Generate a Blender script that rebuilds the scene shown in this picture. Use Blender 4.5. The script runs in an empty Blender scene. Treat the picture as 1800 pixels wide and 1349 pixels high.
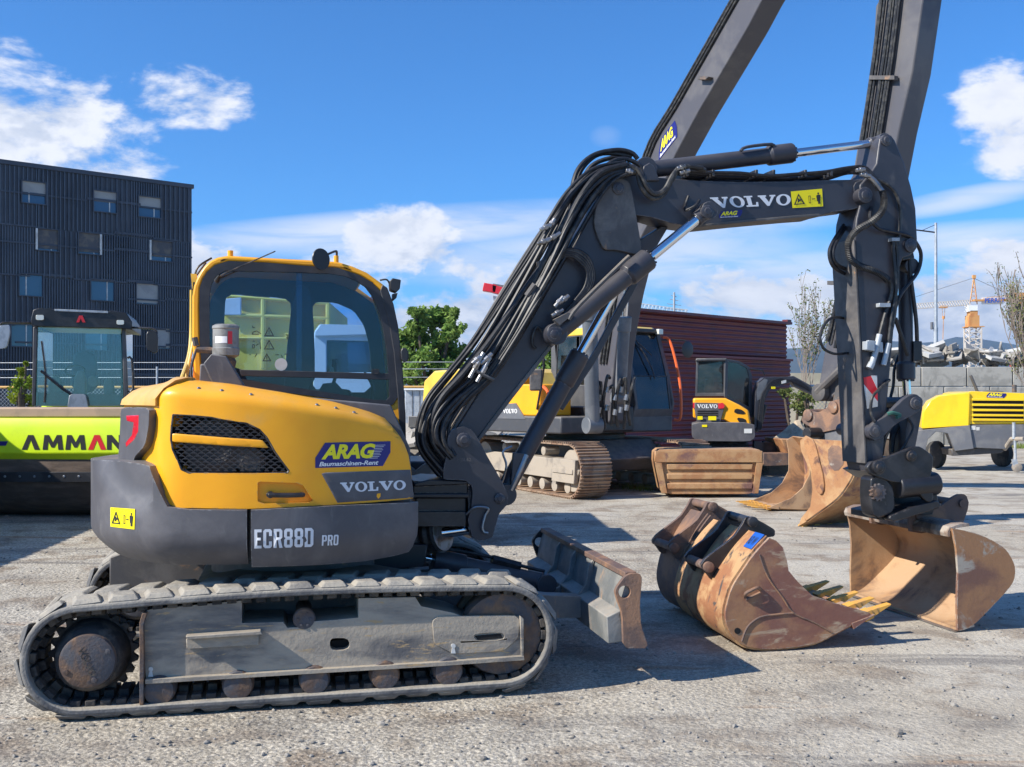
import bpy, bmesh, math, random
from mathutils import Vector, Matrix, noise
from mathutils.geometry import delaunay_2d_cdt, tessellate_polygon
R = math.radians
sc = bpy.context.scene
COL = sc.collection
# ---------------------------------------------------------------- camera, sky, sun, exposure
H = 1.7; FP = 1800.0; HY = 700.0; CX = 900.0
cam = bpy.data.cameras.new('camera'); cam.sensor_width = 36; cam.lens = 36; cam.sensor_fit = 'HORIZONTAL'
cam.shift_y = (HY-674.5)/1800; cam.clip_start = .05; cam.clip_end = 12000
co = bpy.data.objects.new('camera', cam); COL.objects.link(co); co.location = (0, 0, H); co.rotation_euler = (R(90), 0, 0)
sc.camera = co
SUN_AZ = R(24); SUN_EL = R(37)
sund = Vector((-math.cos(SUN_AZ)*math.cos(SUN_EL), -math.sin(SUN_AZ)*math.cos(SUN_EL), math.sin(SUN_EL)))
sl = bpy.data.lights.new('sun', 'SUN'); sl.energy = 5.0; sl.angle = R(.5); sl.color = (1, .94, .84)
so = bpy.data.objects.new('sun', sl); COL.objects.link(so); so.rotation_euler = sund.to_track_quat('Z', 'Y').to_euler()
sc.view_settings.view_transform = 'Standard'; sc.view_settings.look = 'None'; sc.view_settings.gamma = 1
sc.view_settings.exposure = .62
sc.cycles.max_bounces = 6; sc.cycles.transparent_max_bounces = 24; sc.cycles.volume_bounces = 0
sc.cycles.use_denoising = True

class NT:
    def __init__(s, nt): s.t = nt
    def n(s, ty, **k):
        o = s.t.nodes.new(ty)
        for a, b in k.items():
            if a.startswith('i_'):
                key = a[2:]; key = int(key) if key.isdigit() else key.replace('_', ' ')
                o.inputs[key].default_value = b
            else: setattr(o, a, b)
        return o
    def l(s, a, b): s.t.links.new(a, b)
    def math(s, op, a, b=None, c=None):
        o = s.n('ShaderNodeMath', operation=op)
        for i, x in enumerate((a, b, c)):
            if x is None: continue
            if isinstance(x, (int, float)): o.inputs[i].default_value = x
            else: s.l(x, o.inputs[i])
        return o.outputs[0]
    def noise(s, vec, scale, detail=4, rough=.55, dist=0):
        o = s.n('ShaderNodeTexNoise'); o.inputs['Scale'].default_value = scale; o.inputs['Detail'].default_value = detail
        o.inputs['Roughness'].default_value = rough; o.inputs['Distortion'].default_value = dist
        if vec is not None: s.l(vec, o.inputs['Vector'])
        return o.outputs[0]
    def ramp(s, v, lo, hi, a=0, b=1, smooth=True):
        o = s.n('ShaderNodeMapRange'); o.interpolation_type = 'SMOOTHSTEP' if smooth else 'LINEAR'
        for i, x in enumerate((lo, hi, a, b)): o.inputs[i+1].default_value = x
        s.l(v, o.inputs[0]); return o.outputs[0]
    def mix(s, f, a, b):
        o = s.n('ShaderNodeMix', data_type='RGBA')
        for i, x in ((0, f), (6, a), (7, b)):
            if isinstance(x, (int, float)): o.inputs[i].default_value = x
            elif isinstance(x, (tuple, list)): o.inputs[i].default_value = (*x[:3], 1)
            else: s.l(x, o.inputs[i])
        return o.outputs[2]

w = bpy.data.worlds.new('World'); sc.world = w; w.use_nodes = True
w.cycles_visibility.camera = True
t = NT(w.node_tree); w.node_tree.nodes.clear()
sky = t.n('ShaderNodeTexSky', sky_type='NISHITA', sun_disc=False, sun_elevation=SUN_EL, sun_rotation=R(246), air_density=1.0, dust_density=.3, ozone_density=4.0, altitude=500)
tc = t.n('ShaderNodeTexCoord'); sp = t.n('ShaderNodeSeparateXYZ'); t.l(tc.outputs['Generated'], sp.inputs[0])
az = t.math('ARCTAN2', sp.outputs[0], sp.outputs[1]); el = t.math('ARCSINE', sp.outputs[2])
cv = t.n('ShaderNodeCombineXYZ'); t.l(az, cv.inputs[0]); t.l(el, cv.inputs[1])
cv2 = t.n('ShaderNodeVectorMath', operation='MULTIPLY'); t.l(cv.outputs[0], cv2.inputs[0]); cv2.inputs[1].default_value = (1, 2.0, 1)
n1 = t.noise(cv2.outputs[0], 8, 10, .62, .2)
sh = t.n('ShaderNodeVectorMath', operation='ADD'); t.l(cv2.outputs[0], sh.inputs[0]); sh.inputs[1].default_value = (.012, -.03, 0)
n2 = t.noise(sh.outputs[0], 8, 6, .62, .2)
n3 = t.noise(cv2.outputs[0], 3.2, 7, .62, .8)
def pxang(x, y):
    d = Vector(((x-CX)/FP, 1, (HY-y)/FP)).normalized()
    return math.atan2(d.x, d.y), math.asin(d.z)
def blob(x, y, rx, ry, k, tilt=0):
    a, e = pxang(x, y); rx /= FP; ry /= FP
    dx = t.math('SUBTRACT', az, a); dy = t.math('SUBTRACT', el, e)
    c, s_ = math.cos(tilt), math.sin(tilt)
    ux = t.math('ADD', t.math('MULTIPLY', dx, c/rx), t.math('MULTIPLY', dy, s_/rx))
    uy = t.math('ADD', t.math('MULTIPLY', dx, -s_/ry), t.math('MULTIPLY', dy, c/ry))
    r2 = t.math('ADD', t.math('MULTIPLY', ux, ux), t.math('MULTIPLY', uy, uy))
    return t.math('MULTIPLY', t.math('MAXIMUM', t.math('SUBTRACT', 1, r2), 0), k)
acc = None
for b in [(70, 225, 230, 120, 1.0), (-80, 200, 260, 150, 1.0), (150, 285, 190, 60, .8), (325, 172, 150, 75, .72), (1810, 205, 150, 110, .75), (1900, 240, 170, 110, .75),
          (720, 425, 150, 80, 1.0), (640, 460, 180, 50, .7), (820, 470, 120, 55, .6), (1010, 520, 360, 80, .8), (1200, 520, 300, 70, .85), (850, 580, 420, 100, 1.0), (520, 520, 330, 120, .8), (380, 470, 260, 80, .7),
          (1500, 540, 460, 75, .85), (1720, 560, 340, 130, .95), (1790, 480, 130, 90, .8), (1300, 610, 900, 70, .95)]:
    v = blob(*b); acc = v if acc is None else t.math('MAXIMUM', acc, v)
vec_cov = t.math('POWER', acc, .6)
wide = t.ramp(t.math('ABSOLUTE', az), .62, .9)      # away from the photographed part of the sky: broken cloud
vec_cov = t.math('ADD', vec_cov, t.math('MULTIPLY', wide, t.ramp(n3, .45, .7, 0, .8)))
dens = t.ramp(t.math('ADD', n1, t.math('MULTIPLY', vec_cov, .40)), .70, .86)
strk = None
for b in [(700, 405, 460, 42, .8, .09), (1230, 395, 340, 55, .55, .12), (1050, 455, 420, 60, .7, .03), (1700, 350, 160, 22, .6, .12), (1250, 480, 420, 34, .6, .05), (1700, 430, 260, 40, .7, 0), (930, 390, 150, 40, .45, 0), (1400, 480, 300, 30, .5, .03), (560, 420, 230, 26, .7, .1), (1065, 240, 30, 20, .10, 0), (250, 640, 900, 60, .6, 0), (1500, 640, 900, 60, .6, 0)]:
    v = blob(*b); strk = v if strk is None else t.math('MAXIMUM', strk, v)
cirv = t.n('ShaderNodeVectorMath', operation='MULTIPLY'); t.l(cv.outputs[0], cirv.inputs[0]); cirv.inputs[1].default_value = (1, 6, 1)
n4 = t.noise(cirv.outputs[0], 5, 6, .6, .6)
cir = t.math('MULTIPLY', strk, t.ramp(n4, .24, .60, .35, 1.25))
cloudy = t.math('MAXIMUM', dens, t.math('MINIMUM', cir, .8))
lit = t.ramp(t.math('SUBTRACT', n2, n1), -.10, .07, 1, 0)
core = t.ramp(t.math('SUBTRACT', vec_cov, t.math('MULTIPLY', n1, .4)), .2, 1.3)
lowband = t.ramp(el, .04, .17, .7, 0)
shade = t.math('MINIMUM', t.math('ADD', t.math('MULTIPLY', t.math('MULTIPLY', t.math('SUBTRACT', 1, lit), core), 1.0), t.math('MULTIPLY', lowband, t.ramp(n3, .4, .6))), 1)
ccol = t.mix(shade, (7.0, 7.2, 7.8), (3.3, 4.0, 5.4))
skt = t.n('ShaderNodeMix', data_type='RGBA', blend_type='MULTIPLY'); skt.inputs[0].default_value = 1; t.l(sky.outputs[0], skt.inputs[6])
skt.inputs[7].default_value = (.39, .91, 1.38, 1)
allc = t.mix(cloudy, skt.outputs[2], ccol)
# below the horizon the far plain
bg = t.n('ShaderNodeBackground'); bg.inputs[1].default_value = .09; t.l(allc, bg.inputs[0])
wo = t.n('ShaderNodeOutputWorld'); t.l(bg.outputs[0], wo.inputs[0])

# ---------------------------------------------------------------- materials
MATS = {}
def mat(name, c1, c2=None, s=6, lo=.45, hi=.62, rough=.5, metal=0, c3=None, s3=20, lo3=.55, hi3=.7, dust=None, dk=.8, dsc=7, bump=0, bs=80, st=(1, 1, 1), st3=(1, 1, 1), coat=0, r2=None, spec=.5, wear=None):
    m = bpy.data.materials.new(name); m.use_nodes = True; MATS[name] = m
    t = NT(m.node_tree); b = m.node_tree.nodes['Principled BSDF']
    tc = t.n('ShaderNodeTexCoord')
    def scaled(v):
        if v == (1, 1, 1): return tc.outputs['Object']
        o = t.n('ShaderNodeVectorMath', operation='MULTIPLY'); t.l(tc.outputs['Object'], o.inputs[0]); o.inputs[1].default_value = v
        return o.outputs[0]
    col = None
    if c2:
        f = t.ramp(t.noise(scaled(st), s, 6, .62, .4), lo, hi); col = t.mix(f, c1, c2)
        if r2 is not None:
            rr = t.ramp(t.noise(scaled(st), s, 6, .62, .4), lo, hi, rough, r2); t.l(rr, b.inputs['Roughness'])
    if c3:
        f = t.ramp(t.noise(scaled(st3), s3, 5, .65, .6), lo3, hi3); col = t.mix(f, col if col else c1, c3)
    if dust:
        g = t.n('ShaderNodeNewGeometry'); sx = t.n('ShaderNodeSeparateXYZ'); t.l(g.outputs['Normal'], sx.inputs[0])
        f = t.math('MULTIPLY', t.ramp(sx.outputs[2], .05, .8), t.ramp(t.noise(tc.outputs['Object'], dsc, 6, .65), .32, .6, .35, 1))
        f2 = t.math('ADD', t.math('MULTIPLY', f, dk), t.ramp(t.noise(tc.outputs['Object'], dsc*.7, 7, .7, .5), .5, .78, 0, .35*dk))
        col = t.mix(t.math('MINIMUM', f2, 1), col if col else c1, dust)
    if wear:
        bv = t.n('ShaderNodeBevel', samples=4); bv.inputs[0].default_value = .014; g2 = t.n('ShaderNodeNewGeometry'); dt = t.n('ShaderNodeVectorMath', operation='DOT_PRODUCT'); t.l(bv.outputs[0], dt.inputs[0]); t.l(g2.outputs['Normal'], dt.inputs[1])
        e = t.math('MULTIPLY', t.ramp(dt.outputs['Value'], .97, .80, 0, 1), t.ramp(t.noise(tc.outputs['Object'], 22, 5, .7), .46, .60))
        col = t.mix(e, col if col else c1, wear)
    if col: t.l(col, b.inputs['Base Color'])
    else: b.inputs['Base Color'].default_value = (*c1, 1)
    if r2 is None: b.inputs['Roughness'].default_value = rough
    b.inputs['Metallic'].default_value = metal; b.inputs['Coat Weight'].default_value = coat; b.inputs['Coat Roughness'].default_value = .12
    b.inputs['Specular IOR Level'].default_value = spec
    if bump:
        bp = t.n('ShaderNodeBump'); bp.inputs['Strength'].default_value = min(1, bump); bp.inputs['Distance'].default_value = .01*max(1, bump)
        t.l(t.noise(tc.outputs['Object'], bs, 5, .6), bp.inputs['Height']); t.l(bp.outputs[0], b.inputs['Normal'])
    return m
DU = (.36, .30, .22)
mat('yellow', (.92, .41, .014), (.86, .355, .014), s=1.3, lo=.4, hi=.7, rough=.36, c3=(.66, .36, .09), s3=2.5, lo3=.60, hi3=.9, dust=(.66, .42, .14), dk=.25, coat=.07, spec=.35, wear=(.30, .22, .12), bump=.06, bs=300)
mat('hood_dull', (.55, .30, .075), (.62, .34, .06), s=3, rough=.6, dust=(.55, .38, .2), dk=.4)
mat('pale_yellow', (.75, .52, .06), (.66, .42, .05), s=1, rough=.5, dust=(.5, .42, .3), dk=.4)
mat('grey_body', (.075, .073, .082), (.115, .11, .118), s=3, lo=.4, hi=.7, rough=.5, c3=(.17, .165, .165), s3=7, lo3=.56, hi3=.8, st3=(1, 1, .3), dust=(.30, .28, .25), dk=.35, bump=.08, bs=160, wear=(.30, .30, .30))
mat('grey_boom', (.030, .030, .040), (.046, .046, .056), s=1.6, lo=.38, hi=.65, rough=.42, c3=(.11, .10, .095), s3=4, lo3=.60, hi3=.80, st3=(1, 1, .35), dust=(.20, .18, .16), dk=.2, wear=(.20, .19, .19), bump=.06, bs=220)
mat('grey_worn', (.075, .07, .07), (.13, .12, .115), s=3, rough=.6, c3=(.30, .17, .09), s3=6, lo3=.6, hi3=.74, dust=DU, dk=.5, bump=.1)
mat('black_steel', (.014, .014, .017), (.03, .03, .034), s=4, rough=.4, c3=(.09, .08, .07), s3=9, lo3=.62, hi3=.8, bump=.06, bs=120, wear=(.22, .17, .13))
mat('deep_black', (.006, .006, .007), rough=.85)
mat('rubber', (.020, .020, .022), (.045, .043, .042), s=9, rough=.75, c3=(.10, .09, .08), s3=5, lo3=.58, hi3=.75)
mat('can_grey', (.24, .24, .23), (.17, .165, .155), s=14, rough=.5)
mat('rust_side', (.33, .17, .085), (.20, .085, .06), s=2.2, lo=.42, hi=.6, rough=.7, c3=(.38, .27, .18), s3=9, lo3=.55, hi3=.66, st3=(.35, .35, 1.4), bump=.22, bs=28, dust=(.42, .34, .26), dk=.35, wear=(.42, .36, .30))
mat('hose', (.010, .010, .013), (.024, .024, .028), s=30, rough=.5)
mat('hose_dusty', (.016, .016, .018), (.06, .056, .05), s=14, rough=.5)
mat('plastic', (.022, .022, .025), rough=.42, dust=(.15, .13, .11), dk=.3)
mat('seal', (.018, .018, .023), (.03, .029, .034), s=4, rough=.5, dust=(.2, .18, .16), dk=.3)
mat('track_rubber', (.085, .085, .09), (.21, .20, .185), s=4, lo=.38, hi=.66, rough=.85, dust=(.36, .325, .265), dk=.9, dsc=5, bump=.6, bs=45)
mat('track_inner', (.03, .029, .03), (.10, .085, .07), s=8, rough=.85, bump=.4, bs=60)
mat('track_frame', (.10, .097, .10), (.36, .31, .245), s=2.6, lo=.34, hi=.60, rough=.6, c3=(.42, .29, .15), s3=16, lo3=.58, hi3=.68, st=(.5, 1, 1.8), st3=(.35, 1, 2.0), dust=(.36, .31, .24), dk=.8, bump=.35, bs=40, wear=(.40, .34, .26))
mat('hub_rust', (.10, .065, .05), (.20, .115, .065), s=7, rough=.7, c3=(.07, .07, .08), s3=5, lo3=.42, hi3=.6, bump=.4, bs=50)
mat('rust', (.40, .20, .085), (.27, .12, .055), s=3, lo=.4, hi=.66, rough=.75, c3=(.10, .05, .04), s3=4.5, lo3=.56, hi3=.68, bump=.5, bs=45, dust=(.42, .33, .22), dk=.3)
mat('rust_orange', (.42, .25, .12), (.33, .16, .07), s=4, lo=.4, hi=.62, rough=.7, c3=(.17, .085, .07), s3=2.2, lo3=.53, hi3=.66, bump=.25, bs=30, dust=(.46, .35, .24), dk=.3)
mat('rust_inner', (.44, .285, .165), (.40, .225, .11), s=2.2, lo=.4, hi=.65, rough=.62, c3=(.15, .10, .075), s3=2.2, lo3=.48, hi3=.68, bump=.2, bs=30)
mat('rust_shell', (.45, .27, .13), (.30, .13, .06), s=5, lo=.42, hi=.6, rough=.75, c3=(.08, .065, .06), s3=8, lo3=.56, hi3=.64, st3=(1, 1, .6), bump=.35, bs=34)
mat('rust_dark', (.13, .085, .07), (.27, .15, .09), s=3.5, lo=.42, hi=.62, rough=.7, c3=(.32, .28, .24), s3=5, lo3=.62, hi3=.72, bump=.4, bs=50)
mat('rust_worn', (.22, .15, .11), (.36, .31, .26), s=5, lo=.42, hi=.6, rough=.75, c3=(.10, .07, .055), s3=4, lo3=.52, hi3=.62, bump=.5, bs=50)
mat('rust_two', (.17, .085, .06), (.30, .155, .075), s=1.7, lo=.40, hi=.56, rough=.7, c3=(.34, .30, .25), s3=2.6, lo3=.57, hi3=.66, bump=.22, bs=28, wear=(.46, .42, .36))
mat('rust_pale', (.42, .38, .33), (.24, .15, .10), s=4, lo=.42, hi=.62, rough=.8, bump=.4, bs=50)
mat('blade_steel', (.12, .13, .135), (.22, .22, .21), s=4, lo=.4, hi=.65, rough=.6, c3=(.34, .22, .14), s3=5, lo3=.58, hi3=.70, st3=(1, 1, .3), bump=.25, bs=50, wear=(.36, .30, .24), dust=(.36, .32, .26), dk=.6)
mat('teeth', (.66, .34, .06), (.50, .27, .09), s=12, rough=.6)
mat('chrome', (.78, .79, .82), rough=.12, metal=1)
mat('steel', (.30, .30, .31), (.15, .13, .10), s=12, lo=.5, hi=.7, rough=.35, metal=.8)
mat('galv', (.42, .45, .48), (.32, .35, .38), s=8, rough=.5, metal=.3)
mat('white', (.80, .80, .80), rough=.5)
mat('offwhite', (.60, .60, .58), (.45, .44, .42), s=3, rough=.6)
mat('letter', (.66, .68, .72), rough=.45)
mat('navy', (.012, .012, .16), rough=.4)
mat('sticker_yellow', (.86, .76, .01), rough=.4)
mat('warn_yellow', (.86, .72, .0), rough=.45)
mat('ink', (.02, .02, .02), rough=.5)
mat('rag_teal', (.03, .11, .09), rough=.9)
mat('red', (.62, .02, .03), rough=.35)
mat('orange_paint', (.85, .14, .03), rough=.4)
mat('lime', (.62, .82, .01), (.55, .74, .01), s=1.5, rough=.4, dust=(.5, .45, .3), dk=.12, coat=.15)
mat('drum_brown', (.085, .06, .045), (.14, .10, .075), s=6, rough=.75, bump=.3, bs=30, st=(.3, 1, 1))
mat('dusty_deck', (.42, .30, .21), (.34, .25, .18), s=3, rough=.85)
mat('maroon', (.135, .018, .022), (.10, .016, .019), s=1.2, rough=.42, c3=(.20, .09, .06), s3=1.1, lo3=.60, hi3=.78, st3=(.5, .5, 4))
mat('facade', (.045, .052, .072), (.062, .070, .092), s=.3, rough=.5)
mat('facade_rib', (.10, .112, .14), (.07, .08, .105), s=.5, rough=.4, metal=.3)
mat('shutter', (.32, .32, .31), (.26, .26, .26), s=1, rough=.6)
mat('win_glass', (.03, .06, .12), rough=.06, spec=1)
mat('concrete', (.34, .33, .30), (.24, .235, .215), s=1.6, rough=.9, c3=(.14, .14, .13), s3=3, lo3=.56, hi3=.74, st3=(3, 3, .5), bump=.4, bs=14)
mat('rubble', (.34, .32, .29), (.20, .18, .155), s=2, rough=.9, bump=.4, bs=20)
mat('sand', (.42, .34, .24), (.30, .24, .17), s=5, rough=.95, bump=.9, bs=18)
mat('comp_yellow', (.86, .58, .01), (.80, .50, .01), s=1, rough=.38, coat=.15, dust=(.6, .5, .3), dk=.25)
mat('comp_grey', (.12, .125, .14), (.17, .17, .175), s=2, rough=.5, dust=DU, dk=.5)
mat('tyre', (.04, .04, .04), (.14, .12, .095), s=4, rough=.9)
mat('bark', (.10, .075, .055), (.06, .045, .035), s=9, rough=.9)
mat('twig', (.17, .14, .12), rough=.9)
mat('crane_paint', (.60, .30, .10), (.48, .20, .06), s=.6, rough=.6)
mat('crane_pale', (.55, .50, .44), rough=.6)
mat('mountain', (.016, .026, .022), (.03, .038, .03), s=.004, rough=1)
mat('blue_tag', (.01, .09, .42), rough=.5)
mat('maroon_trim', (.16, .03, .035), rough=.5); mat('wall_pale', (.46, .43, .34), (.38, .36, .28), s=1, rough=.9); mat('rubble_pale', (.42, .42, .41), (.30, .29, .28), s=1, rough=.7)
mat('net_red', (.6, .06, .05), rough=.8); mat('shutter_dark', (.07, .07, .08), (.14, .12, .10), s=2, rough=.6)
mat('stone_far', (.35, .33, .3), rough=.9)
def leafmat(name, a, b, tr=.35):
    m = bpy.data.materials.new(name); m.use_nodes = True; MATS[name] = m
    t = NT(m.node_tree); n = m.node_tree.nodes; n.remove(n['Principled BSDF'])
    tc = t.n('ShaderNodeTexCoord'); oi = t.noise(tc.outputs['Object'], 1.6, 4, .6)
    c = t.mix(t.ramp(oi, .35, .65), a, b)
    d = t.n('ShaderNodeBsdfDiffuse'); e = t.n('ShaderNodeBsdfTranslucent'); t.l(c, d.inputs[0]); t.l(c, e.inputs[0])
    x = t.n('ShaderNodeMixShader'); x.inputs[0].default_value = tr; t.l(d.outputs[0], x.inputs[1]); t.l(e.outputs[0], x.inputs[2])
    t.l(x.outputs[0], n['Material Output'].inputs[0])
leafmat('leaf', (.27, .37, .10), (.12, .22, .05)); leafmat('leaf_lime', (.30, .34, .03), (.14, .22, .03)); leafmat('leaf_dry', (.22, .24, .08), (.10, .15, .05)); leafmat('weed', (.16, .24, .05), (.30, .28, .10))
def glass(name, tint, refl=1.0, rough=.02, op=0):
    m = bpy.data.materials.new(name); m.use_nodes = True; MATS[name] = m
    t = NT(m.node_tree); n = m.node_tree.nodes; n.remove(n['Principled BSDF'])
    a = t.n('ShaderNodeBsdfTransparent'); a.inputs[0].default_value = (*tint, 1)
    g = t.n('ShaderNodeBsdfGlossy'); g.inputs['Roughness'].default_value = rough
    f = t.n('ShaderNodeFresnel'); f.inputs[0].default_value = 1.52
    x = t.n('ShaderNodeMixShader'); t.l(t.math('MULTIPLY', f.outputs[0], refl), x.inputs[0]); t.l(a.outputs[0], x.inputs[1]); t.l(g.outputs[0], x.inputs[2])
    out = x.outputs[0]
    if op:
        d = t.n('ShaderNodeBsdfDiffuse'); d.inputs[0].default_value = (.32, .3, .26, 1)
        y = t.n('ShaderNodeMixShader'); tc = t.n('ShaderNodeTexCoord'); t.l(t.ramp(t.noise(tc.outputs['Object'], 3, 6, .65), .3, .8, 0, op), y.inputs[0]); t.l(out, y.inputs[1]); t.l(d.outputs[0], y.inputs[2]); out = y.outputs[0]
    t.l(out, n['Material Output'].inputs[0])
glass('cab_glass', (.72, .82, .93), 1.0, op=.015); glass('roller_glass', (.84, .95, .98), 2.4, op=.05); glass('dark_glass', (.22, .34, .42), 1.5, op=.14)
def lens(name, c):
    mat(name, c, rough=.15, coat=.5)
lens('red_lens', (.65, .015, .03)); lens('lamp_lens', (.7, .7, .62))

# ---------------------------------------------------------------- mesh helpers
class Fr:
    """vertical plane frame: origin on the ground, forward u, away v"""
    def __init__(s, x, y, deg):
        s.o = Vector((x, y, 0)); a = R(deg); s.u = Vector((math.cos(a), math.sin(a), 0)); s.v = Vector((-math.sin(a), math.cos(a), 0))
    def P(s, px, py, w=0):
        d = Vector(((px-CX)/FP, 1, (HY-py)/FP)); c = Vector((0, 0, H)); q = s.o+s.v*w
        return c+d*((q-c).dot(s.v)/d.dot(s.v))
    def L(s, a, w, z): return s.o+s.u*a+s.v*w+Vector((0, 0, z))
    def al(s, px, py, w=0):
        p = s.P(px, py, w)-s.o; return p.dot(s.u), p.z
def G(px, py, z=0):
    """point at height z seen at a pixel"""
    D = (H-z)*FP/(py-HY); return Vector(((px-CX)/FP*D, D, z))
def atD(px, py, D): return Vector(((px-CX)/FP*D, D, H+(HY-py)/FP*D))
def spline(pts, n=6, closed=False):
    p = [Vector(q) for q in pts]; out = []; N = len(p)
    if N < 3: return p
    rng = range(N if closed else N-1)
    for i in rng:
        a, b, c, d = (p[(i-1) % N], p[i], p[(i+1) % N], p[(i+2) % N]) if closed else (p[max(i-1, 0)], p[i], p[i+1], p[min(i+2, N-1)])
        for k in range(n):
            x = k/n; out.append(.5*((2*b)+(c-a)*x+(2*a-5*b+4*c-d)*x*x+(3*b-a-3*c+d)*x**3))
    if not closed: out.append(p[-1])
    return out
def rnd(pts, it=1, f=.25):
    p = [tuple(q) for q in pts]
    for _ in range(it):
        o = []
        for i in range(len(p)):
            a, b = p[i], p[(i+1) % len(p)]
            o.append(tuple(x+(y-x)*f for x, y in zip(a, b))); o.append(tuple(y+(x-y)*f for x, y in zip(a, b)))
        p = o
    return p
def circ(x, y, r, n=16, ry=None): return [(x+r*math.cos(6.28318*i/n), y+(ry or r)*math.sin(6.28318*i/n)) for i in range(n)]
def inpoly(x, y, P):
    c = False; j = len(P)-1
    for i in range(len(P)):
        xi, yi = P[i]; xj, yj = P[j]
        if (yi > y) != (yj > y) and x < (xj-xi)*(y-yi)/(yj-yi)+xi: c = not c
        j = i
    return c
def pdist(x, y, P):
    m = 1e9
    for i in range(len(P)):
        ax, ay = P[i-1]; bx, by = P[i]; dx, dy = bx-ax, by-ay
        q = max(0, min(1, ((x-ax)*dx+(y-ay)*dy)/(dx*dx+dy*dy+1e-12)))
        m = min(m, (x-ax-q*dx)**2+(y-ay-q*dy)**2)
    return math.sqrt(m)
def cdt(outline, holes=(), step=None, rings=(), skip=None):
    """2-D triangulation of an outline with holes; returns verts, faces"""
    vs = []; es = []
    def addloop(P):
        b = len(vs); vs.extend(Vector(q) for q in P); es.extend((b+i, b+(i+1) % len(P)) for i in range(len(P)))
    def dens(P):
        if not step: return list(P)
        o = []
        for i in range(len(P)):
            a, b = P[i], P[(i+1) % len(P)]; k = max(1, int(math.hypot(b[0]-a[0], b[1]-a[1])/step))
            o += [(a[0]+(b[0]-a[0])*j/k, a[1]+(b[1]-a[1])*j/k) for j in range(k)]
        return o
    out = dens(outline); hs = [dens(h) for h in holes]
    addloop(out)
    for h in hs: addloop(h)
    if step:
        xs = [p[0] for p in out]; ys = [p[1] for p in out]; x = min(xs)+step*.5; r = 0
        while x < max(xs):
            y = min(ys)+step*(.5 if r % 2 else .1)
            while y < max(ys):
                if not (skip and skip(x, y)) and inpoly(x, y, out) and not any(inpoly(x, y, h) for h in hs) and pdist(x, y, out) > step*.4 and all(pdist(x, y, h) > step*.4 for h in hs): vs.append(Vector((x, y)))
                y += step
            x += step; r += 1
    for rg in rings: vs.extend(Vector(q) for q in rg if inpoly(q[0], q[1], out) and not any(inpoly(q[0], q[1], h) for h in hs))
    r = delaunay_2d_cdt(vs, es, [], 0, 1e-6)
    V = r[0]; F = []
    for f in r[2]:
        cx = sum(V[i][0] for i in f)/len(f); cy = sum(V[i][1] for i in f)/len(f)
        if inpoly(cx, cy, out) and not any(inpoly(cx, cy, h) for h in hs): F.append(tuple(f))
    return V, F, out, hs
def inset(P, d):
    n = len(P); o = []
    ar = sum(P[i-1][0]*P[i][1]-P[i][0]*P[i-1][1] for i in range(n)); sg = 1 if ar > 0 else -1
    for i in range(n):
        a, b, c = P[i-1], P[i], P[(i+1) % n]
        e1 = Vector((b[0]-a[0], b[1]-a[1])); e2 = Vector((c[0]-b[0], c[1]-b[1]))
        if e1.length < 1e-9 or e2.length < 1e-9: o.append(b); continue
        e1.normalize(); e2.normalize(); m = Vector((-(e1.y+e2.y), e1.x+e2.x))*sg
        if m.length < 1e-6: o.append(b); continue
        m.normalize(); k = d/max(.5, m.dot(Vector((-e1.y, e1.x))*sg)); o.append((b[0]+m.x*k, b[1]+m.y*k))
    return o
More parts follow.
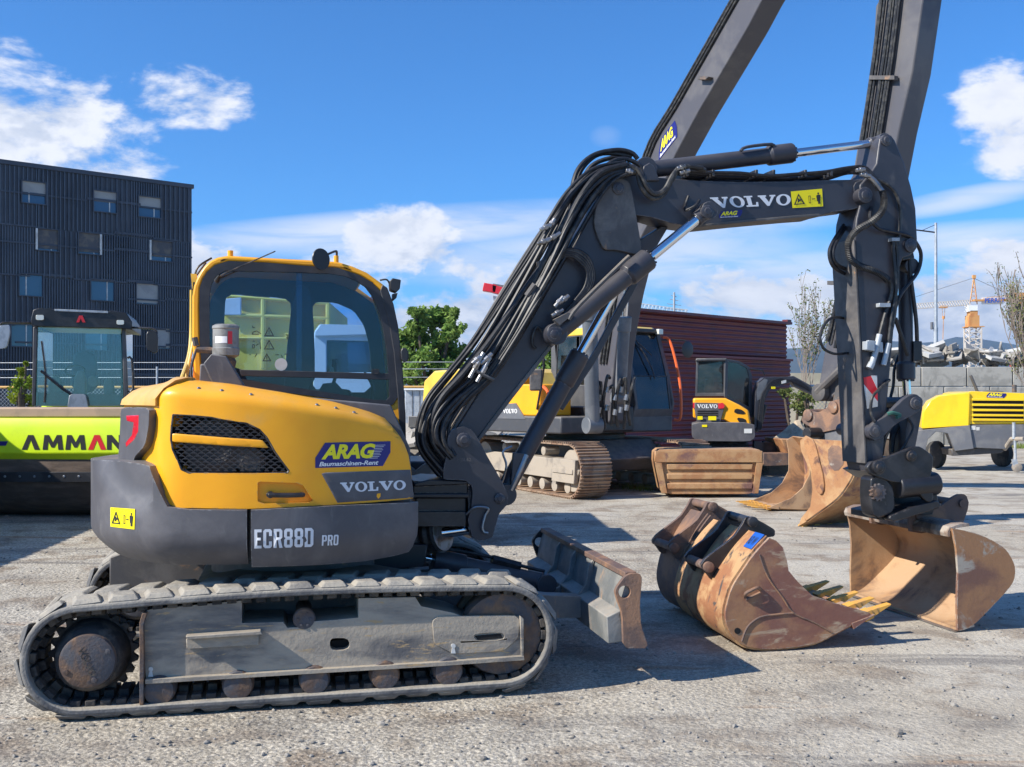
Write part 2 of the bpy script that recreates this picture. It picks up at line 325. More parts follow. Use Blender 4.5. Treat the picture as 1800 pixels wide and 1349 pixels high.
class MB:
    def __init__(s): s.v = []; s.f = []
    def add(s, vs, fs):
        b = len(s.v); s.v.extend(Vector(q) for q in vs); s.f.extend(tuple(b+i for i in f) for f in fs); return s
    def box(s, c, x, y, z):
        """centre and three half-vectors"""
        c, x, y, z = map(Vector, (c, x, y, z)); v = [c+x*i+y*j+z*k for k in (-1, 1) for j in (-1, 1) for i in (-1, 1)]
        return s.add(v, [(0, 2, 3, 1), (4, 5, 7, 6), (0, 1, 5, 4), (2, 6, 7, 3), (0, 4, 6, 2), (1, 3, 7, 5)])
    def fbox(s, fr, a0, a1, w0, w1, z0, z1):
        return s.box(fr.L((a0+a1)/2, (w0+w1)/2, (z0+z1)/2), fr.u*(a1-a0)/2, fr.v*(w1-w0)/2, (0, 0, (z1-z0)/2))
    def prism(s, pts, vec, holes=()):
        """extrude a planar 3-D polygon (with holes) by vec"""
        vec = Vector(vec); loops = [list(map(Vector, pts))]+[list(map(Vector, h)) for h in holes]
        flat = [p for l in loops for p in l]; tri = tessellate_polygon(loops); n = len(flat)
        fs = [tuple(t_) for t_ in tri]+[tuple(i+n for i in reversed(t_)) for t_ in tri]; b = 0
        for l in loops:
            m = len(l); fs += [(b+i, b+(i+1) % m, b+n+(i+1) % m, b+n+i) for i in range(m)]; b += m
        return s.add(flat+[p+vec for p in flat], fs)
    def plate(s, fr, px, w0, w1, holes=()):
        return s.prism([fr.P(x, y, w0) for x, y in px], fr.v*(w1-w0), [[fr.P(x, y, w0) for x, y in h] for h in holes])
    def lplate(s, fr, az_, w0, w1, holes=()):
        return s.prism([fr.L(a, w0, z) for a, z in az_], fr.v*(w1-w0), [[fr.L(a, w0, z) for a, z in h] for h in holes])
    def cyl(s, p0, p1, r0, r1=None, n=20, cap=True):
        r1 = r0 if r1 is None else r1; p0 = Vector(p0); p1 = Vector(p1); d = (p1-p0).normalized()
        x = d.orthogonal().normalized(); y = d.cross(x)
        v = [p+(x*math.cos(6.28318*i/n)+y*math.sin(6.28318*i/n))*r for p, r in ((p0, r0), (p1, r1)) for i in range(n)]
        f = [(i, (i+1) % n, n+(i+1) % n, n+i) for i in range(n)]
        if cap: f += [tuple(range(n)), tuple(range(2*n-1, n-1, -1))]
        return s.add(v, f)
    def lathe(s, p0, axis, prof, n=28):
        """prof: (distance along axis, radius)"""
        p0 = Vector(p0); d = Vector(axis).normalized(); x = d.orthogonal().normalized(); y = d.cross(x); v = []; f = []
        for h, r in prof: v += [p0+d*h+(x*math.cos(6.28318*i/n)+y*math.sin(6.28318*i/n))*max(r, 1e-4) for i in range(n)]
        for k in range(len(prof)-1): f += [(k*n+i, k*n+(i+1) % n, (k+1)*n+(i+1) % n, (k+1)*n+i) for i in range(n)]
        f += [tuple(range(n)), tuple(range(len(prof)*n-1, len(prof)*n-1-n, -1))]
        return s.add(v, f)
    def tube(s, pts, r, n=8, sub=5, closed=False, ribs=0):
        p = spline(pts, sub, closed) if sub else [Vector(q) for q in pts]
        m = len(p); v = []; x = None
        if m < 2: return s
        for i in range(m):
            d = (p[(i+1) % m]-p[i-1]) if closed else (p[min(i+1, m-1)]-p[max(i-1, 0)])
            if d.length < 1e-9: d = Vector((0, 0, 1))
            d.normalize(); x = d.orthogonal() if x is None else x-d*x.dot(d)
            if x.length < 1e-6: x = d.orthogonal()
            x.normalize(); y = d.cross(x); rr = r*(1+ribs*(i % 2))
            v += [p[i]+(x*math.cos(6.28318*k/n)+y*math.sin(6.28318*k/n))*rr for k in range(n)]
        f = [(i*n+k, i*n+(k+1) % n, ((i+1) % m)*n+(k+1) % n, ((i+1) % m)*n+k) for i in range(m if closed else m-1) for k in range(n)]
        if not closed: f += [tuple(range(n)), tuple(range(m*n-1, (m-1)*n-1, -1))]
        return s.add(v, f)
    def build(s, name, m, parent=None, bev=0, ang=32, smooth=True, loc=None, seg=2):
        me = bpy.data.meshes.new(name); o = bpy.data.objects.new(name, me); COL.objects.link(o)
        off = Vector((0, 0, 0))
        if parent is not None:
            p = parent
            while p is not None: off += p.location; p = p.parent
            o.parent = parent
        elif loc is not None: off = Vector(loc); o.location = off
        me.from_pydata([q-off for q in s.v], [], s.f); me.validate()
        bm = bmesh.new(); bm.from_mesh(me); bmesh.ops.remove_doubles(bm, verts=bm.verts, dist=1e-5); bmesh.ops.recalc_face_normals(bm, faces=bm.faces); bm.to_mesh(me); bm.free()
        me.materials.append(MATS[m])
        if smooth:
            me.shade_smooth(); me.set_sharp_from_angle(angle=R(ang))
        if bev:
            b = o.modifiers.new('edge', 'BEVEL'); b.width = bev; b.segments = seg; b.limit_method = 'ANGLE'; b.angle_limit = R(35)
        return o
def panel(outline, mapf, bev=.0, br=1, thick=.02, holes=(), step=10, back=None, extra=None, skip=None):
    """skin over a 2-D outline: mapf(x, y, push)->3-D, rounded by bev towards its rim over a band br wide"""
    rings = []
    if bev:
        for k in (.35, .8):
            for P in [outline]:
                D_ = []
                q = inset(P, br*k)
                for i in range(len(q)):
                    a, b = q[i], q[(i+1) % len(q)]; kk = max(1, int(math.hypot(b[0]-a[0], b[1]-a[1])/step))
                    D_ += [(a[0]+(b[0]-a[0])*j/kk, a[1]+(b[1]-a[1])*j/kk) for j in range(kk)]
                rings.append([z for z in D_ if pdist(z[0], z[1], outline) > br*k*.8])
    if extra: rings.append([z for z in extra if pdist(z[0], z[1], outline) > .015])
    V, F, out, hs = cdt(outline, holes, step, rings, skip)
    vs = []
    for p in V:
        pu = 0
        if bev:
            d = min([pdist(p[0], p[1], outline)]+[pdist(p[0], p[1], h)*1.0 for h in holes]) 
            if d < br: q = 1-d/br; pu = bev*(1-math.sqrt(max(0, 1-q*q)))
        vs.append(mapf(p[0], p[1], pu))
    n = len(vs); fs = list(F); vs += [mapf(p[0], p[1], thick) for p in V]
    cnt = {}
    for f in F:
        for i in range(len(f)):
            a, b = f[i], f[(i+1) % len(f)]; cnt[(min(a, b), max(a, b))] = cnt.get((min(a, b), max(a, b)), 0)+1
    fs += [(a, b, b+n, a+n) for (a, b), c in cnt.items() if c == 1]
    if back: fs += [tuple(i+n for i in reversed(f)) for f in F]
    return MB().add(vs, fs)
def tag(o, label=None, cat=None, group=None, kind=None):
    if label: o['label'] = label
    if cat: o['category'] = cat
    if group: o['group'] = group
    if kind: o['kind'] = kind
    return o
def thing(name, loc, label, cat, group=None):
    o = bpy.data.objects.new(name, None); COL.objects.link(o); o.location = loc; o.empty_display_size = .2
    return tag(o, label, cat, group)
# ---- lettering
def text2(s, shear=0, off=0, space=1.0, w=1.0):
    c = bpy.data.curves.new('t', 'FONT'); c.body = s; c.size = 1; c.shear = shear; c.offset = off; c.space_character = space; c.resolution_u = 3
    o = bpy.data.objects.new('t', c); COL.objects.link(o); me = bpy.data.meshes.new_from_object(o.evaluated_get(bpy.context.evaluated_depsgraph_get())) if False else None
    dg = bpy.context.evaluated_depsgraph_get(); dg.update(); me = bpy.data.meshes.new_from_object(o.evaluated_get(dg))
    v = [(q.co.x*w, q.co.y) for q in me.vertices]; f = [tuple(p.vertices) for p in me.polygons]
    bpy.data.objects.remove(o); bpy.data.curves.remove(c); bpy.data.meshes.remove(me)
    return norm((v, f))
def norm(vf):
    v, f = vf; x0 = min(q[0] for q in v); x1 = max(q[0] for q in v); y0 = min(q[1] for q in v); y1 = max(q[1] for q in v)
    return [((q[0]-x0)/(x1-x0), (q[1]-y0)/(y1-y0)) for q in v], f
def polys2(ps):
    """list of polygons (outline, hole, hole...)"""
    V = []; F = []
    for p in ps:
        loops = [[Vector((x, y, 0)) for x, y in l] for l in p]; tri = tessellate_polygon(loops); b = len(V)
        V += [(q.x, q.y) for l in loops for q in l]; F += [tuple(b+i for i in t_) for t_ in tri]
    return V, F
def slab_word(word):
    x = 0; ps = []
    for ch in word:
        if ch == 'V':
            ps.append([[(x+a, b) for a, b in [(0, 1), (.48, 1), (.48, .86), (.40, .86), (.60, .34), (.78, .86), (.68, .86), (.68, 1), (1.02, 1), (1.02, .86), (.95, .86), (.60, 0), (.46, 0), (.08, .86), (0, .86)]]]); x += 1.02
        elif ch == 'O':
            ps.append([[(x+.46+.44*math.cos(k*.2618), .5+.53*math.sin(k*.2618)) for k in range(24)], [(x+.46+.22*math.cos(-k*.2618), .5+.40*math.sin(-k*.2618)) for k in range(24)]]); x += .94
        elif ch == 'L':
            ps.append([[(x+a, b) for a, b in [(0, 1), (.5, 1), (.5, .87), (.38, .87), (.38, .14), (.60, .14), (.64, .40), (.76, .40), (.74, 0), (0, 0), (0, .13), (.13, .13), (.13, .87), (0, .87)]]]); x += .82
    return norm(polys2(ps))
def flat(vf, f3):
    v, f = vf; return MB().add([f3(x, y) for x, y in v], f)
def quadmap(P, q):
    """q: tl,tr,br,bl pixels; P(px,py)->3-D; returns f(x,y), y up, 0..1"""
    tl, tr, br, bl = [Vector(a) for a in q]
    def f(x, y):
        a = bl+(br-bl)*x; b = tl+(tr-tl)*x; c = a+(b-a)*y; return P(c.x, c.y)
    return f
def sub(f, x0, y0, x1, y1, sh=0): return lambda x, y: f(x0+(x1-x0)*x+sh*y, y0+(y1-y0)*y)
def rect2(x0=0, y0=0, x1=1, y1=1, n=1):
    V = [(x0+(x1-x0)*i/n, y0+(y1-y0)*j/n) for j in range(n+1) for i in range(n+1)]
    return V, [(j*(n+1)+i, j*(n+1)+i+1, (j+1)*(n+1)+i+1, (j+1)*(n+1)+i) for j in range(n) for i in range(n)]
def block_word(word):
    x = 0; ps = []
    def ch8(x, y0, y1, w=.5, c=.10): return [(x+c, y0), (x+w-c, y0), (x+w, y0+c), (x+w, y1-c), (x+w-c, y1), (x+c, y1), (x, y1-c), (x, y0+c)]
    for ch in word:
        if ch == 'E': ps.append([[(x+a, b) for a, b in [(0, 0), (.42, 0), (.42, .15), (.17, .15), (.17, .43), (.38, .43), (.38, .57), (.17, .57), (.17, .85), (.42, .85), (.42, 1), (0, 1)]]]); x += .52; continue
        if ch == 'C': ps.append([[(x+a, b) for a, b in [(.1, 0), (.4, 0), (.5, .1), (.5, .36), (.33, .36), (.33, .15), (.17, .15), (.17, .85), (.33, .85), (.33, .64), (.5, .64), (.5, .9), (.4, 1), (.1, 1), (0, .9), (0, .1)]]])
        elif ch == 'R': ps.append([[(x+a, b) for a, b in [(0, 0), (.17, 0), (.17, .42), (.24, .42), (.33, 0), (.52, 0), (.40, .45), (.5, .55), (.5, .9), (.4, 1), (0, 1)]], [(x+.17, .56), (x+.17, .86), (x+.33, .86), (x+.33, .56)]])
        elif ch == 'P': ps.append([[(x+a, b) for a, b in [(0, 0), (.17, 0), (.17, .40), (.4, .40), (.5, .5), (.5, .9), (.4, 1), (0, 1)]], [(x+.17, .54), (x+.17, .86), (x+.33, .86), (x+.33, .54)]])
        elif ch == '8': ps.append([[(x+.1, 0), (x+.4, 0), (x+.5, .1), (x+.5, .42), (x+.42, .5), (x+.5, .58), (x+.5, .9), (x+.4, 1), (x+.1, 1), (x, .9), (x, .58), (x+.08, .5), (x, .42), (x, .1)], [(x+.17, .16), (x+.17, .41), (x+.33, .41), (x+.33, .16)], [(x+.17, .59), (x+.17, .84), (x+.33, .84), (x+.33, .59)]])
        elif ch in 'DO': ps.append([ch8(x, 0, 1) if ch == 'O' else [(x, 0), (x+.38, 0), (x+.5, .12), (x+.5, .88), (x+.38, 1), (x, 1)], [(x+.17, .15), (x+.17, .85), (x+.33, .85), (x+.33, .15)]])
        x += .60
    return norm(polys2(ps))
_bold = {}
def bold(s, shear=.0, off=.03, space=1.0):
    k = (s, shear, off, space)
    if k not in _bold: _bold[k] = text2(s, shear, off, space)
    return _bold[k]
def rent_sticker(Pf, q, parent, small=True):
    """Pf(px,py,push)->3-D. Blue slanted plate with yellow word and white line"""
    m0 = quadmap(lambda x, y: Pf(x, y, -.003), q); m1 = quadmap(lambda x, y: Pf(x, y, -.0055), q)
    out = [(.0, 0), (.9, 0), (1, .45), (1, 1), (.14, 1), (0, .45)] if False else [(0, 0), (.90, 0), (1, .55), (1, 1), (.13, 1), (0, .4)]
    V, F, _, _ = cdt(out, step=.2 if not small else None)
    s_ = MB().add([m0(p[0], p[1]) for p in V], F).build('rental_sticker', 'navy', parent)
    flat(bold('ARAG', .28, .045, .95), sub(m1, .08, .33, .80, .93)).build('lettering', 'sticker_yellow', s_)
    flat(bold('Baumaschinen-Rent', .28, .02, .95), sub(m1, .05, .06, .84, .24)).build('lettering', 'white', s_)
    if not small:
        b = MB()
        for i in range(9):
            y = .86-i*.065; b.add([m1(.80-(.01*i), y), m1(.93-.01*(i % 3)-.01*i, y), m1(.93-.01*(i % 3)-.01*i, y-.014), m1(.80-.01*i, y-.014)], [(0, 1, 2, 3)])
        b.build('lettering', 'white', s_)
    return s_
def warn_sticker(Pf, q, parent):
    m0 = quadmap(lambda x, y: Pf(x, y, -.003), q); m1 = quadmap(lambda x, y: Pf(x, y, -.0055), q)
    V, F = rect2(n=4); s_ = MB().add([m0(x, y) for x, y in V], F).build('warning_sticker', 'warn_yellow', parent)
    b = polys2([[[(.06, .18), (.42, .18), (.24, .84)], [(.12, .24), (.36, .24), (.24, .70)]],
                [[(.19, .32), (.22, .30), (.27, .42), (.31, .36), (.30, .5), (.25, .48), (.24, .56), (.20, .54)]],
                [[(.55, .22), (.62, .22), (.62, .66), (.55, .66)], [(.565, .26), (.605, .26), (.605, .62), (.565, .62)]],
                [[(.66, .43), (.76, .43), (.76, .48), (.66, .48)]],
                [[(.80, .62), (.82, .30), (.84, .30), (.85, .14), (.88, .14), (.88, .32), (.89, .14), (.92, .14), (.92, .30), (.94, .62), (.90, .68), (.84, .68)]],
                [circ(.87, .75, .03, 8, .06)]])
    flat(b, m1).build('pictogram', 'ink', s_); return s_
# ================================================================ the big excavator in front
MF = Fr(0, 5.86, 12); SC = (-1.18, 1.12)
rng = random.Random(7)
EX = thing('tracked_excavator', MF.L(SC[0], SC[1], 0), 'large yellow and dark grey excavator on rubber tracks, nearest the camera', 'excavator')
# ---- body plan curve
_c = [(-.50, 1.08), (-.50, .8), (-.50, .5), (-.50, .33), (-.51, .25), (-.56, .20), (-.75, .135), (-1.0, .07), (-1.25, .03), (-1.5, .025), (-1.7, .05)]
_c += [(SC[0]-1.27*math.sin(R(k)), SC[1]-1.27*math.cos(R(k))) for k in (37, 46, 56, 66, 78, 90, 102, 114, 124, 134, 143)]
_c += [(-1.7, 2.19), (-1.5, 2.215), (-1.25, 2.21), (-1.0, 2.19), (-.7, 2.12)]
PL = [Vector((q.x, q.y)) for q in spline([(a, b, 0) for a, b in _c], 8)]
SL = [0]
for i in range(1, len(PL)): SL.append(SL[-1]+(PL[i]-PL[i-1]).length)
PN = []
for i in range(len(PL)):
    d = (PL[min(i+1, len(PL)-1)]-PL[max(i-1, 0)]).normalized(); PN.append(Vector((d.y, -d.x)) if (Vector(SC)-PL[i]).dot(Vector((d.y, -d.x))) > 0 else Vector((-d.y, d.x)))
def bpos(s, z, ins=0):
    s = max(0, min(SL[-1]-1e-6, s)); i = 0; lo, hi = 0, len(SL)-1
    while hi-lo > 1:
        m = (lo+hi)//2
        if SL[m] <= s: lo = m
        else: hi = m
    t_ = (s-SL[lo])/(SL[lo+1]-SL[lo]); p = PL[lo].lerp(PL[lo+1], t_); n = PN[lo].lerp(PN[lo+1], t_)
    p = p+n*ins; return MF.L(p.x, p.y, z)
def bhit(px, py, ins=0):
    """pixel -> (s, z) on the body's plan curve moved in by ins"""
    d = Vector(((px-CX)/FP, 1)); best = None
    for i in range(18, len(PL)-1):
        i0, i1 = (ins(SL[i]), ins(SL[i+1])) if callable(ins) else (ins, ins)
        A = PL[i]+PN[i]*i0; B = PL[i+1]+PN[i+1]*i1
        a3 = MF.L(A.x, A.y, 0); b3 = MF.L(B.x, B.y, 0); e = b3.xy-a3.xy
        den = d.x*e.y-d.y*e.x
        if abs(den) < 1e-9: continue
        tt = (a3.x*e.y-a3.y*e.x)/den; q = (a3.x*d.y-a3.y*d.x)/den
        if -1e-4 <= q <= 1.0001 and tt > 0 and (best is None or tt < best[0]): best = (tt, SL[i]+(SL[i+1]-SL[i])*q)
    if best is None: return bhit(px+(2 if px < 450 else -2), py, ins)
    return best[1], H+(HY-py)/FP*best[0]
def bP(ins): 
    def f(px, py, push=0):
        s, z = bhit(px, py, ins); return bpos(s, z, (ins(s) if callable(ins) else ins)+push)
    return f
def interp(T, x):
    if x <= T[0][0]: return T[0][1]
    for (a, b), (c, d) in zip(T, T[1:]):
        if x <= c: return b+(d-b)*(x-a)/(c-a)
    return T[-1][1]
# ---- counterweight and side panel
def taper(z): return .13*max(0, (.93-z)/.156)**1.6
LO = 0.0
def low(px): return [bhit(x, y, LO) for x, y in px]
swoosh = sorted(low([(176, 829), (186, 842), (206, 873), (228, 891), (262, 894)]))
def cmap(s, z, push):
    r = 0
    if swoosh[0][0] < s < swoosh[-1][0]: r = .035*max(0, min(1, (z-interp(swoosh, s))/.05))
    elif s >= swoosh[-1][0]: r = .035*max(0, min(1, (z-swoosh[-1][1])/.05))*max(0, 1-(s-swoosh[-1][0])/.15)
    return bpos(s, z, LO+taper(z)+r+push)
sp_ = low([(441, 897), (520, 893), (600, 889), (735, 882)])
zb = .775
side = [sp_[0], sp_[1], sp_[2], sp_[3], (sp_[3][0]-.02, .87), (sp_[3][0]-.02, .90)]
b0 = low([(441, 1001), (567, 997), (650, 990), (705, 979), (728, 972)])
s_front = bhit(735, 900)[0]
def clampz(q): return (q[0], max(q[1], zb))
side = [sp_[0], sp_[1], sp_[2], (s_front, sp_[3][1]), (s_front, b0[4][1]+.03), b0[4], b0[3], b0[2], b0[1], b0[0]]
def smap(s, z, push): return bpos(s, z, LO+taper(z)*.5+push)
panel(side, smap, 0, .03, .06, step=.06).build('side_panel', 'grey_body', EX, .014, seg=3)
cw = low([(434, 897), (330, 896), (294, 891), (283, 870), (268, 838), (253, 820), (236, 816), (206, 812)])
S_end = SL[-1]; zt = cw[-1][1]
cwo = cw+[(cw[-1][0]+.35, zt-.005), (3.6, zt-.02), (S_end-1.0, zt-.02), (S_end-.9, 1.12), (S_end-.05, 1.11), (S_end-.05, zb), (3.6, zb), (2.6, zb), (bhit(434, 1000)[0], zb)]
panel(cwo, cmap, 0, .05, .27, step=.06, back=True).build('counterweight', 'grey_body', EX, .02, seg=3)
fb = MB()    # floor of the upper body and front bulkhead
pts = [bpos(s, .80, .12) for s in [.05*i for i in range(1, int(S_end/.05))]]
fb.prism(pts, (0, 0, .28)); fb.build('base_frame', 'black_steel', EX)
# ---- yellow hood
def HI(s): q = max(0, min(1, (s-2.2)/.6)); return .03+.16*q*q*(3-2*q)*max(0, min(1, (S_end-.9-s)/.5))
cr = sorted((bhit(x, y, HI)[0], bhit(x, y, HI)[1]) for x, y in [(222, 712), (262, 706), (300, 698), (400, 708), (500, 722), (600, 738), (660, 753), (698, 768), (714, 795)])
def zc(s): return interp(cr, s)
def roll(t_):
    r = .06; th = min(max(t_, 0)/r, 1.05); e = max(0, t_-r*1.05)
    return r*(1-math.cos(th))+e*.9, (t_ if t_ < 0 else r*math.sin(th)+min(e, .12)*.42)
def hmap(s, q, push):
    a, dz = roll(q-zc(s)); return bpos(s, zc(s)+dz-(push*.6 if dz > .06 else 0), HI(s)+a+push)
def hp(px): return [bhit(x, y, HI) for x, y in px]
right = hp([(728, 876), (722, 822), (714, 780)]); top_s0 = bhit(706, 760, HI)[0]
T = .36; SE = S_end-1.05
hood = [right[0], right[1], right[2], (top_s0, zc(top_s0)+.05), (top_s0+.02, zc(top_s0)+T)]
k = top_s0+.15
while k < SE: hood.append((k, zc(k)+T)); k += .15
hood += [(SE, zc(SE)+T), (SE, 1.15)]
bot = hp([(240, 818), (258, 822), (280, 868), (292, 885), (312, 893), (437, 895), (560, 889), (650, 884)])
hood += [(bot[0][0]+.6, zt-.02), (bot[0][0], zt-.03)]+bot
grille = hp([(304, 729), (340, 731), (372, 734), (433, 744), (456, 755), (469, 769), (483, 794), (508, 828), (505, 832), (333, 832), (319, 826), (303, 790), (300, 773), (301, 751)])
rec = hp(rnd([(453, 849), (458, 847), (530, 850), (553, 884), (453, 886)], 1, .12))
ex_ = [(s_*.05, zc(s_*.05)+dq) for s_ in range(int(top_s0/.05), int(SE/.05)) for dq in (-.06, -.025, -.008, .005, .02, .035, .05, .063, .085, .12, .17, .24, .31)]
hb = panel(hood, hmap, 0, .04, .45, [grille, rec], step=.06, extra=ex_, skip=lambda x, y: y > zc(x)-.075)
HOOD = hb.build('engine_hood', 'yellow', EX, .012, seg=3)
V, F, _, _ = cdt(rec, step=.05); MB().add([hmap(p[0], p[1], .028) for p in V], F).build('handle_recess', 'yellow', HOOD)
HP = bP(HI)
b = MB(); a0, a1 = HP(474, 870, -.012), HP(530, 870, -.012); b.tube([HP(474, 870, .02), a0, HP(500, 870.5, -.014), a1, HP(530, 870, .02)], .014, 10, 4); b.lathe(HP(475, 870, -.02), MF.v, [(0, .018), (.03, .02)], 14); b.build('handle', 'black_steel', HOOD)
# lid over the tail
sL = [bhit(x, 713, HI)[0] for x in (278, 300, 318)]; zl = bhit(262, 713, HI)[1]
lid = [(sL[0], zl), (sL[0], zc(sL[0])), (sL[0]-.05, zc(sL[0])+.07), (sL[2], zc(sL[2])+.20), (sL[2], zc(sL[2])+T-.02)]
k = sL[2]+.15
while k < SE: lid.append((k, zc(k)+T-.02)); k += .15
lid += [(SE-.03, zc(SE)+T-.03), (SE-.03, zl)]
k = SE-.2
while k > sL[0]+.1: lid.append((k, zl)); k -= .2
panel(lid, lambda s, q, p: hmap(s, q, p-.022), 0, .03, .035, step=.07).build('hood_lid', 'hood_dull', EX, .01, seg=3)
# hood top filler to the cab
ft = MB(); ring = [hmap(s, zc(s)+T-.02, .012) for s in [top_s0+.03+i*.12 for i in range(int((SE-top_s0)/.12))]]
cen = MF.L(-1.3, 1.25, 1.70); ft.add(ring+[cen], [(i, i+1, len(ring)) for i in range(len(ring)-1)]); ft.build('top_deck', 'yellow', HOOD)
# front face of the hood block
b = MB(); b.lplate(MF, [(-.60, .85), (-.53, .85), (-.545, 1.40), (-.66, 1.66), (-1.3, 1.72), (-1.3, .85)], .34, 1.12); b.build('front_bulkhead', 'grey_body', EX, .01)
# grille: frame backing, fan, honeycomb, stripe
gb = MB(); V, F, _, _ = cdt(grille, step=.06); gb.add([hmap(p[0], p[1], .16) for p in V], F)
for i in range(len(grille)):
    p, q = grille[i], grille[(i+1) % len(grille)]; gb.add([hmap(*p, .004), hmap(*q, .004), hmap(*q, .16), hmap(*p, .16)], [(0, 1, 2, 3)])
GR = gb.build('grille', 'deep_black', EX)
c = hmap(*bhit(368, 790, HI), .13); MB().lathe(c, MF.v, [(-.02, .0), (-.05, .09), (-.03, .16), (0, .17)], 30).build('fan', 'grey_worn', GR)
c = hmap(*bhit(440, 815, HI), .12); MB().lathe(c, MF.v, [(-.02, .05), (0, .08)], 20).build('fan', 'grey_worn', GR)
gpx = [(304, 729), (340, 731), (372, 734), (433, 744), (456, 755), (469, 769), (483, 794), (508, 828), (505, 832), (333, 832), (319, 826), (303, 790), (300, 773), (301, 751)]
hx = MB(); sx, sy = 14.4, 5.2
def inb(p): return inpoly(p[0], p[1], gpx)
for i in range(-1, 18):
    for j in range(-1, 22):
        cx = 296+i*sx+(sx/2 if j % 2 else 0); cy = 724+j*sy
        P6 = [(cx-4.2, cy), (cx+4.2, cy), (cx-7.2+14.4, cy+sy/1.0)]
        for p, q in (((cx-4, cy-.0), (cx+4, cy)), ((cx+4, cy), (cx+10.4-0, cy+sy)), ((cx-4, cy), (cx-10.4, cy+sy))):
            if inb(p) and inb(q):
                A = HP(p[0], p[1], .012); B = HP(q[0], q[1], .012); hx.cyl(A, B, .0032, n=4, cap=False)
hx.build('honeycomb', 'galv' if False else 'seal', GR, smooth=False)
b = MB()
for i in range(len(gpx)):
    p, q = gpx[i], gpx[(i+1) % len(gpx)]; b.cyl(HP(p[0], p[1], .004), HP(q[0], q[1], .004), .006, n=6)
b.build('rim', 'black_steel', GR)
st = rnd([(302, 762), (400, 770), (461, 774), (473, 788), (400, 784), (302, 777)], 1, .06)
panel(st, HP, .004, 4, .01, step=12).build('stripe', 'yellow', GR)
# lettering panel, stickers, tail lamp
mp = [(565, 833), (572, 831), (640, 829), (721, 826), (727, 875), (593, 884)]
LP_ = panel(mp, lambda x, y, p: HP(x, y, p-.006), .003, 3, .006, step=14).build('name_panel', 'grey_body', HOOD)
flat(slab_word('VOLVO'), quadmap(lambda x, y: HP(x, y, -.009), [(597, 848), (712, 844), (712, 861), (599, 866)])).build('lettering', 'letter', LP_)
rent_sticker(HP, [(554, 779), (686, 776), (686, 819), (554, 823)], HOOD, False)
SP = bP(.0)
flat(block_word('ECR88D'), quadmap(lambda x, y: SP(x, y, -.004+taper(bhit(x, y)[1])*.5), [(447, 931), (551, 928), (551, 962), (447, 965)])).build('lettering', 'letter', EX)
flat(block_word('PRO'), quadmap(lambda x, y: SP(x, y, -.004+taper(bhit(x, y)[1])*.5), [(566, 941), (595, 940), (595, 959), (566, 960)])).build('lettering', 'letter', EX)
warn_sticker(SP, [(195, 892), (238, 895), (237, 931), (195, 926)], EX)
tl = rnd([(212, 719), (222, 716), (256, 717), (262, 722), (261, 751), (254, 784), (236, 804), (233, 817), (207, 814), (210, 770)], 1, .15)
TLP = bP(lambda s: HI(s)-.05)
TL = panel(tl, TLP, 0, 8, .13, step=7).build('tail_lamp', 'grey_body', EX, .02, seg=3)
panel([(222, 731), (244, 730), (243, 759), (236, 773), (222, 786), (221, 779), (232, 765), (235, 743), (223, 740)], lambda x, y, p: TLP(x, y, p-.004), .003, 2, .01, step=6).build('lens', 'red_lens', TL)
b = MB(); b.add([HP(662, 868, -.008), HP(668, 867, -.008), HP(668, 873, -.008), HP(664, 877, -.008), HP(661, 873, -.008)], [(0, 1, 2, 3, 4)]); b.build('chip', 'yellow', LP_)
for x, y in ((345, 669), (386, 671), (440, 677), (560, 697), (594, 704), (627, 713)):
    s_ = bhit(x, y, HI)[0]; q = hmap(s_, zc(s_)+.085, 0); MB().lathe(q, -MF.v*.5+Vector((0, 0, 1)), [(-.01, .010), (.004, .010), (.007, .006)], 8).build('bolt', 'steel', HOOD)
# ---- cab
CW = 1.12; CW1 = 2.12
cab_out = [(345, 702), (342, 665), (338, 599), (338, 522), (341, 503), (346, 490), (352, 479), (360, 468), (370, 459), (383, 453), (402, 450), (453, 453), (548, 458), (594, 461), (620, 469), (645, 480), (671, 499), (681, 507), (691, 535), (699, 573), (707, 650), (712, 727), (713, 790), (600, 760), (450, 720)]
yin = [(372, 700), (356, 668), (351, 600), (350, 540), (351, 506), (356, 491), (364, 478), (378, 466), (402, 459), (470, 462), (530, 467), (594, 471), (632, 484), (655, 497), (668, 512), (682, 560), (692, 620), (699, 699), (691, 711), (678, 716), (658, 711), (530, 694), (420, 680)]
gls = [(372, 640), (368, 600), (368, 520), (371, 500), (380, 485), (395, 476), (453, 477), (530, 479), (581, 481), (606, 485), (625, 493), (642, 504), (654, 520), (664, 543), (672, 571), (679, 610), (684, 665), (685, 698), (679, 704), (658, 703), (530, 683), (428, 667), (385, 660)]
glsR = [(428, 667)]
CF = MB().plate(MF, cab_out, CW, CW+.05, [yin]).build('cab_frame', 'yellow', EX, .012)
MB().plate(MF, yin, CW-.008, CW+.035, [gls]).build('window_seal', 'seal', CF, .006)
b = MB().plate(MF, [(672, 500), (681, 506), (692, 535), (700, 573), (708, 650), (713, 727), (714, 780), (703, 760), (699, 699), (692, 620), (682, 560), (668, 512)], CW-.012, CW+.09); b.build('front_pillar', 'seal', CF, .006)
WN = MB().plate(MF, gls, CW+.012, CW+.018).build('window', 'cab_glass', EX)
MB().plate(MF, [(421, 650), (684, 657), (685, 668), (424, 661)], CW-.004, CW+.03).build('rail', 'seal', WN, .003)
MB().plate(MF, [(521, 480), (531, 480), (530, 656), (521, 655)], CW+.022, CW+.028).build('sliding_edge', 'cab_glass', WN)
MB().plate(MF, [(654, 649), (666, 649), (668, 657), (654, 657)], CW-.012, CW+.02).build('latch', 'black_steel', WN)
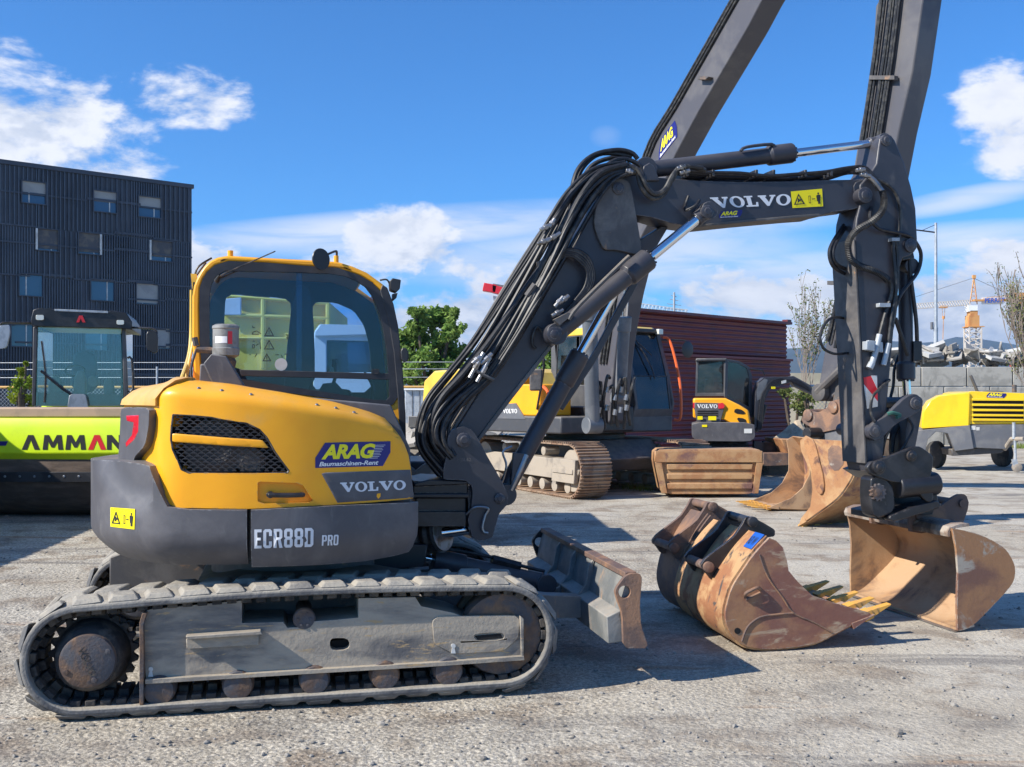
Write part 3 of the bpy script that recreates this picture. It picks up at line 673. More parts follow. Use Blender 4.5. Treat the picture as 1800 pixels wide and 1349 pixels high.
# marks on the pane
q = MB()
for (x, y, r) in ((473, 584, 9), (473, 607, 9.5), (469, 629, 8)):
    T0 = [(x, y-r), (x+r, y+r*.8), (x-r, y+r*.8)]; T1 = inset(T0, 1.6)
    q.add([MF.P(a, b_, CW+.010) for a, b_ in T0+T1], [(0, 1, 4, 3), (1, 2, 5, 4), (2, 0, 3, 5)])
    q.add([MF.P(a, b_, CW+.010) for a, b_ in [(x-.8, y-r*.3), (x+.8, y-r*.3), (x+.4, y+r*.4), (x-.4, y+r*.4)]], [(0, 1, 2, 3)])
def seg(a, b_, wd=.7):
    d = (Vector(b_)-Vector(a)).normalized(); n_ = Vector((-d.y, d.x))*wd; q.add([MF.P(*(Vector(a)+n_), CW+.010), MF.P(*(Vector(b_)+n_), CW+.010), MF.P(*(Vector(b_)-n_), CW+.010), MF.P(*(Vector(a)-n_), CW+.010)], [(0, 1, 2, 3)])
for a, b_ in (((443, 588), (455, 588)), ((445, 584), (452, 582)), ((452, 583), (459, 587)), ((443, 588), (445, 584)), ((444, 606), (447, 606)), ((444, 606), (444, 612)), ((447, 606), (447, 612)), ((444, 612), (447, 612)), ((450, 608), (454, 605)), ((457, 602), (458, 614)), ((438, 624), (441, 624)), ((448, 628), (452, 622)), ((484, 624), (490, 624)), ((494, 624), (497, 629)), ((500, 623), (506, 623)), ((444, 576), (448, 576)), ((444, 576), (444, 573)), ((502, 589), (509, 589)), ((503, 594), (509, 594)), ((505, 589), (505, 597)), ((444, 600), (448, 600))): seg(a, b_)
q.build('pictogram', 'ink', WN)
MB().add([MF.P(x, y, CW+.009) for x, y in circ(494, 641, 11, 20)], [tuple(range(20))]).build('sticker', 'offwhite', WN)
# roof, rear and front shells
def shell(px, w0, w1, th_, inward):
    pa = [MF.al(x, y, CW) for x, y in px]; n = len(pa); o = MB()
    ci = [(a+(inward[0]-a)*th_/math.hypot(inward[0]-a, inward[1]-z), z+(inward[1]-z)*th_/math.hypot(inward[0]-a, inward[1]-z)) for a, z in pa]
    o.lplate(MF, pa+ci[::-1], w0, w1); return o
cc = MF.al(520, 600, CW)
shell(cab_out[5:16], CW+.05, CW1-.05, .035, cc).build('roof', 'yellow', CF)
MB().plate(MF, cab_out, CW1-.05, CW1, [gls]).build('far_frame', 'yellow', CF)
# far side door glass sits in the frame
far = [MF.al(x, y, CW) for x, y in gls]; b = MB(); b.lplate(MF, far, CW1-.03, CW1-.024); b.build('window', 'cab_glass', EX)
fo = [MF.al(x, y, CW) for x, y in cab_out]; fg = [MF.al(x, y, CW) for x, y in gls]
# the pixel-traced far side has the same side-view shape as the near one
bpy.data.objects.remove(CF.children[-1]) if CF.children[-1].name.startswith('far') else None
MB().lplate(MF, fo, CW1-.03, CW1, [fg]).build('far_frame', 'yellow', CF, .01)
fo2 = inset([MF.al(x, y, CW) for x, y in cab_out], .03)
fw1 = [(q[0], q[1]) for q in (MF.al(x, y, CW1-.06) for x, y in rnd([(394, 560), (396, 524), (408, 517), (500, 524), (512, 534), (513, 650), (430, 652), (396, 640)], 1, .15))]
fw2 = [(q[0], q[1]) for q in (MF.al(x, y, CW1-.06) for x, y in rnd([(549, 540), (556, 531), (590, 532), (622, 546), (640, 572), (650, 610), (655, 690), (560, 690), (549, 676)], 1, .15))]
fw3 = [(q[0], q[1]) for q in (MF.al(x, y, CW1-.06) for x, y in [(616, 492), (626, 494), (652, 516), (665, 535), (655, 532), (640, 518)])]
MB().lplate(MF, fo2, CW1-.06, CW1-.03, [fw1, fw2]).build('inner_lining', 'plastic', CF)
shell(cab_out[16:22], CW+.05, CW1-.05, .012, cc).build('windscreen', 'cab_glass', EX)
pr = [MF.al(x, y, CW) for x, y in ((338, 522), (341, 503), (346, 490))]; b = MB(); b.fbox(MF, pr[0][0], pr[0][0]+.012, CW+.05, CW1-.05, 1.95, pr[0][1]+.1); b.build('rear_window', 'cab_glass', EX)
b = MB(); b.fbox(MF, pr[0][0], pr[0][0]+.05, CW+.05, CW1-.05, 1.1, 1.95); b.fbox(MF, pr[0][0]+.05, fo[21][0]-.03, CW+.05, CW1-.05, 1.10, 1.16); b.build('cab_floor', 'yellow', CF)
b = MB(); b.fbox(MF, fo[21][0]-.05, fo[21][0], CW+.05, CW1-.05, 1.1, 1.45); b.build('front_skirt', 'grey_body', CF, .01)
# seat, levers, console
se = MB().lplate(MF, [MF.al(x, y, 1.65) for x, y in rnd([(516, 512), (530, 508), (546, 516), (552, 600), (552, 690), (500, 700), (500, 660)], 1)], 1.38, 1.84).build('seat', 'plastic', EX, .03)
MB().lplate(MF, [MF.al(x, y, 1.65) for x, y in rnd([(505, 690), (610, 680), (620, 705), (505, 730)], 1)], 1.36, 1.86).build('cushion', 'plastic', se, .03)
b = MB(); b.lplate(MF, [MF.al(x, y, 1.4) for x, y in rnd([(556, 676), (600, 672), (606, 730), (560, 740)], 1)], 1.26, 1.36); b.tube([MF.P(585, 676, 1.31), MF.P(590, 660, 1.31), MF.P(588, 640, 1.31)], .012); b.tube([MF.P(588, 646, 1.31), MF.P(588, 632, 1.31)], .02, sub=0)
b.tube([MF.P(650, 720, 1.6), MF.P(655, 680, 1.6), MF.P(640, 655, 1.6)], .012); b.build('control_console', 'plastic', EX)
# antenna, mirrors, stub, work lamp
b = MB(); b.tube([MF.P(384, 488, CW-.03), MF.P(402, 478, CW-.05), MF.P(484, 442, CW-.08)], .004, 6, 3); b.cyl(MF.P(380, 494, CW-.01), MF.P(386, 484, CW-.04), .016, .008); b.build('antenna', 'black_steel', EX)
mr = MB(); c = MF.P(564, 456, CW-.10); nv = (MF.v*-1+MF.u*.75).normalized(); mr.lathe(c, nv, [(-.03, .012), (-.022, .055), (0, .071), (.006, .069)], 26); MI = mr.build('round_mirror', 'plastic', EX)
b = MB(); b.tube([c+nv*-.025, MF.P(575, 448, CW-.04), MF.P(590, 442, CW+.02), MF.P(592, 447, CW+.05), MF.P(591, 462, CW+.06)], .008, 8, 4); b.build('bracket', 'black_steel', MI)
b = MB(); b.cyl(MF.P(591, 463, CW+.06), MF.P(591, 450, CW+.06), .016); b.cyl(MF.P(405, 452, CW+.08), MF.P(405, 441, CW+.08), .018); b.build('mounting_stub', 'yellow', CF)
wl = MB(); wl.plate(MF, [(685, 494), (690, 489), (705, 492), (703, 508), (697, 514), (686, 510)], CW+.02, CW+.12); WL = wl.build('work_lamp', 'plastic', EX, .006)
b = MB(); b.tube([MF.P(668, 493, CW+.06), MF.P(680, 492, CW+.06), MF.P(686, 502, CW+.06)], .006, 6, 4); b.plate(MF, [(690, 517), (699, 515), (697, 524), (690, 530)], CW+.02, CW+.08); b.build('bracket', 'black_steel', WL)
sm_ = MB(); sm_.plate(MF, rnd([(704, 611), (718, 613), (719, 636), (706, 637)], 1), CW-.04, CW-.0); sm_.build('side_mirror', 'plastic', EX, .006)
b = MB()
b.tube([MF.P(362, 462, CW+.3), MF.P(350, 478, CW+.28), MF.P(338, 500, CW+.26), MF.P(339, 540, CW+.26)], .007, 6, 4); b.tube([MF.P(372, 454, CW+.3), MF.P(350, 468, CW+.26), MF.P(342, 486, CW+.26), MF.P(337, 515, CW+.26)], .007, 6, 4); b.build('lamp_cable', 'hose', EX)
b = MB(); b.plate(MF, [(335, 481), (345, 482), (345, 506), (338, 508)], CW+.2, CW+.26)
b.tube([MF.P(337, 510, CW+.23), MF.P(336, 590, CW+.23), MF.P(331, 630, CW+.1), MF.P(317, 672, CW-.2)], .013, 8, 3); b.tube([MF.P(340, 600, CW+.1), MF.P(330, 650, CW), MF.P(327, 672, CW-.1)], .010, 8, 3)
b.build('rear_guard', 'pale_yellow', EX)
# pre-cleaner canister on its bracket
cn = MF.P(397, 600, .62); b = MB(); b.lathe(cn-Vector((0, 0, .085)), (0, 0, 1), [(-.02, .045), (0, .078), (.04, .082), (.045, .076), (.155, .076), (.16, .08), (.175, .078), (.185, .06)], 30)
CN = b.build('filter_canister', 'can_grey', EX)
b = MB(); b.lathe(cn-Vector((0, 0, .12)), (0, 0, 1), [(-.06, .05), (.0, .062), (.02, .05)], 20); b.tube([cn+MF.u*-.17+Vector((0, 0, -.05)), cn+MF.u*-.05+Vector((0, 0, -.06))], .02, sub=0); b.tube([cn+MF.u*-.17+Vector((0, 0, -.03)), cn+MF.u*-.18+Vector((0, 0, .02))], .018, sub=0); b.tube([cn+MF.u*-.17+Vector((0, 0, -.05)), cn+MF.u*-.2+Vector((0, 0, -.2)), cn+MF.u*-.14+Vector((0, 0, -.34))], .008); b.build('clamp', 'hub_rust', CN)
nq = []
for zz, mt_, d_ in ((.07, 'white', .05), ):
    V = []; 
    for i in range(9):
        an = R(-118+i*7) if False else R(-125+i*7); 
        for z2 in (-.015, .025): V.append(cn+Vector((math.cos(an)*.0775, math.sin(an)*.0775, z2)))
    MB().add(V, [(2*i, 2*i+2, 2*i+3, 2*i+1) for i in range(8)]).build('sticker', 'white', CN)
V = []
for i in range(5):
    an = R(-66+i*5)
    for z2 in (-.02, .055): V.append(cn+Vector((math.cos(an)*.0775, math.sin(an)*.0775, z2)))
MB().add(V, [(2*i, 2*i+2, 2*i+3, 2*i+1) for i in range(4)]).build('sticker', 'red', CN)
b = MB().plate(MF, [(357, 640), (372, 622), (398, 626), (430, 680), (374, 676)], .54, .70); b.plate(MF, [(352, 640), (372, 640), (376, 676), (350, 678)], .60, .66); b.build('bracket', 'grey_body', CN, .008)
# ---- undercarriage
def on(a, w, z): return MF.L(a, w, z)
SPR = (-2.287, .31); IDL = (-.045, .335)
def loop(rs, ri, top_sag=.0):
    p = []
    SPR = (-2.325, .318)
    for k in range(0, 19): th = R(90+k*10); p.append((SPR[0]+rs*math.cos(th), SPR[1]+rs*math.sin(th)))
    for k in range(1, 12): f_ = k/12; p.append((SPR[0]+(IDL[0]-SPR[0])*f_, (SPR[1]-rs)+((IDL[1]-ri)-(SPR[1]-rs))*f_))
    for k in range(0, 19): th = R(-90+k*10); p.append((IDL[0]+ri*math.cos(th), IDL[1]+ri*math.sin(th)))
    for k in range(1, 16):
        f_ = k/16; z = (IDL[1]+ri)+((SPR[1]+rs)-(IDL[1]+ri))*f_ + .035*math.sin(min(1, f_/.55)*3.1416/1.0)*0 + .03*math.sin(f_*3.14); p.append((IDL[0]+(SPR[0]-IDL[0])*f_, z))
    return p
bandO = loop(.296, .300); bandI = loop(.256, .260)
def resamp(P, n):
    L = [0]; N = len(P)
    for i in range(N): L.append(L[-1]+math.dist(P[i], P[(i+1) % N]))
    o = []; j = 0
    for k in range(n):
        s = L[-1]*k/n
        while L[j+1] < s: j += 1
        f_ = (s-L[j])/(L[j+1]-L[j]); a, c = P[j % N], P[(j+1) % N]; o.append((a[0]+(c[0]-a[0])*f_, a[1]+(c[1]-a[1])*f_, math.atan2(c[1]-a[1], c[0]-a[0])))
    return o
def make_track(w0):
    b = MB(); N = len(bandO); W = [w0, w0+.02, w0+.43, w0+.45]; rows = []
    for w_, ins_ in ((w0, .012), (w0+.015, 0), (w0+.435, 0), (w0+.45, .012)):
        rows.append([on(*((bandO[i][0]+(bandI[i][0]-bandO[i][0])*ins_/.04), ), w_, bandO[i][1]+(bandI[i][1]-bandO[i][1])*ins_/.04) for i in range(N)])
    rows.append([on(bandI[i][0], w0+.45, bandI[i][1]) for i in range(N)]); rows.append([on(bandI[i][0], w0, bandI[i][1]) for i in range(N)])
    v = [p for r in rows for p in r]; m = len(rows); b.add(v, [(k*N+i, k*N+(i+1) % N, ((k+1) % m)*N+(i+1) % N, ((k+1) % m)*N+i) for k in range(m) for i in range(N)])
    n = 35; rs = resamp(bandO, n*2); rr = random.Random(3)
    for i in range(n*2):
        a, z, th = rs[i]; half = i % 2
        # outward normal: loop runs counter-clockwise in (a,z) seen from -v ... use centre test
        tx, tz = math.cos(th), math.sin(th); nx, nz = tz, -tx
        cxm = max(SPR[0], min(IDL[0], a)); 
        if (a-cxm)*nx+(z-.32)*nz < 0: nx, nz = -nx, -nz
        wa, wb = (w0+.006, w0+.21) if half == 0 else (w0+.24, w0+.444)
        hb_, ht, hh = .080+rr.uniform(-.004, .003), .056+rr.uniform(-.006, .006), .024+rr.uniform(-.005, .003)
        sk = .035 if half == 0 else -.035
        vs = []
        for (wv, kk, in_) in ((wa, -1, .0), (wb, 1, .0)):
            for (l_, h_) in ((-hb_, -.004), (hb_, -.004), (ht, hh), (-ht, hh)):
                wv2 = wv+(.028 if (h_ > 0 and kk < 0) else (-.028 if h_ > 0 else 0))
                s2 = sk*(wv-w0-.22)/.2*(1)
                vs.append(on(a+tx*(l_+s2)+nx*h_, wv2, z+tz*(l_+s2)+nz*h_))
        b.add(vs, [(0, 1, 2, 3), (7, 6, 5, 4), (0, 4, 5, 1), (1, 5, 6, 2), (2, 6, 7, 3), (3, 7, 4, 0)])
    o = b.build('rubber_track', 'track_rubber', EX, .007)
    g = MB(); rs = resamp(bandI, 80)
    for a, z, th in rs:
        tx, tz = math.cos(th), math.sin(th); nx, nz = -tz, tx
        if ((max(SPR[0], min(IDL[0], a))-a)*nx+(.32-z)*nz) < 0: nx, nz = -nx, -nz
        for wa, wb, hh in ((w0+.05, w0+.12, .03), (w0+.15, w0+.30, .055), (w0+.33, w0+.4, .03)):
            g.box(on(a+nx*hh/2, (wa+wb)/2, z+nz*hh/2), MF.u*tx*.026+Vector((0, 0, tz*.026)), MF.v*(wb-wa)/2, MF.u*nx*hh/2+Vector((0, 0, nz*hh/2)))
    g.build('guide_lugs', 'track_inner', o, .004)
    # sprocket with hub cover
    s = MB(); prof = []
    T_ = 21; pts = []
    for i in range(T_*4):
        th = 6.28318*i/(T_*4); r = (.205, .232, .232, .205)[i % 4]; pts.append((SPR[0]+r*math.cos(th), SPR[1]+r*math.sin(th)))
    s.lplate(MF, pts, w0+.20, w0+.24); s.lathe(on(SPR[0], w0+.02, SPR[1]), MF.v, [(.02, .148), (.03, .160), (.05, .172), (.12, .185), (.19, .195), (.3, .18)], 40)
    so_ = s.build('drive_sprocket', 'track_inner', EX)
    s = MB(); s.lathe(on(SPR[0], w0+.01, SPR[1]), MF.v, [(0, .128), (.004, .139), (.03, .145), (.04, .15)], 44)
    for an, rr_ in ((25, .115), (205, .115), (-70, .105)): 
        p = on(SPR[0]+rr_*math.cos(R(an)), w0+.004, SPR[1]+rr_*math.sin(R(an))); s.lathe(p, MF.v, [(0, .008), (.001, .014), (.008, .015)], 12)
    hb2 = s.build('hub_cover', 'hub_rust', so_)
    f3 = lambda x, y: on(SPR[0]-.02+(.5-y)*-.045+ (x-.5)*.05, w0-.0145, SPR[1]+(.5-x)*.15+(y-.5)*.0)
    if w0 < .5: flat(bold('VOLVO', 0, .02), lambda x, y: on(SPR[0]+(x-.5)*.06+(y-.5)*.035, w0+.007, SPR[1]-(x-.5)*.15+(y-.5)*.012)).build('lettering', 'track_inner', hb2)
    s = MB(); s.lathe(on(IDL[0], w0+.075, IDL[1]), MF.v, [(0, .16), (.0, .232), (.03, .243), (.09, .243), (.1, .215), (.25, .215), (.26, .243), (.32, .243), (.35, .16)], 44)
    s.lathe(on(IDL[0], w0+.07, IDL[1]), MF.v, [(0, .05), (.02, .10), (.03, .11)], 24); io = s.build('idler_wheel', 'hub_rust', EX)
    for a in (-1.93, -1.52, -1.11, -.72, -.36):
        z = .068+.055+ (a+2.287)*.011; s = MB(); s.lathe(on(a, w0+.03, z), MF.v, [(0, .035), (.005, .075), (.03, .085), (.1, .088), (.105, .06), (.25, .06), (.26, .088), (.36, .085), (.39, .05)], 26); s.build('track_roller', 'hub_rust', EX)
    s = MB(); s.lathe(on(-1.165, w0+.05, .475), MF.v, [(0, .03), (.003, .055), (.015, .062), (.02, .055), (.12, .055), (.16, .045), (.36, .045)], 22)
    for k in range(6): th = k*1.047; s.cyl(on(-1.165+.035*math.cos(th), w0+.045, .475+.035*math.sin(th)), on(-1.165+.035*math.cos(th), w0+.055, .475+.035*math.sin(th)), .008, n=6)
    s.build('carrier_roller', 'hub_rust', EX)
    return o
make_track(0.0)
TF = MB()
TF.plate(MF, [(251, 1078), (252, 1140), (257, 1200), (400, 1192), (560, 1182), (750, 1171), (920, 1160), (920, 1088), (914, 1084), (815, 1086), (798, 1078), (740, 1066), (730, 1050), (630, 1052), (630, 1086), (590, 1090), (548, 1093), (540, 1102), (505, 1104), (498, 1094), (425, 1096), (425, 1056), (360, 1062), (262, 1072)], .055, .40, [rnd([(580, 1126), (586, 1122), (610, 1122), (616, 1133), (610, 1143), (586, 1144), (580, 1138)], 1)])
tf = TF.build('track_frame', 'track_frame', EX, .01)
b = MB(); b.plate(MF, [(255, 1195), (400, 1187), (560, 1177), (750, 1166), (921, 1154), (922, 1161), (750, 1173), (560, 1184), (400, 1194), (255, 1203)], .02, .06); b.build('lower_flange', 'track_frame', tf, .004)
b = MB(); b.plate(MF, [(914, 1083), (921, 1088), (921, 1160), (917, 1160)], .03, .06); b.build('edge_plate', 'track_frame', tf, .004)
b = MB(); b.plate(MF, rnd([(760, 1092), (770, 1084), (905, 1082), (914, 1090), (911, 1122), (885, 1145), (798, 1150), (763, 1132)], 1, .1), .045, .06, [rnd([(832, 1119), (838, 1114), (880, 1112), (888, 1118), (884, 1125), (840, 1128)], 1)]); b.build('cover_plate', 'track_frame', tf, .003)
b = MB(); b.plate(MF, [(835, 1118), (880, 1114), (884, 1122), (840, 1126)], .052, .0545); b.build('slot', 'deep_black', tf); MB().plate(MF, [(582, 1126), (612, 1124), (614, 1142), (584, 1143)], .12, .14).build('slot', 'deep_black', tf)
b = MB(); b.plate(MF, [(326, 1119), (458, 1110), (462, 1116), (330, 1125)], -.01, .06); b.plate(MF, [(327, 1124), (455, 1116), (455, 1134), (328, 1141)], .03, .056); b.build('step', 'track_frame', tf, .004)
b = MB(); b.plate(MF, [(245, 1095), (250, 1078), (258, 1078), (252, 1100), (253, 1160), (252, 1240), (245, 1240)], .01, .40); b.build('scraper_plate', 'hub_rust', tf, .003)
b = MB(); b.plate(MF, circ(265, 1177, 4, 12), .050, .056); b.plate(MF, circ(797, 1136, 4, 12), .040, .046); b.plate(MF, [(263, 1180), (267, 1180), (269, 1190), (260, 1190)], .050, .056); b.plate(MF, [(795, 1139), (799, 1139), (801, 1149), (793, 1149)], .040, .046); b.build('lug_sticker', 'offwhite', tf)
make_track(1.80)
b = MB(); b.lplate(MF, [(-1.99, .12), (-.32, .14), (-.28, .42), (-.6, .5), (-1.8, .5), (-1.99, .42)], 1.86, 2.18); b.build('track_frame', 'track_frame', EX, .01)
b = MB(); b.lplate(MF, [(-2.46, .60), (-2.3, .655), (-1.9, .64), (-1.66, .62), (-1.66, .40), (-2.46, .40)], 1.72, 1.80); b.build('far_fender', 'grey_worn', EX, .01)
b = MB(); b.lplate(MF, [(-1.9, .30), (-.45, .30), (-.5, .60), (-.8, .66), (-1.55, .66), (-1.8, .58)], .42, 1.84); b.lathe(on(SC[0], SC[1], .60), (0, 0, 1), [(0, .56), (.12, .56), (.13, .50), (.22, .50)], 40); b.build('chassis', 'grey_worn', EX, .01)
# dozer blade, its arms and cylinders
cheek = [(1086, 1030), (1098, 1014), (1110, 1008), (1125, 1009), (1129, 1017), (1125, 1060), (1127, 1100), (1141, 1140), (1096, 1140), (1094, 1080), (1084, 1052), (1081, 1040)]
ck = [MF.al(x, y, .02) for x, y in rnd(cheek, 1, .15)]; hole = [MF.al(x, y, .02) for x, y in circ(1098, 1041, 10.5, 18, 11)]
hole2 = hole[::-1]
DB = MB().lplate(MF, ck, .02, .05, [hole]).build('dozer_blade', 'rust', EX, .005); DB.data.materials[0] = MATS['rust_dark']
zt_, zb_ = max(z for a, z in ck), min(z for a, z in ck); aR = max(a for a, z in ck); aL = min(a for a, z in ck)
cheek2 = MB().lplate(MF, ck, 2.16, 2.19, [hole]).build('end_plate', 'black_steel', DB, .005)
A0, Zt, Zb = MF.al(1112, 1010, .05)[0], zt_-.005, zb_
m_ = [(A0-.0, Zt), (A0+.02, Zt), (A0-.04, (Zt+Zb)/2+.06), (A0-.055, (Zt+Zb)/2-.04), (A0-.01, Zb+.05), (A0+.03, Zb), (A0-.0, Zb), (A0-.04, Zb+.05), (A0-.085, (Zt+Zb)/2-.04), (A0-.07, (Zt+Zb)/2+.06), (A0-.03, Zt-.02)]
b = MB().lplate(MF, m_, .05, 2.16); b.build('mouldboard', 'blade_steel', DB)
b = MB().lplate(MF, [(A0-.05, Zt-.025), (A0+.025, Zt-.025), (A0+.025, Zt+.008), (A0-.05, Zt+.008)], .05, 2.16); b.build('top_edge', 'rust_dark', DB, .004)
b = MB().lplate(MF, [(A0-.16, Zb+.19), (A0-.04, Zb+.24), (A0-.04, Zb+.04), (A0-.15, Zb+.03)], .05, 2.16); b.build('box_beam', 'blade_steel', DB, .006)
for wv in (.70, 1.12, 1.54):
    rb = [(A0-.05, Zt-.02), (A0-.08, Zt-.06), (A0-.10, Zt-.18), (A0-.17, Zt-.27), (A0-.34, Zt-.33), (A0-.36, Zt-.37), (A0-.12, Zt-.38), (A0-.04, Zt-.3)]
    MB().lplate(MF, rb, wv, wv+.03).build('rib', 'blade_steel', DB, .003)
for wv in (.62, 1.50):
    MB().lplate(MF, rnd([(-.42, .48), (.05, .50), (.34, .44), (A0-.12, Zb+.20), (A0-.12, Zb+.06), (.30, .30), (-.42, .30)], 1, .15), wv, wv+.12).build('push_arm', 'blade_steel', EX, .01)
b = MB(); b.cyl(MF.P(742, 990, .95), MF.P(800, 985, 1.0), .0); 
c0, c1 = on(-.52, 1.0, .68), on(A0-.28, 1.1, .43)
d_ = c1-c0; LC = MB(); LC.cyl(c0+d_*.22, c1, .062, n=24); LC.cyl(c0+d_*.20, c0+d_*.42, .075, n=24); LC.lathe(c0-MF.v*.09, MF.v, [(0, .09), (.18, .09)], 24); LC.cyl(c1-MF.v*.08, c1+MF.v*.08, .07); lc = LC.build('blade_cylinder', 'grey_boom', EX, .004)
MB().cyl(c0, c0+d_*.22, .033, n=20).build('piston_rod', 'chrome', lc)
b = MB(); b.tube([c0+d_*.3+Vector((0, 0, .09)), c0+d_*.6+Vector((0, 0, .10)), c0+d_*.8+Vector((0, 0, .085)), c1+Vector((0, 0, .08))], .012); b.tube([c0+d_*.62+Vector((0, 0, .085)), c0+d_*.82+Vector((0, 0, .075))], .035, 6, 0); b.build('hydraulic_hose', 'hose', lc)
b = MB(); b.lplate(MF, [(-.75, .60), (-.40, .62), (-.38, .76), (-.75, .78)], .80, 1.22); b.build('cylinder_lug', 'black_steel', EX, .01)

# ---- boom, arm and attachments: a vertical plane of their own
BF = Fr(-.19, 6.84, 15)
def pin(par, fr, x, y, w0, w1, r, mt='grey_boom', nm='pin'):
    b = MB(); p = fr.P(x, y, w0); b.lathe(p, fr.v, [(0, r*.80), (.004, r), (w1-w0-.004, r), (w1-w0, r*.8)], 24); b.lathe(p-fr.v*.006, fr.v, [(0, r*.45), (.003, r*.55), (.01, r*.55)], 16)
    return b.build(nm, mt, par)
sp2 = [(787, 770), (792, 759), (803, 752), (816, 750), (830, 756), (842, 774), (857, 803), (870, 825), (883, 848), (893, 870), (893, 886), (877, 904), (872, 922), (866, 945), (852, 950), (838, 950), (830, 945), (822, 915), (828, 894), (831, 870), (829, 854), (818, 845), (779, 843), (779, 828), (784, 801)]
SW = MB().plate(BF, rnd(sp2, 1, .12), -.22, -.17); SW.plate(BF, rnd(sp2, 1, .12), .17, .22); SW.plate(BF, [(822, 862), (890, 862), (890, 884), (872, 905), (865, 944), (835, 948), (824, 910)], -.17, .17)
SWP = SW.build('swing_post', 'grey_boom', EX, .008)
pin(SWP, BF, 816, 774, -.245, -.20, .047); pin(SWP, BF, 879, 877, -.24, -.20, .034)
b = MB(); b.tube([BF.P(853, 905, -.24), BF.P(848, 925, -.25), BF.P(850, 935, -.25), BF.P(858, 937, -.25)], .009); b.tube([BF.P(820, 905, -.22), BF.P(835, 892, -.25), BF.P(858, 894, -.25), BF.P(853, 906, -.24)], .008); b.build('grease_line', 'steel', SWP)
flat(text2('HJSL62', 0, .02), quadmap(lambda x, y: BF.P(x, y, -.2235), [(804, 805), (828, 805), (828, 813), (804, 813)])).build('lettering', 'grey_worn', SWP)
SB = Fr(-.19, 6.84, 12)
b = MB()
for y0, y1, x0, x1, w0 in ((846, 868, 726, 823, -.20), (868, 876, 724, 824, -.23), (876, 908, 730, 820, -.18), (900, 926, 728, 820, -.22)):
    b.plate(SB, [(x0, y0), (x1, y0), (x1, y1), (x0, y1)], w0, .3)
b.plate(SB, [(728, 850), (756, 843), (823, 846), (823, 852), (728, 856)], -.22, .3); b.build('swing_mount', 'black_steel', EX, .008)
ba, bb = BF.P(712, 946, .10), BF.P(775, 937, -.10); dd = bb-ba
b = MB(); pr_ = []
for i in range(15): f_ = i/14; pr_.append((f_*dd.length, .115+.012*((i*7) % 3)-.01*(i % 2)-.01*f_))
b.lathe(ba, dd, pr_, 26); BL = b.build('rubber_boot', 'hose_dusty', EX)
MB().lathe(ba, dd, [(dd.length-.012, .112), (dd.length, .118), (dd.length+.02, .118), (dd.length+.022, .10)], 30).build('clamp_ring', 'steel', BL)
MB().cyl(bb, BF.P(840, 928, -.1), .036, n=24).build('piston_rod', 'chrome', BL)
b = MB(); b.cyl(BF.P(838, 928, -.1), BF.P(848, 927, -.1), .05); b.build('rod_eye', 'grey_boom', BL)
boomA = [(795, 762), (810, 740), (863, 655), (928, 570), (996, 450), (1040, 375), (1062, 330), (1072, 318), (1090, 311), (1105, 318), (1113, 345), (1122, 410), (1130, 448), (1112, 478), (1060, 520), (1010, 570), (966, 616), (924, 667), (883, 717), (836, 778), (826, 792), (806, 792)]
BA = MB().plate(BF, boomA, -.14, .14).build('lower_boom', 'grey_boom', EX, .012)
lobe = rnd([(1057, 340), (1070, 320), (1092, 313), (1107, 320), (1113, 345), (1130, 446), (1118, 448), (1085, 440), (1062, 440), (1052, 420), (1044, 395), (1047, 365)], 1, .2)
MB().plate(BF, lobe, -.165, -.14).build('cheek_plate', 'grey_worn', BA, .005)
MB().plate(BF, lobe, .14, .165).build('cheek_plate', 'grey_worn', BA, .005)
b = MB(); b.plate(BF, [(966, 608), (970, 612), (888, 718), (840, 780), (836, 776), (883, 713)], -.155, .155); b.plate(BF, [(793, 756), (862, 649), (926, 565), (993, 447), (996, 450), (928, 570), (863, 655), (797, 760)], -.155, .155); b.build('flange', 'grey_worn', BA, .003)
pin(BA, BF, 1088, 331, -.18, -.15, .042)
# upper boom
boomB = [(1066, 318), (1080, 306), (1101, 309), (1140, 311), (1227, 318), (1300, 320), (1399, 319), (1448, 317), (1506, 316), (1522, 318), (1536, 328), (1540, 343), (1533, 357), (1501, 368), (1470, 372), (1440, 379), (1399, 382), (1310, 390), (1225, 399), (1180, 393), (1144, 382), (1112, 378), (1080, 352)]
BB = MB().plate(BF, boomB, -.115, .115).build('upper_boom', 'grey_boom', EX, .01)
b = MB(); b.plate(BF, [(1225, 396), (1310, 387), (1399, 379), (1440, 376), (1440, 380), (1399, 383), (1310, 391), (1225, 400)], -.125, .125); b.build('flange', 'grey_worn', BB, .002)
BP = lambda w_: (lambda x, y, p=0: BF.P(x, y, w_+p))
flat(slab_word('VOLVO'), quadmap(BP(-.1185), [(1247, 347), (1390, 341), (1390, 361), (1258, 367)])).build('lettering', 'letter', BB)
warn_sticker(BP(-.1155), [(1390, 337), (1445, 332), (1447, 363), (1393, 366)], BB)
rent_sticker(BP(-.1155), [(1263, 372), (1305, 369), (1304, 382), (1264, 384)], BB)
pin(BB, BF, 1522, 343, -.19, .19, .058); pin(BB, BF, 1088, 331, .15, .18, .04)
b = MB(); b.plate(BF, rnd([(1500, 322), (1518, 316), (1536, 326), (1541, 345), (1532, 358), (1510, 360), (1503, 345)], 1), -.125, -.113); b.build('boss_plate', 'grey_boom', BB, .003)
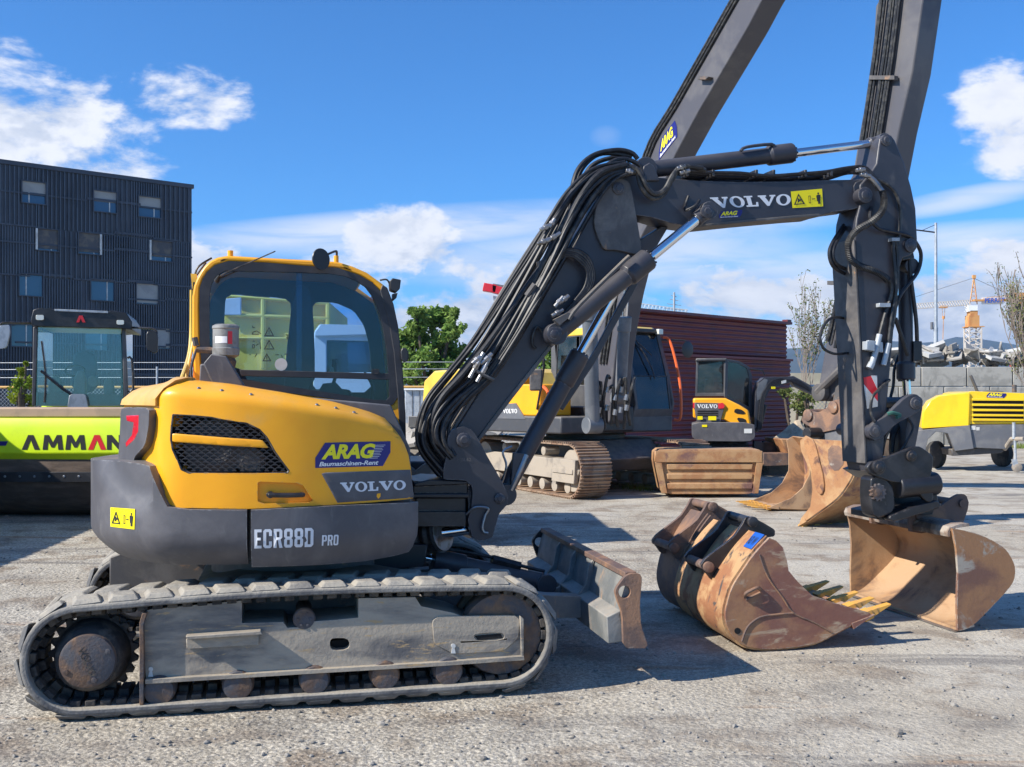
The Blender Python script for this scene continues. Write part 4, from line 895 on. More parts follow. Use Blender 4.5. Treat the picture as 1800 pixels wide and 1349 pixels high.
# strut behind, cylinders
def ram(name, p0, p1, p2, p3, rb, rc, rr, eye0=None, eye1=None, ew=.1):
    """p0..p1 barrel, p1..p2 collar, p2..p3 rod"""
    d = (Vector(p3)-Vector(p0)).normalized(); b = MB(); b.cyl(p0, p1, rb, n=28); b.lathe(p1, d, [(-.02, rb), (0, rc), ((Vector(p2)-Vector(p1)).length-.01, rc), ((Vector(p2)-Vector(p1)).length, rc*.9)], 28)
    for k in range(10): an = k*.628; x = d.orthogonal().normalized(); y = d.cross(x); q = Vector(p2)+(x*math.cos(an)+y*math.sin(an))*rc*.75; b.cyl(q, q+d*.012, .009, n=6)
    if eye0: b.cyl(Vector(p0)-BF.v*ew, Vector(p0)+BF.v*ew, eye0, n=24)
    o = b.build(name, 'grey_boom', EX, .003)
    MB().cyl(p2, p3, rr, n=24).build('piston_rod', 'chrome', o)
    if eye1: 
        e = MB(); e.cyl(Vector(p3)-BF.v*ew, Vector(p3)+BF.v*ew, eye1, n=24); e.cyl(Vector(p3)-d*eye1*1.7, Vector(p3), rr*1.5, n=16); e.build('rod_eye', 'grey_boom', o, .003)
    return o
wL = .0
ram('lift_cylinder', BF.P(884, 868, 0), BF.P(992, 672, 0), BF.P(1020, 622, 0), BF.P(1116, 450, 0), .060, .070, .032, .07, None)
b = MB(); b.plate(BF, [(903, 796), (922, 798), (933, 810), (906, 853), (898, 848)], -.10, -.06); b.plate(BF, [(1112, 492), (1122, 500), (1045, 640), (990, 722), (982, 716), (1040, 625)], .03, .06); b.build('cylinder_guard', 'grey_boom', EX, .006)
b = MB(); b.tube([BF.P(898, 862, -.09), BF.P(915, 825, -.10), BF.P(925, 800, -.09)], .018, 8, 3); b.tube([BF.P(880, 855, -.1), BF.P(890, 820, -.1), BF.P(884, 795, -.1), BF.P(900, 785, -.1)], .008, 6, 5); b.build('steel_pipe', 'steel', EX)
AC = ram('adjusting_cylinder', BF.P(975, 588, -.245), BF.P(1104, 484, -.245), BF.P(1141, 455, -.245), BF.P(1242, 372, -.20), .062, .078, .034, .071, .060, .055)
pin(AC, BF, 975, 588, -.32, -.29, .05); pin(AC, BF, 1244, 372, -.27, -.24, .045)
b = MB(); b.tube([BF.P(1000, 562, -.33), BF.P(1020, 535, -.34), BF.P(1098, 458, -.33), BF.P(1105, 453, -.33)], .014, 8, 3); b.plate(BF, [(974, 562), (998, 550), (1008, 552), (984, 572)], -.34, -.30); b.build('steel_pipe', 'grey_worn', AC)
b = MB(); b.plate(BF, [(1122, 424), (1164, 398), (1175, 400), (1160, 425), (1118, 500), (1108, 492), (1126, 450)], .02, .14); b.build('rear_strut', 'grey_boom', EX, .008)
TCY = ram('arm_cylinder', BF.P(1130, 300, 0), BF.P(1352, 274, 0), BF.P(1393, 270, 0), BF.P(1546, 251, 0), .058, .072, .031, .08, .055, .07)
b = MB(); b.tube([BF.P(1302, 266, -.06), BF.P(1312, 259, -.06), BF.P(1356, 254, -.05), BF.P(1360, 262, -.04)], .012, 8, 3); b.build('steel_pipe', 'grey_boom', TCY)
for w_ in (-.14, .09): MB().plate(BF, [(1125, 318), (1132, 292), (1142, 286), (1150, 292), (1160, 318)], w_, w_+.05).build('cylinder_lug', 'grey_boom', BB, .006)
# the dipper arm
arm = [(1545, 258), (1547, 243), (1556, 236), (1567, 238), (1573, 246), (1589, 284), (1602, 329), (1610, 367), (1613, 422), (1609, 442), (1600, 450), (1588, 453), (1582, 470), (1577, 520), (1566, 640), (1558, 730), (1552, 815), (1546, 830), (1538, 834), (1528, 830), (1524, 815), (1520, 740), (1515, 640), (1508, 500), (1503, 420), (1506, 385), (1512, 362), (1512, 325), (1530, 305), (1541, 288)]
AR = MB().plate(BF, arm, -.135, .135).build('dipper_arm', 'grey_boom', EX, .01)
b = MB(); b.plate(BF, [(1503, 420), (1508, 500), (1515, 640), (1520, 740), (1524, 815), (1521, 815), (1517, 740), (1512, 640), (1505, 500), (1500, 420)], -.145, .145); b.build('flange', 'grey_worn', AR, .002)
pin(AR, BF, 1559, 246, -.15, -.12, .042); pin(AR, BF, 1602, 431, -.16, -.13, .05)
b = MB(); b.plate(BF, [(1518, 664), (1538, 660), (1542, 663), (1543, 715), (1524, 719)], -.1385, -.1365); RP = b.build('reflector_plate', 'red', AR)
b = MB(); b.plate(BF, [(1531, 660.5), (1541.8, 660.5), (1542.2, 684)], -.1405, -.1388); b.plate(BF, [(1518.5, 676), (1543, 706), (1543, 715), (1524, 719)], -.1405, -.1388); b.build('reflector_stripe', 'offwhite', RP)
ck2 = ram('bucket_cylinder', BF.P(1592, 470, .02), BF.P(1592, 640, .02), BF.P(1593, 668, .02), BF.P(1596, 716, .02), .052, .068, .030, .06, .05, .08)
b = MB(); b.plate(BF, [(1606, 600), (1621, 600), (1621, 634), (1606, 636)], -.05, .09); b.tube([BF.P(1598, 440, -.05), BF.P(1600, 480, -.06), BF.P(1610, 560, -.05), BF.P(1612, 602, -.03)], .016, 8, 4); b.plate(BF, [(1585, 447), (1606, 444), (1608, 454), (1587, 458)], -.1, .1); b.build('valve_block', 'black_steel', ck2, .005)
lev = rnd([(1594, 696), (1610, 692), (1623, 702), (1622, 716), (1612, 727), (1575, 745), (1550, 772), (1538, 776), (1527, 768), (1526, 754), (1538, 742), (1556, 733)], 1, .2)
LVo = MB().plate(BF, lev, -.20, -.155).build('tipping_lever', 'grey_boom', EX, .006); MB().plate(BF, lev, .155, .20).build('tipping_lever', 'grey_boom', EX, .006)
pin(LVo, BF, 1539, 758, -.22, .22, .045); pin(LVo, BF, 1611, 709, -.215, .215, .045)
b = MB(); b.plate(BF, rnd([(1598, 705), (1622, 706), (1622, 720), (1607, 800), (1592, 805), (1590, 790)], 1, .2), -.10, .10); b.build('tipping_link', 'grey_boom', EX, .006)
b = MB(); b.tube([BF.P(1560, 728, -.21), BF.P(1569, 726, -.225), BF.P(1582, 730, -.21), BF.P(1576, 734, -.215)], .014, 6, 4); b.build('rag', 'rag_teal', LVo)
# hoses
def hosep(pts, r=.014, mt='hose', par=None, ribs=0, nm='hydraulic_hose', n=8, sub=5):
    b = MB(); b.tube([BF.P(*p) for p in pts], r, n, sub, ribs=ribs); return b.build(nm, mt, par)
LB = [(772, 838), (737, 792), (735, 750), (752, 703), (788, 655), (828, 600), (883, 510), (928, 440), (960, 392), (998, 338), (1045, 298), (1100, 286)]
RB_ = [(803, 800), (788, 772), (789, 740), (816, 703), (862, 662), (906, 602), (952, 528), (990, 462), (1020, 402), (1050, 347), (1078, 314), (1114, 300)]
for i in range(24):
    f_ = i/23; wv = -.20+.30*((i*7) % 5)/4; ph = rng.uniform(0, 6); am = rng.uniform(2, 7); pts = []
    if f_ > .55: wv = -.16-.05*((i*7) % 3)/2
    for k, (a, c) in enumerate(zip(LB, RB_)):
        x = a[0]+(c[0]-a[0])*f_+am*math.sin(ph+k*.9); y = a[1]+(c[1]-a[1])*f_+am*.6*math.cos(ph+k*.7); pts.append((x, y, wv+.02*math.sin(ph+k)))
    hosep(pts, rng.choice([.011, .013, .016, .019]), rng.choice(['hose', 'hose', 'hose_dusty']), BA)
for pts in ([(1002, 380, -.1), (1006, 330, -.1), (1018, 295, -.08), (1045, 272, -.06), (1085, 264, -.05), (1110, 269, -.05), (1121, 280, -.05)],
            [(1020, 360, -.05), (1014, 320, -.05), (1030, 288, -.04), (1060, 270, -.03), (1110, 275, -.03)],
            [(1012, 372, .05), (1022, 325, .05), (1040, 292, .04), (1075, 278, .02), (1100, 283, .02)],
            [(1030, 350, -.13), (1050, 310, -.13), (1075, 285, -.13), (1100, 280, -.12), (1125, 292, -.12), (1130, 310, -.13)]):
    hosep(pts, .016, 'hose', BA)
for pts in ([(1108, 296, -.17), (1120, 305, -.19), (1128, 330, -.2), (1145, 348, -.2), (1165, 343, -.2), (1180, 318, -.2), (1192, 300, -.19), (1210, 294, -.18), (1240, 300, -.17)],
            [(1105, 292, -.19), (1122, 300, -.21), (1135, 325, -.22), (1150, 341, -.22), (1168, 334, -.22), (1183, 308, -.22), (1200, 293, -.2), (1235, 296, -.19)]):
    hosep(pts, .017, 'hose_dusty', BB)
for i in range(5):
    yy = 303+i*3.5; hosep([(1190, yy-4, -.12+.05*i), (1240, yy, -.12+.05*i), (1300, yy+3+rng.uniform(-2, 2), -.12+.05*i), (1350, yy+6-i, -.12+.05*i), (1400, yy+3+rng.uniform(-3, 1), -.12+.05*i), (1450, yy-1, -.12+.05*i), (1490, yy-8-i, -.12+.05*i), (1520, yy-9, -.13), (1538, 312+i*2, -.15), (1548, 326+i*2, -.16)], .011, 'hose', BB)
for x in (1195, 1240, 1315, 1345, 1400, 1445): MB().box(BF.P(x, 311, 0), BF.u*.010, BF.v*.13, (0, 0, .024)).build('hose_clamp', 'black_steel', BB, .004)
hosep([(1528, 312, -.17), (1536, 318, -.18), (1544, 328, -.19), (1553, 340, -.2)], .020, 'steel', AR, nm='hose_fitting')
hosep([(1551, 336, -.2), (1554, 352, -.21), (1550, 372, -.22), (1532, 390, -.22), (1508, 404, -.22), (1494, 420, -.22), (1491, 438, -.22), (1496, 456, -.21), (1512, 468, -.2), (1530, 474, -.2), (1548, 482, -.19), (1560, 492, -.17)], .022, 'steel' if False else 'hose_dusty', AR, ribs=.22, nm='corrugated_hose', sub=14)
hosep([(1556, 486, -.18), (1564, 494, -.16), (1568, 510, -.16), (1564, 528, -.16), (1556, 552, -.16), (1549, 578, -.16), (1546, 590, -.16)], .014, 'hose_dusty', AR)
b = MB(); b.tube([BF.P(1546, 588, -.16), BF.P(1540, 615, -.16), BF.P(1531, 645, -.16)], .022, 10, 2); b.plate(BF, [(1527, 598), (1552, 602), (1553, 620), (1522, 616)], -.17, -.14); b.plate(BF, [(1524, 600), (1537, 599), (1538, 618), (1524, 615)], -.20, -.14); b.cyl(BF.P(1533, 638, -.16), BF.P(1528, 648, -.16), .026, n=8); b.build('shutoff_valve', 'galv', AR, .003)
hosep([(1574, 425, -.16), (1578, 445, -.16), (1577, 480, -.16), (1574, 520, -.16), (1566, 560, -.16), (1561, 605, -.16)], .015, 'hose_dusty', AR)
hosep([(1570, 425, -.16), (1571, 450, -.16), (1575, 500, -.17), (1573, 550, -.16), (1563, 600, -.16)], .013, 'hose_dusty', AR)
MB().tube([BF.P(1562, 604, -.16), BF.P(1557, 625, -.16), BF.P(1553, 642, -.16)], .020, 10, 2).build('coupling', 'galv', AR); b = MB(); b.plate(BF, [(1568, 418), (1582, 418), (1582, 424), (1568, 424)], -.18, -.13); b.build('pipe_clamp', 'galv', AR, .003); MB().plate(BF, [(1546, 533), (1566, 533), (1566, 540), (1546, 540)], -.18, -.135).build('pipe_clamp', 'galv', AR, .003)
hosep([(1538, 315, -.15), (1560, 325, -.16), (1577, 345, -.16), (1583, 375, -.16), (1581, 410, -.16), (1578, 430, -.16)], .013, 'hose_dusty', AR)
hosep([(1532, 365, -.15), (1530, 385, -.18), (1545, 402, -.18), (1570, 408, -.17), (1598, 415, -.15), (1612, 430, -.1), (1619, 450, -.08), (1612, 480, -.08), (1585, 515, -.14), (1574, 540, -.15)], .014, 'hose', AR)
hosep([(1483, 396, 0), (1462, 430, -.1), (1458, 450, -.12), (1466, 470, -.1), (1486, 482, .0)], .014, 'hose', AR); hosep([(1486, 400, 0), (1468, 430, -.1), (1464, 450, -.12), (1472, 466, -.1), (1488, 474, .0)], .014, 'hose', AR)
hosep([(1490, 560, .1), (1460, 560, -.1), (1443, 585, -.14), (1446, 610, -.14), (1465, 622, -.1), (1490, 621, -.0)], .010, 'hose', AR)
hosep([(1574, 560, -.14), (1584, 590, -.12), (1596, 625, -.1)], .016, 'hose', AR); hosep([(1564, 668, -.15), (1545, 685, -.17), (1533, 700, -.18), (1531, 725, -.18), (1538, 742, -.2)], .011, 'hose_dusty', AR)
# loop of hoses on the lower boom, and fittings
for i in range(5):
    o = i*3; hosep([(950+o, 470-o*.6, -.16), (975, 446+o, -.19), (1005-o*.3, 438+o, -.21), (1032-o, 450+o, -.21), (1044-o, 478, -.21), (1040-o, 505, -.21), (1022-o, 530, -.21), (1005-o, 550, -.20), (988-o, 562+o*.5, -.19)], .012, 'hose_dusty' if i % 2 else 'hose', BA)
for (x, y, x2, y2) in ((975, 540, 990, 522), (970, 556, 990, 545), (985, 532, 1000, 520), (978, 564, 998, 552), (950, 405, 968, 395), (960, 425, 985, 410), (945, 430, 965, 420), (965, 400, 975, 385), (825, 665, 850, 620), (838, 672, 862, 628), (845, 640, 865, 622), (830, 640, 845, 626), (1100, 300, 1112, 303), (1190, 297, 1205, 293), (1195, 305, 1212, 300), (1512, 307, 1530, 310), (1505, 300, 1520, 298)):
    P_, Q_ = BF.P(x, y, -.225), BF.P(x2, y2, -.225); b = MB(); b.cyl(P_, Q_, .015, n=8); b.cyl(P_.lerp(Q_, .35), P_.lerp(Q_, .65), .021, n=6); b.build('hose_fitting', 'steel', BA, .002)
MB().tube([BF.P(831, 648, -.22), BF.P(850, 660, -.24), BF.P(868, 668, -.22)], .012, 6, 0).build('hose_bracket', 'grey_worn', BA); MB().tube([BF.P(925, 520, -.2), BF.P(940, 500, -.22)], .02, 6, 0).build('hose_bracket', 'grey_worn', BA); b = MB(); b.plate(BF, [(946, 460), (955, 456), (968, 468), (960, 480), (948, 476)], -.2, -.12); b.build('hose_bracket', 'grey_worn', BA, .003)
b = MB(); b.cyl(BF.P(982, 395, -.05), BF.P(990, 385, -.05), .022, n=16); b.plate(BF, [(971, 383), (980, 382), (982, 391), (973, 392)], -.08, -.02); b.tube([BF.P(972, 388, -.05), BF.P(971, 400, -.05)], .01, 6, 0); WLb = b.build('boom_lamp', 'plastic', EX)
hosep([(961, 594, -.17), (945, 575, -.17), (937, 590, -.17), (936, 605, -.17), (942, 613, -.17)], .010, 'hose_dusty', BA)
hosep([(1230, 352, -.22), (1222, 362, -.24), (1205, 370, -.2), (1205, 360, -.13), (1210, 345, -.12)], .010, 'hose', BB)
# tiltrotator and bucket hitch
TR = thing('tilt_coupler_tmp', (0, 0, 0), 'x', 'x'); bpy.data.objects.remove(TR)
up = [(1524, 822), (1531, 812), (1545, 810), (1604, 786), (1618, 785), (1640, 801), (1641, 815), (1636, 840), (1642, 880), (1630, 884), (1600, 850), (1570, 848), (1552, 842), (1530, 834)]
TQ = MB().plate(BF, rnd(up, 1, .15), -.24, -.20); TQ.plate(BF, rnd(up, 1, .15), .20, .24); TQ.plate(BF, [(1535, 830), (1600, 806), (1634, 815), (1634, 838), (1600, 850), (1560, 846)], -.2, .2)
TO = TQ.build('tiltrotator', 'black_steel', EX, .008)
pin(TO, BF, 1547, 822, -.27, -.23, .05, 'black_steel'); pin(TO, BF, 1604, 802, -.26, -.23, .04, 'black_steel')
KC = BF.P(1590, 868, 0)
b = MB(); b.plate(BF, rnd([(1532, 836), (1560, 842), (1572, 858), (1574, 900), (1545, 912), (1533, 905), (1530, 870)], 1, .2), -.22, -.08); b.cyl(BF.P(1575, 856, -.18), BF.P(1645, 850, -.18), .085, n=28); b.plate(BF, [(1560, 840), (1640, 828), (1650, 880), (1640, 905), (1560, 908)], .0, .12)
b.build('rotor_housing', 'black_steel', TO, .012)
b = MB(); gpt = []
for i in range(48): th = 6.28318*i/48; r = .052 if i % 4 < 2 else .064; q = BF.P(1545, 866, -.245); gpt.append(q+BF.u*r*math.cos(th)+Vector((0, 0, r*math.sin(th))))
b.prism(gpt, BF.v*.03); b.lathe(BF.P(1545, 866, -.25), BF.v, [(0, .01), (.003, .03), (.01, .032)], 14); b.build('worm_gear', 'hub_rust', TO)
b = MB(); b.plate(BF, rnd([(1566, 905), (1640, 880), (1654, 884), (1656, 892), (1575, 918), (1563, 915)], 1), -.24, -.16); b.plate(BF, [(1545, 902), (1650, 880), (1652, 894), (1560, 915), (1545, 914)], -.14, .22); b.build('quick_hitch', 'black_steel', TO, .008)
hosep([(1572, 740, -.1), (1556, 770, -.12), (1550, 800, -.1)], .014, 'hose', TO); hosep([(1595, 735, -.12), (1605, 752, -.14), (1595, 775, -.14), (1582, 796, -.12)], .010, 'hose', TO); hosep([(1585, 740, 0), (1572, 765, 0), (1568, 795, 0)], .014, 'hose', TO)
hosep([(1580, 625, .1), (1572, 650, .1), (1570, 680, .1), (1560, 720, .1), (1556, 760, .05)], .012, 'hose', AR); 
# grading bucket hanging in the hitch
KF = Fr(3.23, 7.45, 12.7); KW = 1.4
prof = [(1680, 1111), (1707, 1098), (1740, 1066), (1774, 1028), (1781, 1003), (1775, 982), (1758, 960), (1720, 940), (1690, 932), (1671, 929)]
pa = [KF.al(x, y, 0) for x, y in prof]; pa = [(q.x, q.y) for q in spline([(a, z, 0) for a, z in pa], 4)]
pa = [(a, max(z, .012)) for a, z in pa]
lipc = [KF.al(x, y, 0) for x, y in ((1671, 929), (1678, 965), (1681, 1005), (1679, 1060), (1680, 1111))]
inn = [(a-(a-.30)*.0, z) for a, z in pa]
def offs(P, d):
    o = []
    for i in range(len(P)):
        a, b_ = P[max(i-1, 0)], P[min(i+1, len(P)-1)]; dx, dz = b_[0]-a[0], b_[1]-a[1]; l = math.hypot(dx, dz); o.append((P[i][0]-dz/l*d, P[i][1]+dx/l*d))
    return o
po = offs(pa, .018)
KB = MB().lplate(KF, pa+po[::-1], 0, KW).build('grading_bucket', 'rust_inner', EX)
sidep = pa+[lipc[1], lipc[2], lipc[3]]
MB().lplate(KF, sidep, -.022, .0).build('side_plate', 'rust_two', KB, .004)
MB().lplate(KF, sidep, KW, KW+.022).build('side_plate', 'rust_inner', KB, .004)
tA, tZ = pa[-1]
b = MB().lplate(KF, [(tA-.02, tZ-.065), (tA-.03, tZ-.03), (tA-.01, tZ+.01), (tA+.06, tZ+.03), (tA+.16, tZ+.03), (tA+.16, tZ+.01), (tA+.05, tZ+.0), (tA+.0, tZ-.02), (tA+.0, tZ-.065)], -.0, KW); b.build('top_beam', 'rust_worn', KB, .006)
b = MB().lplate(KF, [(pa[0][0]-.03, .0), (pa[0][0]+.16, .0), (pa[0][0]+.16, -.02), (pa[0][0]-.03, -.02)][::-1] if False else [(pa[0][0]-.02, .004), (pa[0][0]+.14, .05), (pa[0][0]+.14, .035), (pa[0][0]-.02, -.0)], -.02, KW+.02); b.build('cutting_edge', 'steel', KB)
for wv in (.42, .95):
    b = MB(); q = [(tA-.04, tZ-.10), (tA-.06, tZ+.02), (tA+.0, tZ+.12), (tA+.08, tZ+.10), (tA+.20, tZ+.10), (tA+.36, tZ+.20), (tA+.44, tZ+.20), (tA+.47, tZ+.12), (tA+.40, tZ-.06)]
    b.lplate(KF, rnd(q, 1, .2), wv, wv+.03); b.build('hitch_ear', 'rust_dark', KB, .005)
b = MB(); b.cyl(KF.L(tA+.02, .40, tZ+.05), KF.L(tA+.02, 1.0, tZ+.05), .03); b.cyl(KF.L(tA+.40, .40, tZ+.13), KF.L(tA+.40, 1.0, tZ+.13), .03); b.build('hitch_pin', 'rust_dark', KB)
# ================================================================ loose buckets
def dig_bucket(name, fr, shellp, frontp, w0, w1, label, mats_, teeth=5, tl_=.15, group=None, parent=None, ears=None, tooth_w=.07):
    """shellp: (a,z) from the top of the back round the bottom to the lip; frontp: (a,z) mouth edge from the lip back to the top"""
    o3 = fr.L(sum(p[0] for p in shellp)/len(shellp), (w0+w1)/2, 0)
    root = thing(name, o3, label, 'bucket', group) if parent is None else parent
    sh = [(q.x, q.y) for q in spline([(a, z, 0) for a, z in shellp], 4)]; out = offs(sh, -.016)
    c = (sum(p[0] for p in sh)/len(sh), sum(p[1] for p in sh)/len(sh))
    if math.hypot(out[len(out)//2][0]-c[0], out[len(out)//2][1]-c[1]) < math.hypot(sh[len(sh)//2][0]-c[0], sh[len(sh)//2][1]-c[1]): out = offs(sh, .016)
    if parent is None:
        S = MB().lplate(fr, sh+out[::-1], w0, w1).build('shell', mats_[0], root)
    else: S = MB().lplate(fr, sh+out[::-1], w0, w1).build('bucket', mats_[0], root); root = S
    sd = sh+frontp
    MB().lplate(fr, sd, w0-.022, w0).build('side_plate', mats_[1], root, .005)
    MB().lplate(fr, sd, w1, w1+.022).build('side_plate', mats_[1], root, .005)
    L = shellp[-1]; d = Vector((shellp[-1][0]-shellp[-2][0], shellp[-1][1]-shellp[-2][1])).normalized(); n_ = Vector((-d.y, d.x))
    MB().lplate(fr, [(L[0]-d.x*.16+n_.x*.012, L[1]-d.y*.16+n_.y*.012), (L[0]+d.x*.02, L[1]+d.y*.02), (L[0]-d.x*.16-n_.x*.03, L[1]-d.y*.16-n_.y*.03)], w0-.03, w1+.03).build('lip', mats_[1], root)
    for i in range(teeth):
        wv = w0+.04+(w1-w0-.08)*i/(max(1, teeth-1)); b = MB()
        A = Vector(L)-d*.05
        for (k0, k1, h0, h1, ww) in ((0, .07, .034, .030, tooth_w*.62), (.07, .115, .026, .020, tooth_w*.5), (.115, .075+tl_, .02, .004, tooth_w*.42)):
            q = [A+d*k0+n_*h0, A+d*k1+n_*h1, A+d*k1-n_*h1, A+d*k0-n_*h0]; b.lplate(fr, [(p.x, p.y) for p in q], wv-ww, wv+ww)
        b.build('tooth', 'teeth', root, .003)
    return root
F1 = Fr(1.72, 6.9, 10)
AZ1 = lambda P, w_=0: [F1.al(x, y, w_) for x, y in P]
sh1 = AZ1([(1350, 945), (1325, 972), (1305, 1000), (1286, 1030), (1276, 1060), (1273, 1085), (1282, 1112), (1305, 1133), (1342, 1144), (1380, 1143), (1430, 1130), (1472, 1110), (1500, 1095), (1530, 1081)])
fr1 = AZ1([(1525, 1076), (1480, 1064), (1425, 1046), (1400, 1022), (1384, 1003), (1381, 985), (1374, 962), (1362, 950)])
sh1 = [(a, max(z, .015)) for a, z in sh1]
BK1 = dig_bucket('digging_bucket', F1, sh1, fr1, 0, .97, 'wide rusty toothed bucket with black hitch and blue tag, lying on the ground', ('rust_shell', 'rust_side'), 5, .15)
b = MB(); b.lplate(F1, AZ1(circ(1294, 1108, 5.5, 14)), -.026, -.021); b.build('hole', 'deep_black', BK1)
# weld beads, lifting eye
b = MB(); b.tube([F1.P(1304, 1128, -.024), F1.P(1312, 1106, -.024), F1.P(1325, 1092, -.024), F1.P(1345, 1083, -.024), F1.P(1395, 1078, -.024)], .007); b.tube([F1.P(1335, 975, -.024), F1.P(1350, 1015, -.024), F1.P(1375, 1050, -.024), F1.P(1395, 1078, -.024), F1.P(1430, 1094, -.024), F1.P(1462, 1112, -.024)], .006); b.build('weld_seam', 'rust_dark', BK1)
b = MB(); b.tube([F1.P(1310, 1050, -.02), F1.P(1312, 1043, -.06), F1.P(1330, 1034, -.06), F1.P(1336, 1036, -.02)], .012); b.tube([F1.P(1311, 1054, -.03), F1.P(1336, 1042, -.03)], .010, 6, 0); b.build('lifting_eye', 'rust_dark', BK1)
earB = AZ1(rnd([(1312, 908), (1305, 922), (1290, 945), (1240, 982), (1232, 994), (1252, 1022), (1270, 1013), (1296, 990), (1303, 970), (1320, 946), (1345, 946), (1362, 943), (1363, 932), (1345, 921), (1330, 913)], 1, .15), .30)
def ears(fr, e, ws, par, mt, p0, p1):
    for w_ in ws: MB().lplate(fr, e, w_, w_+.03).build('hitch_ear', mt, par, .006)
    for p in (p0, p1):
        b = MB(); b.cyl(fr.L(p[0], ws[0]-.03, p[1]), fr.L(p[0], ws[1]+.06, p[1]), .032, n=20); b.lathe(fr.L(p[0], ws[0]-.045, p[1]), fr.v, [(0, .028), (.004, .038), (.03, .038)], 20); b.build('hitch_pin', 'rust_dark' if mt != 'black_steel' or p is p1 else mt, par)
p0 = F1.al(1320, 917, .30); p1 = F1.al(1243, 996, .30)
ears(F1, earB, (.30, .64), BK1, 'black_steel', p0, p1)
c0, c1 = sh1[0], sh1[1]; nx, nz = -(c1[1]-c0[1]), c1[0]-c0[0]; l = math.hypot(nx, nz); nx, nz = nx/l*.02, nz/l*.02
if nx > 0: nx, nz = -nx, -nz
def onsh(t_, w_, k=1): return F1.L(c0[0]+(c1[0]-c0[0])*t_+nx*k, w_, c0[1]+(c1[1]-c0[1])*t_+nz*k)
b = MB(); b.prism([onsh(.0, .02), onsh(.0, .17), onsh(.95, .15), onsh(.95, .02)], (nx*.3, 0, nz*.3)); TG = b.build('blue_tag', 'blue_tag', BK1, .004)
flat(text2('N3 W', 0, .02), lambda x, y: onsh(.75-.5*y, .15-.11*x, 1.35)).build('lettering', 'ink', TG)
F2 = Fr(F1.L(0, 1.08, 0).x, F1.L(0, 1.08, 0).y, 13)
amn = min(p[0] for p in sh1); amx = max(p[0] for p in sh1)
tr2 = lambda P: [((a-amn)*.84+amn+.05, z*1.04) for a, z in P]
BK2 = dig_bucket('digging_bucket', F2, tr2(sh1), tr2(fr1), 0, .42, 'narrow dark rusty bucket with open hitch frame, behind the wide toothed bucket', ('rust_dark', 'rust_dark'), 0, .14)
e2 = [(a+.02, z+.02) for a, z in earB]
ears(F2, e2, (.02, .34), BK2, 'rust_dark', (p0[0]+.02, p0[1]+.02), (p1[0]+.02, p1[1]+.02))
# orange grading bucket lying face down behind
OF = Fr((1245-900)/1800*17.5, 17.5, -3)
L_ = lambda P: [OF.al(x, y, 0) for x, y in P]
GB = MB().lplate(OF, rnd(L_([(1152, 796), (1160, 790), (1334, 790), (1342, 797), (1341, 812), (1333, 869), (1163, 869), (1151, 812)]), 1, .1), 0, .75)
GBo = GB.build('grading_bucket', 'rust_orange', None, .03, loc=OF.o); tag(GBo, 'orange rusty ribbed bucket standing on its mouth before the small excavator', 'bucket')
for (y0, y1) in ((816, 826), (833, 843), (850, 860)):
    MB().plate(OF, [(1172, y0), (1324, y0), (1322, y1), (1173, y1)], -.035, .0).build('rib', 'rust_orange', GBo, .012)
for P in ([(1151, 813), (1163, 813), (1173, 868), (1163, 868)], [(1330, 813), (1341, 813), (1333, 868), (1323, 868)]): MB().plate(OF, P, -.05, .0).build('edge_strip', 'rust_orange', GBo, .008)
MB().plate(OF, [(1150, 793), (1342, 793), (1342, 813), (1150, 813)], -.055, .02).build('top_roll', 'rust_orange', GBo, .025)
# second toothed bucket on the ground behind the hanging one
F4 = Fr(G(1400, 897).x, 15.5, 4)
sh4 = [F4.al(x, y, 0) for x, y in [(1428, 772), (1442, 790), (1450, 820), (1450, 855), (1440, 884), (1422, 896), (1395, 896), (1350, 893)]]
fr4 = [F4.al(x, y, 0) for x, y in [(1360, 888), (1390, 876), (1410, 858), (1422, 835), (1422, 800), (1418, 778)]]
dig_bucket('digging_bucket', F4, [(a, max(z, .02)) for a, z in sh4], fr4, 0, .9, 'tan toothed bucket on the gravel with its mouth to the left, behind the hanging bucket', ('rust_orange', 'rust_inner'), 5, .22)
mat('grey_pale', (.11, .12, .135), (.16, .165, .175), s=3, rough=.45)
mat('grey_boom2', (.075, .073, .085), (.11, .105, .11), s=1.2, rough=.5, dust=DU, dk=.25)
mat('seat_blue', (.16, .19, .26), rough=.8)
mat('rust_shoe', (.27, .16, .10), (.36, .25, .17), s=3, lo=.4, hi=.6, rough=.6, c3=(.12, .09, .07), s3=9, metal=.15)
mat('dusty_frame', (.36, .31, .25), (.24, .21, .18), s=2.5, rough=.85, bump=.3, bs=20)
mat('dark_grey2', (.06, .062, .07), (.09, .09, .095), s=2, rough=.5, dust=DU, dk=.35)
# ================================================================ the large excavator behind
EF = Fr(1.38, 19.1, -61)
E2 = thing('crawler_excavator', EF.L(-.6, 0, 0), 'big yellow and grey steel-tracked excavator parked behind the near boom, facing the camera', 'excavator')
